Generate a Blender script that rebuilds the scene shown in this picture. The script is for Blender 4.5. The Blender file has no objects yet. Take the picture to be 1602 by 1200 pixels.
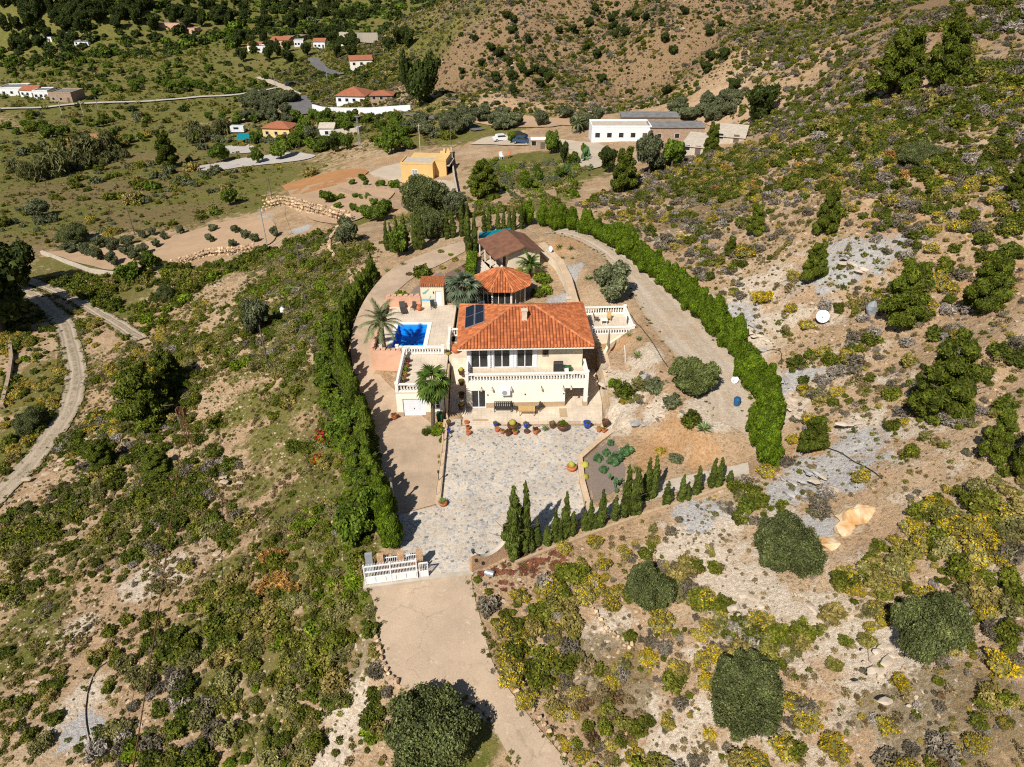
import bpy, math, random
import numpy as np
from mathutils import Vector, Matrix

# ---------------------------------------------------------------- camera, sky, sun, exposure
sc = bpy.context.scene
R = math.radians
F_PX, C_X, C_Y, PITCH, CAM_H = 1111.0, 801.0, 600.0, R(32.3), 42.0
cam_d = bpy.data.cameras.new('camera')
cam_d.sensor_fit = 'HORIZONTAL'; cam_d.sensor_width = 36.0
cam_d.lens = 36.0 * F_PX / 1602.0
cam_d.clip_start = 0.5; cam_d.clip_end = 5000
cam = bpy.data.objects.new('camera', cam_d); sc.collection.objects.link(cam)
cam.location = (0, 0, CAM_H); cam.rotation_euler = (R(90) - PITCH, 0, 0)
sc.camera = cam

SUN_AZ, SUN_EL = 28.0, 46.0        # light travels towards +Y turned SUN_AZ degrees to +X
world = bpy.data.worlds.new('World'); sc.world = world; world.use_nodes = True
wn = world.node_tree.nodes; wn.clear()
w_out = wn.new('ShaderNodeOutputWorld'); w_bg = wn.new('ShaderNodeBackground'); w_sky = wn.new('ShaderNodeTexSky')
w_sky.sky_type = 'NISHITA'; w_sky.sun_disc = False
w_sky.sun_elevation = R(SUN_EL); w_sky.sun_rotation = R(180 + SUN_AZ)
w_sky.altitude = 200; w_sky.air_density = 1.0; w_sky.dust_density = 0.6; w_sky.ozone_density = 1.0
w_bg.inputs[1].default_value = 0.055
world.node_tree.links.new(w_sky.outputs[0], w_bg.inputs[0]); world.node_tree.links.new(w_bg.outputs[0], w_out.inputs[0])
sun_d = bpy.data.lights.new('sun', 'SUN'); sun_d.energy = 4.9; sun_d.angle = R(0.5); sun_d.color = (1.0, 0.95, 0.87)
sun = bpy.data.objects.new('sun', sun_d); sc.collection.objects.link(sun)
sd = Vector((math.sin(R(SUN_AZ)) * math.cos(R(SUN_EL)), math.cos(R(SUN_AZ)) * math.cos(R(SUN_EL)), -math.sin(R(SUN_EL))))
sun.rotation_euler = sd.to_track_quat('-Z', 'Y').to_euler(); sun.location = (-40, -40, 90)
sc.view_settings.view_transform = 'Standard'; sc.view_settings.look = 'None'
sc.view_settings.exposure = 0.27; sc.view_settings.gamma = 1.0; sc.view_settings.use_curve_mapping = False
sc.render.engine = 'CYCLES'
sc.cycles.max_bounces = 6; sc.cycles.diffuse_bounces = 3; sc.cycles.transparent_max_bounces = 8
sc.cycles.caustics_reflective = False; sc.cycles.caustics_refractive = False
sc.cycles.use_denoising = False; sc.cycles.filter_width = 1.15; sc.cycles.sample_clamp_indirect = 4.0

rng = np.random.default_rng(7); random.seed(7)
COL = sc.collection

# ---------------------------------------------------------------- materials
MATS = {}
def nt_new(name):
    m = bpy.data.materials.new(name); m.use_nodes = True
    nt = m.node_tree; b = nt.nodes['Principled BSDF']
    MATS[name] = m
    return m, nt, b
def rgba(c): return (c[0], c[1], c[2], 1.0)
def nmix(nt, fac, a, b, mode='MIX'):
    n = nt.nodes.new('ShaderNodeMix'); n.data_type = 'RGBA'; n.blend_type = mode
    for sock, v in ((n.inputs[0], fac), (n.inputs[6], a), (n.inputs[7], b)):
        if hasattr(v, 'is_linked'): nt.links.new(v, sock)
        elif isinstance(v, (int, float)): sock.default_value = v
        else: sock.default_value = rgba(v)
    return n.outputs[2]
def nmath(nt, op, a, b=None, clamp=False, c=None):
    n = nt.nodes.new('ShaderNodeMath'); n.operation = op; n.use_clamp = clamp
    for i, v in enumerate((a, b, c)):
        if v is None: continue
        if hasattr(v, 'is_linked'): nt.links.new(v, n.inputs[i])
        else: n.inputs[i].default_value = v
    return n.outputs[0]
def nmap(nt, v, a, b, c=0.0, d=1.0, smooth=True):
    n = nt.nodes.new('ShaderNodeMapRange'); n.interpolation_type = 'SMOOTHSTEP' if smooth else 'LINEAR'
    nt.links.new(v, n.inputs[0])
    for i, x in enumerate((a, b, c, d)): n.inputs[i + 1].default_value = x
    return n.outputs[0]
def nnoise(nt, vec, scale, detail=3.0, rough=0.55, dist=0.0, col=False):
    n = nt.nodes.new('ShaderNodeTexNoise'); n.inputs['Scale'].default_value = scale
    n.inputs['Detail'].default_value = detail; n.inputs['Roughness'].default_value = rough; n.inputs['Distortion'].default_value = dist
    nt.links.new(vec, n.inputs['Vector'])
    return n.outputs['Color'] if col else n.outputs['Fac']
def npos(nt): return nt.nodes.new('ShaderNodeNewGeometry').outputs['Position']
def nobj(nt): return nt.nodes.new('ShaderNodeTexCoord').outputs['Object']
def nbump(nt, b, h, strength, dist):
    n = nt.nodes.new('ShaderNodeBump'); n.inputs['Strength'].default_value = strength; n.inputs['Distance'].default_value = dist
    nt.links.new(h, n.inputs['Height']); nt.links.new(n.outputs[0], b.inputs['Normal'])
def plain(name, c1, c2=None, scale=2.0, rough=0.8, bump=0.0, bscale=20.0, metal=0.0, island=0.0, spec=0.3):
    m, nt, b = nt_new(name)
    c2 = c2 or tuple(x * 0.82 for x in c1)
    pos = npos(nt)
    col = nmix(nt, nmap(nt, nnoise(nt, pos, scale, 4), 0.3, 0.7), c1, c2)
    if island:
        g = nt.nodes.new('ShaderNodeNewGeometry')
        v = nmap(nt, g.outputs['Random Per Island'], 0, 1, 1 - island, 1 + island, False)
        col = nmix(nt, 1.0, col, v, 'MULTIPLY')
    nt.links.new(col, b.inputs['Base Color'])
    b.inputs['Roughness'].default_value = rough; b.inputs['Metallic'].default_value = metal
    b.inputs['Specular IOR Level'].default_value = spec
    if bump: nbump(nt, b, nnoise(nt, pos, bscale, 4), bump, 0.03)
    return m
def foliage(name, c1, c2, trans=0.2, vary=0.5, tip=None, rough=0.7):
    m, nt, b = nt_new(name)
    g = nt.nodes.new('ShaderNodeNewGeometry'); oi = nt.nodes.new('ShaderNodeObjectInfo')
    r1 = g.outputs['Random Per Island']
    col = nmix(nt, r1, c1, c2)
    if tip:
        col = nmix(nt, nmap(nt, oi.outputs['Random'], 0.55, 0.95), col, tip)
    v = nmath(nt, 'MULTIPLY_ADD', oi.outputs['Random'], vary, c=1 - vary * 0.5)
    r2 = nmath(nt, 'FRACT', nmath(nt, 'MULTIPLY', r1, 37.13))
    v = nmath(nt, 'MULTIPLY', v, nmap(nt, r2, 0, 1, 0.55, 1.45, False))
    v = nmath(nt, 'MULTIPLY', v, nmap(nt, nnoise(nt, npos(nt), 0.9, 2), 0.3, 0.7, 0.72, 1.3))
    col = nmix(nt, 1.0, col, v, 'MULTIPLY')
    nt.links.new(col, b.inputs['Base Color']); b.inputs['Roughness'].default_value = rough
    b.inputs['Specular IOR Level'].default_value = 0.15
    t = nt.nodes.new('ShaderNodeBsdfTranslucent'); nt.links.new(nmix(nt, 1.0, col, (1.3, 1.35, 0.6), 'MULTIPLY'), t.inputs[0])
    mx = nt.nodes.new('ShaderNodeMixShader'); mx.inputs[0].default_value = trans
    nt.links.new(b.outputs[0], mx.inputs[1]); nt.links.new(t.outputs[0], mx.inputs[2])
    nt.links.new(mx.outputs[0], nt.nodes['Material Output'].inputs[0])
    return m

plain('white_paint', (0.86, 0.80, 0.68), (0.80, 0.73, 0.61), 1.2, 0.85, 0.15, 30)
plain('white_trim', (0.82, 0.79, 0.74), (0.72, 0.69, 0.63), 3, 0.7)
plain('cream_wall', (0.74, 0.64, 0.48), (0.66, 0.56, 0.42), 0.9, 0.9, 0.15, 30)
plain('pure_white', (0.80, 0.80, 0.80), (0.70, 0.70, 0.69), 1.5, 0.8)
plain('salmon_wall', (0.66, 0.39, 0.26), (0.56, 0.32, 0.21), 0.9, 0.9, 0.1, 20)
plain('ochre_wall', (0.68, 0.45, 0.18), (0.60, 0.40, 0.16), 0.5, 0.9)
plain('pale_yellow_wall', (0.72, 0.55, 0.25), (0.64, 0.48, 0.22), 0.7, 0.9)
plain('stone_band', (0.46, 0.33, 0.20), (0.36, 0.26, 0.16), 4, 0.9, 0.3, 25)
plain('dark_glass', (0.012, 0.014, 0.016), (0.03, 0.033, 0.035), 1.5, 0.12, spec=0.6)
plain('window_frame', (0.75, 0.75, 0.78), None, 3, 0.5)
plain('shadow_void', (0.05, 0.04, 0.035), None, 3, 0.9)  # near-black paint standing for shade in rooms, doorways and under the lean-to
plain('black_iron', (0.02, 0.02, 0.022), (0.05, 0.045, 0.04), 12, 0.6)
plain('rattan', (0.035, 0.03, 0.028), (0.07, 0.06, 0.05), 30, 0.7)
plain('pine_wood', (0.52, 0.34, 0.14), (0.42, 0.26, 0.10), 6, 0.6)
plain('weathered_wood', (0.16, 0.12, 0.09), (0.10, 0.08, 0.06), 8, 0.9, 0.3, 30)
plain('bark', (0.13, 0.10, 0.075), (0.07, 0.055, 0.04), 7, 0.95, 0.5, 25)
plain('palm_bark', (0.17, 0.125, 0.085), (0.08, 0.06, 0.04), 9, 0.95, 0.8, 14)
plain('terracotta', (0.52, 0.17, 0.06), (0.42, 0.13, 0.05), 6, 0.8)
plain('brown_pot', (0.13, 0.05, 0.03), (0.09, 0.035, 0.02), 6, 0.5)
plain('blue_pot', (0.015, 0.05, 0.33), (0.02, 0.07, 0.40), 6, 0.25)
plain('chimney_cream', (0.66, 0.54, 0.42), (0.52, 0.42, 0.32), 5, 0.9)
plain('hip_cap', (0.54, 0.20, 0.08), (0.42, 0.14, 0.055), 5, 0.85, island=0.25)
plain('brown_roof', (0.20, 0.092, 0.055), (0.13, 0.062, 0.038), 1.1, 0.85, 0.2, 9)
plain('teal_cover', (0.0, 0.20, 0.24), (0.0, 0.15, 0.19), 2, 0.6)
plain('gravel_dark', (0.25, 0.19, 0.15), (0.17, 0.13, 0.105), 9, 0.95, 0.8, 25)
plain('lava_bed', (0.22, 0.12, 0.085), (0.13, 0.10, 0.09), 0.8, 0.95, 0.6, 40)
plain('galvanised', (0.42, 0.44, 0.46), (0.34, 0.36, 0.38), 5, 0.5, metal=0.4)
plain('rust', (0.22, 0.09, 0.045), (0.13, 0.06, 0.035), 8, 0.9)
plain('concrete_grey', (0.36, 0.33, 0.29), (0.28, 0.255, 0.22), 1.5, 0.95, 0.2, 30)
plain('concrete_pale', (0.52, 0.45, 0.36), (0.42, 0.36, 0.28), 1.2, 0.95, 0.2, 30)
plain('grey_roof', (0.22, 0.215, 0.21), (0.15, 0.145, 0.14), 0.8, 0.9)
plain('old_stone_wall', (0.40, 0.29, 0.20), (0.28, 0.20, 0.14), 2.5, 0.95, 0.5, 6)
plain('red_tile_far', (0.36, 0.13, 0.065), (0.28, 0.10, 0.05), 1.2, 0.9, 0.3, 8)
plain('car_white', (0.75, 0.76, 0.78), None, 2, 0.25, spec=0.6)
plain('car_dark', (0.02, 0.024, 0.03), None, 2, 0.25, spec=0.6)
plain('car_blue', (0.03, 0.07, 0.14), None, 2, 0.25, spec=0.6)
plain('rubber', (0.015, 0.015, 0.015), None, 2, 0.9)
plain('hose_black', (0.02, 0.018, 0.016), None, 2, 0.7)
plain('hose_white', (0.75, 0.73, 0.70), None, 2, 0.6)
plain('green_plastic', (0.02, 0.10, 0.05), None, 2, 0.5)
plain('blue_plastic', (0.02, 0.10, 0.22), None, 2, 0.5)
plain('grey_plastic', (0.30, 0.32, 0.34), None, 2, 0.5)
plain('door_white', (0.72, 0.74, 0.78), (0.66, 0.68, 0.72), 2, 0.5)
plain('sand_boulder', (0.66, 0.52, 0.34), (0.52, 0.29, 0.11), 0.9, 0.95, 0.9, 3)
plain('roof_channel_shade', (0.26, 0.065, 0.02), (0.18, 0.05, 0.02), 1.5, 0.9)  # channel shade between the tile columns, put into the base colour
plain('crag_pale', (0.58, 0.48, 0.37), (0.40, 0.32, 0.24), 0.8, 0.95, 0.9, 3.0)
plain('crag_grey', (0.42, 0.40, 0.375), (0.30, 0.29, 0.275), 0.8, 0.95, 0.9, 3.0)
plain('field_stone', (0.55, 0.38, 0.22), (0.42, 0.30, 0.19), 3, 0.95, 0.5, 8, island=0.35)
plain('pale_rock', (0.50, 0.38, 0.27), (0.38, 0.29, 0.21), 0.6, 0.95, 0.8, 2.5)
plain('mural_blue', (0.22, 0.50, 0.68), None, 3, 0.8)
plain('mural_teal', (0.05, 0.28, 0.30), (0.20, 0.45, 0.40), 3, 0.8)
plain('pool_lining', (0.02, 0.36, 0.92), (0.03, 0.42, 0.95), 1.5, 0.4)
plain('asphalt', (0.16, 0.15, 0.145), (0.12, 0.115, 0.11), 0.6, 0.95)

foliage('leaf_carob', (0.050, 0.072, 0.016), (0.165, 0.175, 0.065), 0.12, 0.3)
foliage('leaf_pine', (0.050, 0.074, 0.006), (0.130, 0.145, 0.015), 0.15, 0.35)
foliage('leaf_dark', (0.024, 0.040, 0.007), (0.062, 0.078, 0.015), 0.12, 0.3)
foliage('leaf_thuja', (0.050, 0.098, 0.004), (0.145, 0.200, 0.010), 0.2, 0.25)
foliage('leaf_cypress', (0.050, 0.075, 0.010), (0.110, 0.130, 0.022), 0.15, 0.3)
foliage('leaf_hedge', (0.045, 0.085, 0.006), (0.140, 0.170, 0.014), 0.18, 0.4)
foliage('leaf_olive', (0.085, 0.100, 0.040), (0.155, 0.165, 0.085), 0.12, 0.35)
foliage('leaf_tamarisk', (0.085, 0.115, 0.026), (0.165, 0.180, 0.060), 0.15, 0.2)
foliage('leaf_orchard', (0.060, 0.105, 0.008), (0.130, 0.170, 0.020), 0.18, 0.5)
foliage('leaf_palm', (0.110, 0.140, 0.050), (0.210, 0.220, 0.105), 0.15, 0.2)
foliage('leaf_palm_green', (0.045, 0.100, 0.012), (0.120, 0.170, 0.025), 0.15, 0.2)
foliage('leaf_palm_blue', (0.080, 0.120, 0.065), (0.170, 0.195, 0.120), 0.15, 0.2)
foliage('leaf_dead', (0.30, 0.20, 0.06), (0.20, 0.13, 0.05), 0.1, 0.3)
foliage('leaf_agave', (0.085, 0.140, 0.040), (0.160, 0.210, 0.070), 0.1, 0.3)
foliage('leaf_cactus', (0.040, 0.100, 0.035), (0.075, 0.140, 0.050), 0.0, 0.2)
foliage('leaf_cactus_gold', (0.22, 0.22, 0.03), (0.34, 0.30, 0.05), 0.0, 0.3)
foliage('shrub_green', (0.070, 0.095, 0.007), (0.180, 0.180, 0.020), 0.15, 0.7, (0.21, 0.165, 0.05))
foliage('shrub_dark', (0.045, 0.070, 0.006), (0.120, 0.130, 0.016), 0.12, 0.5)
foliage('shrub_grey', (0.235, 0.19, 0.14), (0.12, 0.105, 0.062), 0.1, 0.5, (0.25, 0.215, 0.18))
foliage('shrub_olive', (0.150, 0.145, 0.042), (0.24, 0.21, 0.08), 0.12, 0.5)
foliage('shrub_bright', (0.085, 0.140, 0.007), (0.190, 0.235, 0.016), 0.2, 0.5)
foliage('shrub_brown', (0.17, 0.10, 0.045), (0.10, 0.065, 0.03), 0.1, 0.5)
foliage('flower_yellow', (0.56, 0.37, 0.006), (0.42, 0.30, 0.012), 0.15, 0.35)
foliage('shrub_orange', (0.46, 0.25, 0.06), (0.30, 0.17, 0.055), 0.1, 0.4)
foliage('ice_plant', (0.10, 0.115, 0.028), (0.27, 0.060, 0.040), 0.1, 0.5)
foliage('flower_pink', (0.45, 0.05, 0.19), (0.32, 0.04, 0.12), 0.1, 0.3)
foliage('flower_red', (0.45, 0.025, 0.03), (0.30, 0.02, 0.03), 0.1, 0.3)
foliage('dry_grass', (0.26, 0.19, 0.095), (0.17, 0.13, 0.06), 0.15, 0.4)
foliage('cane', (0.16, 0.15, 0.055), (0.095, 0.105, 0.035), 0.15, 0.4)

def roof_mat():
    m, nt, b = nt_new('roof_tile')
    g = nt.nodes.new('ShaderNodeNewGeometry'); pos = g.outputs['Position']
    c = nmix(nt, g.outputs['Random Per Island'], (0.54, 0.170, 0.060), (0.30, 0.090, 0.036))
    st = nmap(nt, nnoise(nt, pos, 0.55, 5, 0.7), 0.52, 0.72)
    c = nmix(nt, nmath(nt, 'MULTIPLY', st, 0.6), c, (0.20, 0.065, 0.035))
    nt.links.new(c, b.inputs['Base Color']); b.inputs['Roughness'].default_value = 0.85
    b.inputs['Specular IOR Level'].default_value = 0.2
    nbump(nt, b, nnoise(nt, pos, 25, 3), 0.3, 0.02)
roof_mat()
def paving_mat():
    m, nt, b = nt_new('crazy_paving')
    pos = npos(nt)
    wob = nt.nodes.new('ShaderNodeVectorMath'); wob.operation = 'MULTIPLY_ADD'
    nt.links.new(nnoise(nt, pos, 3.0, 2, col=True), wob.inputs[0]); wob.inputs[1].default_value = (0.18, 0.18, 0); nt.links.new(pos, wob.inputs[2])
    v1 = nt.nodes.new('ShaderNodeTexVoronoi'); v1.inputs['Scale'].default_value = 3.8; nt.links.new(wob.outputs[0], v1.inputs['Vector'])
    v2 = nt.nodes.new('ShaderNodeTexVoronoi'); v2.feature = 'DISTANCE_TO_EDGE'; v2.inputs['Scale'].default_value = 3.8; nt.links.new(wob.outputs[0], v2.inputs['Vector'])
    sep = nt.nodes.new('ShaderNodeSeparateColor'); nt.links.new(v1.outputs['Color'], sep.inputs[0])
    cr = nt.nodes.new('ShaderNodeValToRGB'); nt.links.new(sep.outputs[0], cr.inputs[0])
    e = cr.color_ramp; e.interpolation = 'CONSTANT'
    for i, (p, c) in enumerate(((0, (0.35, 0.335, 0.315)), (0.18, (0.50, 0.45, 0.39)), (0.36, (0.57, 0.46, 0.34)), (0.54, (0.22, 0.215, 0.205)), (0.61, (0.60, 0.53, 0.43)), (0.80, (0.44, 0.41, 0.38)), (0.91, (0.53, 0.41, 0.28)))):
        if i < 2: el = e.elements[i]; el.position = p
        else: el = e.elements.new(p)
        el.color = rgba(c)
    c = nmix(nt, 0.35, cr.outputs[0], nnoise(nt, pos, 14, 3), 'OVERLAY')
    mort = nmap(nt, v2.outputs['Distance'], 0.03, 0.09)
    c = nmix(nt, mort, (0.62, 0.54, 0.44), c)
    big = nmap(nt, nnoise(nt, pos, 0.25, 3), 0.3, 0.7, 0.78, 1.0)
    c = nmix(nt, 1.0, c, big, 'MULTIPLY')
    nt.links.new(c, b.inputs['Base Color']); b.inputs['Roughness'].default_value = 0.8
    nbump(nt, b, nmath(nt, 'MULTIPLY', mort, 1.0), 0.5, 0.02)
paving_mat()
def slab_mat(name, c1, c2, mortar, w, h, stain=0.0):
    m, nt, b = nt_new(name)
    pos = npos(nt)
    br = nt.nodes.new('ShaderNodeTexBrick'); nt.links.new(pos, br.inputs['Vector'])
    br.offset = 0.0; br.inputs['Scale'].default_value = 1.0; br.inputs['Brick Width'].default_value = w; br.inputs['Row Height'].default_value = h
    br.inputs['Mortar Size'].default_value = 0.012; br.inputs['Color1'].default_value = rgba(c1); br.inputs['Color2'].default_value = rgba(c2); br.inputs['Mortar'].default_value = rgba(mortar)
    v = nmap(nt, nnoise(nt, pos, 0.45, 5, 0.65), 0.3, 0.75, 1.08, 0.82 - stain)
    c = nmix(nt, 1.0, br.outputs[0], v, 'MULTIPLY')
    v = nmap(nt, nnoise(nt, pos, 9, 4, 0.7), 0.25, 0.75, 0.88, 1.1)
    c = nmix(nt, 1.0, c, v, 'MULTIPLY')
    nt.links.new(c, b.inputs['Base Color']); b.inputs['Roughness'].default_value = 0.85; b.inputs['Specular IOR Level'].default_value = 0.2
def road_mat():
    m, nt, b = nt_new('road_concrete')
    pos = npos(nt)
    c = nmix(nt, nmap(nt, nnoise(nt, pos, 0.35, 5, 0.65), 0.3, 0.7), (0.46, 0.345, 0.24), (0.38, 0.285, 0.20))
    c = nmix(nt, nmath(nt, 'MULTIPLY', nmap(nt, nnoise(nt, pos, 0.9, 5, 0.75), 0.56, 0.7), 0.6), c, (0.30, 0.23, 0.165))
    c = nmix(nt, nmath(nt, 'MULTIPLY', nmap(nt, nnoise(nt, pos, 1.7, 4, 0.7, 1.0), 0.60, 0.68), 0.6), c, (0.55, 0.45, 0.34))
    wob = nt.nodes.new('ShaderNodeVectorMath'); wob.operation = 'MULTIPLY_ADD'
    nt.links.new(nnoise(nt, pos, 1.5, 3, col=True), wob.inputs[0]); wob.inputs[1].default_value = (0.9, 0.9, 0); nt.links.new(pos, wob.inputs[2])
    vo = nt.nodes.new('ShaderNodeTexVoronoi'); vo.feature = 'DISTANCE_TO_EDGE'; vo.inputs['Scale'].default_value = 0.28; nt.links.new(wob.outputs[0], vo.inputs['Vector'])
    cr = nmath(nt, 'MULTIPLY', nmap(nt, vo.outputs['Distance'], 0.016, 0.004), nmap(nt, nnoise(nt, pos, 0.5, 2), 0.45, 0.6))
    c = nmix(nt, nmath(nt, 'MULTIPLY', cr, 0.28), c, (0.16, 0.12, 0.085))
    v = nmap(nt, nnoise(nt, pos, 14, 4, 0.75), 0.25, 0.75, 0.80, 1.18)
    c = nmix(nt, 1.0, c, v, 'MULTIPLY')
    nt.links.new(c, b.inputs['Base Color']); b.inputs['Roughness'].default_value = 0.9; b.inputs['Specular IOR Level'].default_value = 0.15
    nbump(nt, b, nnoise(nt, pos, 18, 4, 0.7), 0.4, 0.02)
road_mat()
slab_mat('terrace_tile', (0.66, 0.55, 0.42), (0.60, 0.50, 0.39), (0.48, 0.40, 0.32), 0.45, 0.45)
slab_mat('drive_concrete', (0.47, 0.345, 0.235), (0.44, 0.325, 0.225), (0.42, 0.31, 0.215), 0.30, 0.30, 0.05)
slab_mat('stone_coping', (0.62, 0.45, 0.29), (0.54, 0.39, 0.25), (0.46, 0.35, 0.25), 0.35, 0.35)

def brick_wall_mat():
    m, nt, b = nt_new('rubble_facing')
    pos = npos(nt)
    mp = nt.nodes.new('ShaderNodeMapping'); mp.inputs['Scale'].default_value = (1, 1, 1.7); nt.links.new(pos, mp.inputs[0])
    v1 = nt.nodes.new('ShaderNodeTexVoronoi'); v1.inputs['Scale'].default_value = 3.2; nt.links.new(mp.outputs[0], v1.inputs['Vector'])
    v2 = nt.nodes.new('ShaderNodeTexVoronoi'); v2.feature = 'DISTANCE_TO_EDGE'; v2.inputs['Scale'].default_value = 3.2; nt.links.new(mp.outputs[0], v2.inputs['Vector'])
    sep = nt.nodes.new('ShaderNodeSeparateColor'); nt.links.new(v1.outputs['Color'], sep.inputs[0])
    c = nmix(nt, sep.outputs[0], (0.52, 0.31, 0.16), (0.42, 0.22, 0.10))
    e = nmap(nt, v2.outputs['Distance'], 0.02, 0.08)
    c = nmix(nt, e, (0.58, 0.44, 0.31), c)
    nt.links.new(c, b.inputs['Base Color']); b.inputs['Roughness'].default_value = 0.9
    nbump(nt, b, e, 0.7, 0.04)
brick_wall_mat()
def dirt_mat(name, c1, c2, c3):
    m, nt, b = nt_new(name)
    pos = npos(nt)
    c = nmix(nt, nmap(nt, nnoise(nt, pos, 0.35, 5, 0.65), 0.3, 0.7), c1, c2)
    c = nmix(nt, nmap(nt, nnoise(nt, pos, 6.0, 5, 0.7), 0.5, 0.75), c, c3)
    v = nmap(nt, nnoise(nt, pos, 22, 4, 0.7), 0.25, 0.75, 0.85, 1.15)
    c = nmix(nt, 1.0, c, v, 'MULTIPLY')
    nt.links.new(c, b.inputs['Base Color']); b.inputs['Roughness'].default_value = 0.95; b.inputs['Specular IOR Level'].default_value = 0.1
    nbump(nt, b, nnoise(nt, pos, 5, 6, 0.7), 0.6, 0.08)
def track_mat(name, c1, c2, c3, mid, amt):
    m, nt, b = nt_new(name)
    pos = npos(nt); at_ = nt.nodes.new('ShaderNodeAttribute'); at_.attribute_name = 'across'; t = at_.outputs['Fac']
    c = nmix(nt, nmap(nt, nnoise(nt, pos, 0.35, 5, 0.65), 0.3, 0.7), c1, c2)
    c = nmix(nt, nmap(nt, nnoise(nt, pos, 4.0, 5, 0.75), 0.5, 0.68), c, c3)
    d = nmath(nt, 'ABSOLUTE', nmath(nt, 'SUBTRACT', t, 0.5))
    midm = nmath(nt, 'MULTIPLY', nmap(nt, d, 0.17, 0.03), nmap(nt, nnoise(nt, pos, 1.2, 5, 0.75), 0.42, 0.58))
    edgm = nmath(nt, 'MULTIPLY', nmap(nt, d, 0.36, 0.5), nmap(nt, nnoise(nt, pos, 1.0, 5, 0.75), 0.40, 0.55))
    c = nmix(nt, nmath(nt, 'MULTIPLY', nmath(nt, 'MAXIMUM', midm, edgm), amt), c, mid)
    v = nmap(nt, nnoise(nt, pos, 16, 4, 0.75), 0.25, 0.75, 0.75, 1.22)
    c = nmix(nt, 1.0, c, v, 'MULTIPLY')
    nt.links.new(c, b.inputs['Base Color']); b.inputs['Roughness'].default_value = 0.95; b.inputs['Specular IOR Level'].default_value = 0.1
    h = nmath(nt, 'ADD', nmath(nt, 'MULTIPLY', nmap(nt, nmath(nt, 'ABSOLUTE', nmath(nt, 'SUBTRACT', d, 0.25)), 0.0, 0.12), 0.6), nnoise(nt, pos, 5, 6, 0.75))
    nbump(nt, b, h, 0.8, 0.15)
track_mat('dirt_track', (0.43, 0.345, 0.25), (0.36, 0.285, 0.205), (0.48, 0.41, 0.32), (0.22, 0.18, 0.10), 0.8)
track_mat('yard_dirt', (0.44, 0.32, 0.21), (0.50, 0.41, 0.31), (0.56, 0.51, 0.45), (0.38, 0.29, 0.20), 0.6)
dirt_mat('pale_track', (0.50, 0.41, 0.31), (0.44, 0.36, 0.27), (0.52, 0.45, 0.36))
dirt_mat('plough_soil', (0.43, 0.29, 0.18), (0.37, 0.25, 0.155), (0.47, 0.34, 0.22))
dirt_mat('pale_gravel', (0.46, 0.42, 0.37), (0.40, 0.36, 0.32), (0.52, 0.48, 0.43))
dirt_mat('red_soil', (0.40, 0.20, 0.085), (0.34, 0.165, 0.07), (0.43, 0.25, 0.12))
def water_mat():
    m, nt, b = nt_new('pool_water')
    nt.nodes.remove(b)
    t = nt.nodes.new('ShaderNodeBsdfTransparent'); t.inputs[0].default_value = (0.55, 0.86, 1.0, 1)
    g = nt.nodes.new('ShaderNodeBsdfGlossy'); g.inputs['Roughness'].default_value = 0.05
    bm_ = nt.nodes.new('ShaderNodeBump'); bm_.inputs['Strength'].default_value = 0.15; bm_.inputs['Distance'].default_value = 0.05
    nt.links.new(nnoise(nt, npos(nt), 3.0, 2), bm_.inputs['Height']); nt.links.new(bm_.outputs[0], g.inputs['Normal'])
    fr = nt.nodes.new('ShaderNodeFresnel'); fr.inputs[0].default_value = 1.33
    mx = nt.nodes.new('ShaderNodeMixShader'); nt.links.new(fr.outputs[0], mx.inputs[0]); nt.links.new(t.outputs[0], mx.inputs[1]); nt.links.new(g.outputs[0], mx.inputs[2])
    nt.links.new(mx.outputs[0], nt.nodes['Material Output'].inputs[0])
water_mat()
def solar_mat():
    m, nt, b = nt_new('solar_cell')
    pos = nobj(nt)
    br = nt.nodes.new('ShaderNodeTexBrick'); nt.links.new(pos, br.inputs['Vector']); br.offset = 0
    br.inputs['Scale'].default_value = 1; br.inputs['Brick Width'].default_value = 0.17; br.inputs['Row Height'].default_value = 0.17; br.inputs['Mortar Size'].default_value = 0.006
    br.inputs['Color1'].default_value = (0.008, 0.012, 0.024, 1); br.inputs['Color2'].default_value = (0.010, 0.015, 0.03, 1); br.inputs['Mortar'].default_value = (0.05, 0.06, 0.08, 1)
    nt.links.new(br.outputs[0], b.inputs['Base Color']); b.inputs['Roughness'].default_value = 0.5; b.inputs['Specular IOR Level'].default_value = 0.2
solar_mat()

# ---------------------------------------------------------------- mesh helpers
def np_mesh(name, V, faces, mats, midx=None, smooth=False):
    me = bpy.data.meshes.new(name)
    V = np.asarray(V, dtype=np.float32)
    if isinstance(faces, np.ndarray):
        nf, k = faces.shape
        me.vertices.add(len(V)); me.vertices.foreach_set('co', V.ravel())
        me.loops.add(nf * k); me.loops.foreach_set('vertex_index', faces.ravel().astype(np.int32))
        me.polygons.add(nf); me.polygons.foreach_set('loop_start', np.arange(0, nf * k, k, dtype=np.int32))
        me.polygons.foreach_set('loop_total', np.full(nf, k, dtype=np.int32))
    else:
        me.from_pydata([tuple(v) for v in V], [], faces)
    for m in (mats if isinstance(mats, (list, tuple)) else [mats]):
        me.materials.append(MATS[m])
    if midx is not None: me.polygons.foreach_set('material_index', np.asarray(midx, dtype=np.int32))
    me.polygons.foreach_set('use_smooth', np.full(len(me.polygons), bool(smooth)))
    me.update(calc_edges=True); me.validate()
    return me

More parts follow.
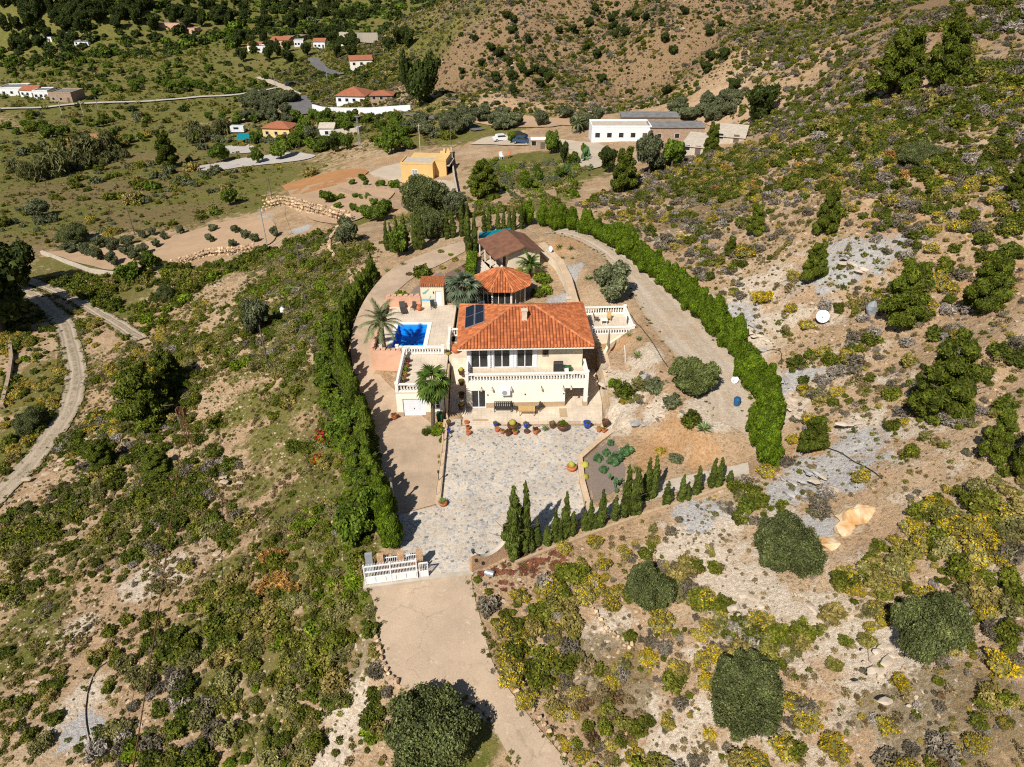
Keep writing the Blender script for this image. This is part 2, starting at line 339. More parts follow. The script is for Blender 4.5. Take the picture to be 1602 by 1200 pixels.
class MB:
    """collects shapes for one mesh"""
    def __init__(s): s.v = []; s.f = []; s.mi = []; s.cur = 0
    def add(s, vs, fs):
        o = len(s.v); s.v += [tuple(p) for p in vs]; s.f += [tuple(i + o for i in f) for f in fs]; s.mi += [s.cur] * len(fs); return s
    def box(s, x0, x1, y0, y1, z0, z1, fr=None):
        vs = [(x, y, z) for z in (z0, z1) for y in (y0, y1) for x in (x0, x1)]
        if fr: vs = [fr(*p) for p in vs]
        return s.add(vs, [(0, 2, 3, 1), (4, 5, 7, 6), (0, 1, 5, 4), (2, 6, 7, 3), (0, 4, 6, 2), (1, 3, 7, 5)])
    def prism(s, poly, z0, z1):
        n = len(poly)
        a = sum(poly[i][0] * poly[(i + 1) % n][1] - poly[(i + 1) % n][0] * poly[i][1] for i in range(n))
        if a < 0: poly = poly[::-1]
        zf0 = z0 if callable(z0) else (lambda x, y: z0); zf1 = z1 if callable(z1) else (lambda x, y: z1)
        vs = [(p[0], p[1], zf0(p[0], p[1])) for p in poly] + [(p[0], p[1], zf1(p[0], p[1])) for p in poly]
        fs = [tuple(range(n - 1, -1, -1)), tuple(range(n, 2 * n))] + [(i, (i + 1) % n, n + (i + 1) % n, n + i) for i in range(n)]
        return s.add(vs, fs)
    def tube(s, pts, rad, n=6, cap=True):
        pts = [Vector(p) for p in pts]
        rads = rad if isinstance(rad, (list, tuple)) else [rad] * len(pts)
        vs = []; fs = []
        for i, p in enumerate(pts):
            d = (pts[min(i + 1, len(pts) - 1)] - pts[max(i - 1, 0)]).normalized()
            a = Vector((1, 0, 0)) if abs(d.x) < 0.8 else Vector((0, 1, 0))
            u = d.cross(a).normalized(); w = d.cross(u)
            for k in range(n):
                t = 2 * math.pi * k / n
                vs.append(p + (u * math.cos(t) + w * math.sin(t)) * rads[i])
        for i in range(len(pts) - 1):
            for k in range(n):
                fs.append((i * n + k, i * n + (k + 1) % n, (i + 1) * n + (k + 1) % n, (i + 1) * n + k))
        if cap: fs.append(tuple(range(n))[::-1]); fs.append(tuple((len(pts) - 1) * n + k for k in range(n)))
        return s.add(vs, fs)
    def lathe(s, prof, n=10, c=(0, 0, 0)):
        vs = [(c[0] + r * math.cos(2 * math.pi * k / n), c[1] + r * math.sin(2 * math.pi * k / n), c[2] + z) for r, z in prof for k in range(n)]
        fs = [(i * n + k, i * n + (k + 1) % n, (i + 1) * n + (k + 1) % n, (i + 1) * n + k) for i in range(len(prof) - 1) for k in range(n)]
        fs.append(tuple(range(n))[::-1]); fs.append(tuple((len(prof) - 1) * n + k for k in range(n)))
        return s.add(vs, fs)
    def blob(s, c, r, seed=0, amp=0.25, nu=10, nv=6, flat=1.0):
        q = random.Random(seed)
        vs = []; fs = []
        ph = [(q.uniform(-1, 1), q.uniform(-1, 1), q.uniform(-1, 1), q.uniform(0, 6)) for _ in range(5)]
        for j in range(nv + 1):
            th = math.pi * j / nv
            for i in range(nu):
                a = 2 * math.pi * i / nu
                d = (math.sin(th) * math.cos(a), math.sin(th) * math.sin(a), math.cos(th))
                k = 1 + amp * sum(math.sin(2.2 * (d[0] * p[0] + d[1] * p[1] + d[2] * p[2]) * 2 + p[3]) for p in ph) / 3
                vs.append((c[0] + r[0] * d[0] * k, c[1] + r[1] * d[1] * k, c[2] + r[2] * d[2] * k * flat))
        for j in range(nv):
            for i in range(nu):
                fs.append((j * nu + i, (j + 1) * nu + i, (j + 1) * nu + (i + 1) % nu, j * nu + (i + 1) % nu))
        return s.add(vs, fs)
    def mesh(s, name, mats, smooth=False):
        me = bpy.data.meshes.new(name); me.from_pydata(s.v, [], s.f)
        for m in (mats if isinstance(mats, (list, tuple)) else [mats]): me.materials.append(MATS[m])
        me.polygons.foreach_set('material_index', s.mi)
        if smooth: me.polygons.foreach_set('use_smooth', [True] * len(me.polygons))
        me.update(); return me
    def obj(s, name, mats, parent=None, smooth=False, **k):
        return link(name, s.mesh(name, mats, smooth), parent, **k)
def link(name, me, parent=None, label=None, cat=None, group=None, kind=None, loc=None, rz=0.0, scale=None):
    o = bpy.data.objects.new(name, me); COL.objects.link(o)
    if parent is not None: o.parent = parent
    if label: o['label'] = label
    if cat: o['category'] = cat
    if group: o['group'] = group
    if kind: o['kind'] = kind
    if loc is not None: o.location = loc
    if rz: o.rotation_euler = (0, 0, rz)
    if scale is not None: o.scale = (scale,) * 3 if isinstance(scale, (int, float)) else scale
    return o
def thing(name, label, cat, loc=(0, 0, 0), rz=0.0, group=None, scale=None):
    return link(name, None, None, label, cat, group, None, loc, rz, scale)
def structure(name, mb, mat, smooth=False): return mb.obj(name, mat, None, smooth, kind='structure')
ONES = ['', 'first', 'second', 'third', 'fourth', 'fifth', 'sixth', 'seventh', 'eighth', 'ninth', 'tenth', 'eleventh', 'twelfth', 'thirteenth', 'fourteenth', 'fifteenth', 'sixteenth', 'seventeenth', 'eighteenth', 'nineteenth']
TENS = {20: ('twentieth', 'twenty'), 30: ('thirtieth', 'thirty'), 40: ('fortieth', 'forty'), 50: ('fiftieth', 'fifty'), 60: ('sixtieth', 'sixty'), 70: ('seventieth', 'seventy')}
def nth(n):
    if n < 20: return ONES[n]
    t = n // 10 * 10
    return TENS[t][0] if n == t else TENS[t][1] + '-' + ONES[n - t]

# ---------------------------------------------------------------- photo pixel -> place
cP, sP = math.cos(PITCH), math.sin(PITCH)
def ray(px, py):
    u = (px - C_X) / F_PX; v = (py - C_Y) / F_PX
    return np.array([u, cP - v * sP, -sP - v * cP])
def at(px, py, z):
    d = ray(px, py); t = (z - CAM_H) / d[2]
    return Vector((d[0] * t, d[1] * t, z))
def ppm(x, y, z): return F_PX / (y * cP + (CAM_H - z) * sP)      # photo pixels per metre there

# ---------------------------------------------------------------- terrain
def vnoise(x, y, s, seed):
    x = x / s + seed * 17.31; y = y / s - seed * 9.77
    xi = np.floor(x); yi = np.floor(y); fx = x - xi; fy = y - yi
    fx = fx * fx * (3 - 2 * fx); fy = fy * fy * (3 - 2 * fy)
    def h(a, b):
        k = np.sin(a * 127.1 + b * 311.7 + seed * 74.7) * 43758.5453
        return k - np.floor(k)
    return (h(xi, yi) * (1 - fx) + h(xi + 1, yi) * fx) * (1 - fy) + (h(xi, yi + 1) * (1 - fx) + h(xi + 1, yi + 1) * fx) * fy - 0.5
def fbm(x, y, s, seed, o=4):
    t = 0; a = 1.0
    for i in range(o): t = t + a * vnoise(x, y, s / 2 ** i, seed + i); a *= 0.5
    return t
CTRL_PX = [
 # road and foreground
 (697,895,0),(690,960,-.9),(680,1040,-1.7),(760,1040,-1.7),(800,1150,-2.6),(870,1200,-3.0),(700,1200,-3.2),
 (760,910,-.3),(850,960,-.9),(800,1040,-1.8),(900,1100,-2.3),(950,900,-.3),(1000,950,-.4),(1000,1050,-1.3),(1000,1200,-2.6),
 (800,865,0),(900,830,.3),(1000,790,1.0),(1100,765,1.9),(1180,740,2.8),
 (1100,850,1.4),(1100,950,.9),(1100,1100,-.3),(1200,800,3.1),(1200,1000,2),(1200,1200,.2),(1300,900,4.2),(1300,1100,2.6),
 (1400,800,6.8),(1400,1000,5.2),(1400,1200,3.2),(1500,900,8),(1602,1000,9),(1602,1200,7),(1602,800,11),(1500,650,10.5),(1400,650,8),(1300,650,6.2),(1240,660,4.6),
 (1602,600,13.5),(1602,400,17.5),(1602,200,23),(1602,60,28),(1602,0,32),
 (1180,560,4.8),(1250,520,7),(1350,500,10),(1450,450,13),(1500,550,12),(1100,420,6),(1250,430,9.5),(1300,300,14),(1400,320,16),(1500,250,20),(1200,250,11.5),(1060,300,5),(1100,225,3),(1200,190,7),(1300,150,15),(1430,155,21),(1500,100,25),(1400,60,25),
 (1000,340,4),(900,320,3),(1200,130,11),(1150,60,17),(1250,60,19),(1280,25,22),
 # centre hill
 (800,190,-4),(800,150,0),(800,100,4),(800,50,11),(800,0,20),(950,190,0),(950,130,1),(950,50,11),(1050,130,3),(1050,60,14),(1050,20,20),(640,120,-6),(700,80,3),(720,40,10),(690,150,-6),(1150,190,3),
 # left valley
 (430,210,-18),(300,200,-19),(200,200,-20),(200,280,-18),(100,350,-16),(0,450,-14.5),(110,560,-13),(0,750,-14),(0,1000,-10.5),(0,1200,-8),
 (0,300,-18),(50,150,-20),(100,100,-18),(260,100,-17),(400,100,-16),(480,160,-14),(475,75,-12),(260,45,-8),(100,40,-5),(100,0,8),(300,0,5),(450,0,0),(560,20,-5),(0,60,-12),(560,90,-10),(600,60,-8),
 (400,600,-4.5),(300,700,-8),(250,900,-7),(450,1000,-4),(560,960,-1.2),(300,1200,-6.3),(590,1100,-3.4),(480,1180,-5),(130,900,-9.5),(150,750,-11),(450,750,-4),(350,820,-6),
 (400,450,-6),(500,400,-3),(550,370,-1.5),(300,480,-10.5),(210,520,-12.5),(480,520,-2),(520,600,-.8),(540,720,-.6),(560,850,-.4),(500,880,-2),
 (340,380,-11.5),(260,410,-13),(420,380,-9),(470,330,-8),(600,300,-5.5),(560,275,-7),(660,285,-4.5),(720,300,-2.5),(700,345,-.5),(620,350,-3),(480,290,-11),
 (760,335,2),(650,375,1.5),(790,225,-3),(930,235,0),(860,260,0),(860,300,2),(560,170,-10),(640,185,-8),(720,230,-6),(430,255,-16),(600,230,-8),
]
CTRL_W = [(-700,900,130),(-300,950,120),(0,950,110),(300,900,120),(700,800,140),(-900,500,60),(-800,250,20),(-500,100,-5),(900,400,120),(500,200,80),(250,60,50),(120,0,25),(200,250,55),
          (-300,720,45),(0,760,35),(-120,760,35),(40,420,60),(20,560,40),(120,330,40),(160,520,60),(250,420,70),(-500,600,50),(-250,60,-12),(-120,0,-9),(0,0,-8),(60,5,-2),(-60,10,-8),(-15,-20,-10),(40,-25,-4),(100,-30,12),(-100,-30,-12),(-400,450,-8),(-250,560,6),(400,650,110)]
def tps_fit(pts):
    P = np.array(pts, float); n = len(P)
    d2 = ((P[:, None, :2] - P[None, :, :2]) ** 2).sum(-1)
    K = 0.5 * d2 * np.log(d2 + 1e-9) + np.eye(n) * 18.0
    Q = np.hstack([np.ones((n, 1)), P[:, :2]])
    A = np.zeros((n + 3, n + 3)); A[:n, :n] = K; A[:n, n:] = Q; A[n:, :n] = Q.T
    w = np.linalg.solve(A, np.concatenate([P[:, 2], np.zeros(3)]))
    return P, w
def tps_eval(fit, x, y):
    P, w = fit; out = w[-3] + w[-2] * x + w[-1] * y
    for i in range(len(P)):
        d2 = (x - P[i, 0]) ** 2 + (y - P[i, 1]) ** 2
        out = out + w[i] * 0.5 * d2 * np.log(d2 + 1e-9)
    return out
def spaced(a0, a1, d, far, grow):
    r = list(np.arange(a0, a1 + 1e-6, d)); s = d; x = r[-1]
    while x < far: s *= grow; x += s; r.append(x)
    return r
xr = spaced(0, 40, 0.5, 1000, 1.045); gx = np.array([-v for v in xr[:0:-1]] + xr)
gy = np.array(spaced(-24, 112, 0.5, 1100, 1.022))
GX, GY = np.meshgrid(gx, gy)
fit = tps_fit([tuple(at(*p)) for p in CTRL_PX] + CTRL_W)
BASE = tps_eval(fit, GX, GY)

def poly_sd(x, y, poly):
    """signed distance to a polygon, positive inside"""
    P = np.array([(p[0], p[1]) for p in poly]); d = np.full(x.shape, 1e9); inside = np.zeros(x.shape, bool)
    for i in range(len(P)):
        a = P[i]; b = P[(i + 1) % len(P)]; e = b - a
        t = np.clip(((x - a[0]) * e[0] + (y - a[1]) * e[1]) / (e @ e + 1e-12), 0, 1)
        d = np.minimum(d, np.hypot(x - a[0] - t * e[0], y - a[1] - t * e[1]))
        c = ((a[1] > y) != (b[1] > y)) & (x < (b[0] - a[0]) * (y - a[1]) / (b[1] - a[1] + 1e-12) + a[0])
        inside ^= c
    return np.where(inside, d, -d)
def line_d(x, y, pts):
    P = np.array([(p[0], p[1]) for p in pts]); d = np.full(x.shape, 1e9)
    for i in range(len(P) - 1):
        a = P[i]; e = P[i + 1] - a
        t = np.clip(((x - a[0]) * e[0] + (y - a[1]) * e[1]) / (e @ e + 1e-12), 0, 1)
        d = np.minimum(d, np.hypot(x - a[0] - t * e[0], y - a[1] - t * e[1]))
    return d
def sstep(v, a, b):
    t = np.clip((v - a) / (b - a), 0, 1); return t * t * (3 - 2 * t)
def drive_z(y): return np.interp(y, [36, 60, 66, 71, 82, 90, 97, 104], [-.02, 0.0, .9, 1.7, 3.0, 3.5, 3.9, 4.1])
def road_z(y): return np.interp(y, [18, 26, 38.5, 40], [-4.0, -2.75, -.05, -.02])
def pw(lst, z): return [at(a, b, z)[:2] for a, b in lst]
COURT = [(-6.6, 59.6), (-6.35, 46.6), (-9.7, 45.4), (-9.3, 42.5), (-8.4, 39.2), (-7.0, 38.4), (-3.1, 38.75), (0.0, 41.2), (6.3, 45.2), (6.1, 52.4), (9.9, 57.0), (10.2, 58.6), (8.5, 58.4), (-5.2, 58.4), (-5.2, 59.6)]
TERRACE = [(-5.05, 58.5), (9.3, 58.75), (9.6, 62.0), (9.55, 69.3), (-4.9, 68.0)]
DRIVE_L = [(-10.0, 45.3), (-12.3, 52.0), (-13.6, 57.0), (-16.2, 63.5), (-18.4, 70.5), (-19.0, 77.0), (-18.3, 83.5), (-16.6, 89.6), (-13.3, 94.0), (-8.5, 98.3), (-5.5, 101.0)]
DRIVE_R = [(-6.5, 46.8), (-6.75, 52.0), (-6.95, 57.0), (-11.7, 63.0), (-15.3, 68.3), (-15.8, 76.0), (-15.2, 82.5), (-12.9, 88.0), (-10.0, 91.3), (-6.8, 95.5), (-4.2, 99.0)]
ROAD_L = [(-10.9, 37.35), (-10.4, 36.25), (-9.9, 34.3), (-9.15, 31.7), (-8.3, 30.3), (-4.9, 29.6), (-2.5, 29.0), (-1.3, 27.7), (-0.5, 26.35), (0.1, 25.2), (1.2, 22.5), (2.0, 20.0)]
ROAD_R = [(-3.15, 38.75), (-2.9, 37.0), (-2.05, 34.3), (-1.5, 32.2), (-1.0, 31.2), (-0.5, 30.4), (0.3, 29.4), (1.15, 28.3), (2.65, 26.55), (3.7, 25.2), (5.0, 22.5), (5.8, 20.0)]
UPPER = [(-7.0, 69.5), (8.0, 71.5), (8.4, 77.0), (8.0, 88.0), (8.6, 92.5), (4.0, 99.0), (-5.0, 99.0), (-7.0, 93.0), (-12.0, 87.5), (-14.5, 82), (-8.5, 80.0)]
PLATEAU = [(11.8, 77.5), (8.6, 93.0), (4.5, 100.5), (9.0, 104), (15.5, 93.0), (21.5, 74.0), (24.5, 62.0), (22.6, 51.5), (17.5, 52.5), (15.8, 59), (14.6, 70)]
FRONTBED = [(6.6, 45.5), (6.7, 52.2), (10.5, 56.2), (14.5, 53.0), (16.0, 49.8), (12.0, 46.8)]
POOLPAD = [(-15.0, 67.0), (-6.9, 67.0), (-6.9, 80), (-15.0, 80)]
ZONES = [  # polygon, height, feather
 (PLATEAU, lambda x, y: np.interp(y, [50, 62, 75, 95, 104], [3.6, 4.5, 4.6, 4.4, 4.2]), 3.0),
 (UPPER, lambda x, y: np.interp(y, [70, 78, 88, 99], [3.0, 3.2, 3.5, 4.0]), 1.2),
 (FRONTBED, lambda x, y: 0.45 + 0.12 * (x - 6.5) + 0.0 * y, 1.5),
 (DRIVE_L + DRIVE_R[::-1], lambda x, y: drive_z(y) - 0.06, 1.3),
 (POOLPAD, lambda x, y: 1.2 + 0 * x, 0.5),
 (ROAD_L + ROAD_R[::-1], lambda x, y: road_z(y) - 0.06, 1.6),
 ([(-12.2, 56.5), (-6.8, 56.5), (-6.8, 60.3), (-4.7, 60.3), (-4.7, 66.0), (-6.9, 66.5), (-11.9, 66.5)], lambda x, y: -0.08 + 0 * x, 0.5),
 ([(8.6, 71.2), (13.8, 71.4), (13.7, 76.8), (8.4, 76.4)], lambda x, y: 2.2 + 0 * x, 0.35),
 (TERRACE, lambda x, y: -0.12 + 0 * x, 0.45),
 (COURT, lambda x, y: -0.10 + 0 * x, 0.7),
]
NEARM = np.zeros(GX.shape)                      # 1 on built ground: no relief there
Hh = BASE.copy()
slope_amp = sstep(GY, 30, 160)
relief = fbm(GX, GY, 14, 3, 5) * 0.9 + np.abs(fbm(GX, GY, 5, 11, 4)) * 0.7 - 0.15
far_rel = fbm(GX, GY, 70, 21, 4) * 5.0 + np.abs(fbm(GX, GY, 26, 31, 4)) * 2.4
gul_r = 0.9 - np.abs(fbm(GX * 0.35 + 0.25 * GY, GY - 0.3 * GX, 11, 41, 3)) * 3.4
gul_c = 0.9 - np.abs(fbm(GX + 0.1 * GY, GY * 0.35, 20, 47, 3)) * 3.0
hillm = np.maximum(sstep(GX - 0.10 * GY, 18, 45), sstep(GY, 205, 260) * sstep(GX + 0.35 * GY, 20, 90))
for poly, hf, fe in ZONES:
    w = sstep(poly_sd(GX, GY, poly), -fe, 0.0); Hh = Hh * (1 - w) + hf(GX, GY) * w; NEARM = np.maximum(NEARM, sstep(poly_sd(GX, GY, poly), -fe - 2.0, 0.0))
Hh = Hh + relief * (1 - NEARM) * (0.55 + 0.9 * hillm) + far_rel * sstep(GY, 120, 260) * (0.12 + 0.88 * np.maximum(hillm, sstep(GY, 430, 520))) * (1 - NEARM)

Hh = Hh + 13.0 * np.exp(-((GX - 45) / 75) ** 2 - ((GY - 350) / 75) ** 2)
rightm = sstep(GX - 0.08 * GY, 22, 40) * (1 - sstep(GY, 110, 170)) * (1 - NEARM)
centm = sstep(GY, 215, 260) * sstep(GX + 0.35 * GY, 20, 90) * (1 - sstep(GY, 420, 520))
Hh = Hh - gul_r * rightm * 0.75 - gul_c * centm * 3.0
def H(x, y):
    """ground height, bilinear on the terrain grid"""
    x = np.asarray(x, float); y = np.asarray(y, float)
    i = np.clip(np.searchsorted(gx, x) - 1, 0, len(gx) - 2); j = np.clip(np.searchsorted(gy, y) - 1, 0, len(gy) - 2)
    fx = np.clip((x - gx[i]) / (gx[i + 1] - gx[i]), 0, 1); fy = np.clip((y - gy[j]) / (gy[j + 1] - gy[j]), 0, 1)
    return (Hh[j, i] * (1 - fx) + Hh[j, i + 1] * fx) * (1 - fy) + (Hh[j + 1, i] * (1 - fx) + Hh[j + 1, i + 1] * fx) * fy
TT = np.geomspace(18, 1250, 2600)
def P(px, py):
    """the place on the ground seen at a photo pixel"""
    d = ray(px, py)
    x = d[0] * TT; y = d[1] * TT; z = CAM_H + d[2] * TT
    g = z - H(x, y)
    k = int(np.argmax(g < 0)) if (g < 0).any() else len(TT) - 1
    k = max(k, 1); a = g[k - 1]; b = g[k]; f = a / (a - b) if a > b else 0
    t = TT[k - 1] + (TT[k] - TT[k - 1]) * min(max(f, 0), 1)
    X, Y = float(d[0] * t), float(d[1] * t)
    return Vector((X, Y, float(H(X, Y))))
def flatten_line(pts, hw, feather, depth=0.0):
    """ease the ground under a track"""
    global Hh
    d = line_d(GX, GY, pts); near = d < hw + feather
    Pn = np.array([(p[0], p[1]) for p in pts]); Zn = np.array([float(H(p[0], p[1])) for p in pts])
    xs = GX[near]; ys = GY[near]; best = np.full(xs.shape, 1e9); zz = np.zeros(xs.shape)
    for i in range(len(Pn) - 1):
        a = Pn[i]; e = Pn[i + 1] - a
        t = np.clip(((xs - a[0]) * e[0] + (ys - a[1]) * e[1]) / (e @ e + 1e-12), 0, 1)
        dd = np.hypot(xs - a[0] - t * e[0], ys - a[1] - t * e[1]); m = dd < best
        best[m] = dd[m]; zz[m] = (Zn[i] + (Zn[i + 1] - Zn[i]) * t)[m]
    w = 1 - sstep(best, hw, hw + feather)
    Hh[near] = Hh[near] * (1 - w) + (zz - depth) * w
def smooth_line(pts, n):
    """Catmull-Rom through the points, n samples"""
    P_ = [np.array(p[:2], float) for p in pts]; P_ = [2 * P_[0] - P_[1]] + P_ + [2 * P_[-1] - P_[-2]]
    out = []
    m = len(P_) - 3
    for k in range(n):
        u = k / (n - 1) * m; i = min(int(u), m - 1); t = u - i
        a, b, c, d = P_[i:i + 4]
        out.append(0.5 * (2 * b + (c - a) * t + (2 * a - 5 * b + 4 * c - d) * t * t + (3 * b - a - 3 * c + d) * t ** 3))
    return out
TRACKS = {   # pixel centre lines of the tracks, half width in metres, material
 'dirt_road': ([(-30, 800), (30, 745), (75, 690), (108, 640), (120, 590), (112, 545), (98, 505), (62, 470), (20, 445)], 1.45, 'dirt_track'),
 'dirt_path': ([(40, 438), (85, 455), (130, 475), (165, 497), (195, 515), (222, 532)], 1.1, 'dirt_track'),
 'farm_road': ([(-20, 172), (60, 170), (140, 163), (230, 160), (310, 153), (390, 146), (440, 138), (458, 133)], 1.5, 'pale_gravel'),
 'village_road': ([(462, 152), (468, 160), (474, 170), (482, 180)], 4.5, 'asphalt'),
 'uphill_road': ([(490, 92), (498, 103), (515, 113), (532, 118)], 3.0, 'asphalt'),
 'valley_lane': ([(640, 180), (690, 187), (730, 196), (750, 205)], 2.0, 'asphalt'),
 'link_track': ([(405, 122), (425, 130), (445, 138), (465, 150)], 2.0, 'pale_track'),
}
TRK = {}
for k_, (pp, hw, mt) in TRACKS.items():
    w = [P(*q) for q in pp]; s_ = smooth_line(w, 12 * len(w)); TRK[k_] = s_
for k_ in TRK: flatten_line(TRK[k_], TRACKS[k_][1] + 0.3, TRACKS[k_][1] * 1.6)

# ground cover masks, world-space patches found from places in the picture: (pixel x, pixel y, radius m, stretch, turn)
MASK = {k: np.zeros(GX.shape) for k in ('pale', 'grey', 'orange', 'green', 'dry', 'brown')}
def patch(kind, px, py, r, sx=1.0, rot=0.0, amt=1.0):
    p = P(px, py); ca, sa = math.cos(R(rot)), math.sin(R(rot))
    u = ((GX - p.x) * ca + (GY - p.y) * sa) / (r * sx); v = (-(GX - p.x) * sa + (GY - p.y) * ca) / r
    MASK[kind] = np.maximum(MASK[kind], amt * np.clip(1.25 - np.sqrt(u * u + v * v) * 0.75, 0, 1))
for a in [(1150,500,5,1.3,-50),(1165,540,4),(1210,610,4),(1230,500,3),(1180,455,4),(1090,840,3,1.6,20),(1190,930,3),(1180,960,2.2),(1130,900,3),(1290,960,2.5),(1400,1010,2.5,2,-30),(1380,1050,3),(1430,1100,2.6),(1410,1150,2),(1460,1090,2),(955,985,2.2),(930,1000,1.8),(1010,1100,1.6),(920,1070,1.2),(1100,1110,1.6),(560,1060,2.2),(550,1120,2.6),(520,1180,2.2),(1060,1180,2.6),(570,1010,1.4),(1230,640,3),(1350,660,2.5),(1260,590,3),(965,660,2,2,60),(985,620,2.4,1.6,60),(960,590,2,1.5),(1010,560,2.2),(1000,600,2),(1025,640,1.8),(1100,640,2.4),(1000,250,4),(1080,470,2.5,2,-60),(1050,430,2),(1120,660,2),(250,900,3,1.5),(120,990,2),(130,1100,2.5),(700,1180,1.5),(745,1130,2)]: patch('pale', *a, amt=0.9)
for a in [(1200,850,8,1.6),(1350,980,9,1.6),(1250,1100,8,1.6),(1450,1130,8,1.6),(1050,1000,6),(1000,1150,5),(1300,600,9,1.5),(1200,430,8,1.5),(1350,450,8),(1420,700,8),(1100,350,8,1.5)]: patch('pale', *a, amt=0.55)
for a in [(1295,740,3.2,1.3),(1330,410,4,1.5),(1320,395,3),(1150,495,3),(1245,590,2.6),(1340,690,2.2),(130,1140,2),(1090,800,2.4),(1260,830,2),(1230,770,2.2),(880,480,2.6,1.6,90),(890,430,2.0,1.8,90),(400,345,4),(470,360,2.5)]: patch('grey', *a)
for a in [(1050,690,3.2,1.5),(1010,715,2.4),(1100,705,2.4),(1290,705,3,1.4),(1340,720,2),(900,375,4),(870,390,3),(640,245,6,1.6),(600,250,4),(540,285,7,1.6),(500,300,5),(560,310,5),(620,320,4),(550,330,5),(1130,270,4,2),(1250,275,4,2),(1330,260,4,2),(1380,285,3,2),(1400,350,4),(1560,440,4),(960,545,1.8,1.5),(300,370,4),(750,185,12,2.5),(860,190,10,2),(560,225,4),(650,100,4,2,30),(440,110,10,3),(280,45,14,2),(380,215,5,2),(620,215,5),(540,365,2)]: patch('orange', *a, amt=0.85)
for a in [(200,300,30,1.6),(100,330,22,1.4),(350,290,22),(300,250,22,1.4),(200,230,26,1.6),(100,220,26,1.5),(60,260,26),(250,170,34,1.6),(120,150,34,1.6),(380,150,30,1.4),(330,120,40,1.6),(200,90,50,2),(60,110,40,1.6),(420,100,30,1.6),(300,60,40,2),(100,60,40,2),(30,360,14),(150,400,10),(520,880,3.5),(500,840,3.2),(470,780,3.2),(540,930,3),(460,830,3.2),(560,970,1.8),(520,700,3),(530,780,3),(720,1180,2.0),(690,1170,1.8),(500,600,4),(480,500,5),(450,430,5),(820,250,7,1.5),(860,275,8,1.5),(780,260,6),(740,200,10,2),(450,235,14,2),(600,200,12,2),(560,130,24,2),(200,460,4),(180,490,4)]: patch('green', *a)
for a in [(150,300,16,2),(330,260,12),(250,340,14,1.5),(60,380,10),(440,420,5),(470,470,5),(520,560,3),(500,660,2.4),(550,1020,2.4),(960,1040,3,1.3,-40),(950,1090,3),(1480,1110,3,1.4),(1530,1140,3),(800,270,6),(420,240,10,1.6),(1100,330,8),(200,250,12,2)]: patch('dry', *a, amt=0.9)
MASK['brown'] = np.maximum(sstep(1.0 - np.hypot((GX - 60) / 125, (GY - 345) / 135), -0.02, 0.12), sstep(GX - 0.2 * GY, 30, 60) * sstep(GY, 90, 150)) * 0.9
for a in [(60,440,8,1.5),(120,445,6),(200,435,6),(280,440,6),(350,420,6),(420,410,6),(480,390,5),(300,330,14,1.5),(400,320,8),(470,440,6),(440,480,6),(400,560,5),(450,620,5),(470,700,4),(420,680,4),(380,640,4),(400,760,3),(350,900,3),(380,960,3),(420,1050,3.5),(330,1080,3),(430,1150,3),(300,1000,2.5),(160,850,3.5),(60,850,3),(60,960,3),(30,1020,3),(60,600,8),(40,690,6),(540,110,24,2),(520,140,20,2),(450,190,14,2),(620,110,14),(560,60,24,2),(500,50,24,2),(560,200,14,2),(680,215,10,2),(640,340,4),(700,335,4),(560,345,4),(850,320,5)]: patch('green', *a, amt=0.75 if a[1] < 380 or a[0] < 130 else 0.55)
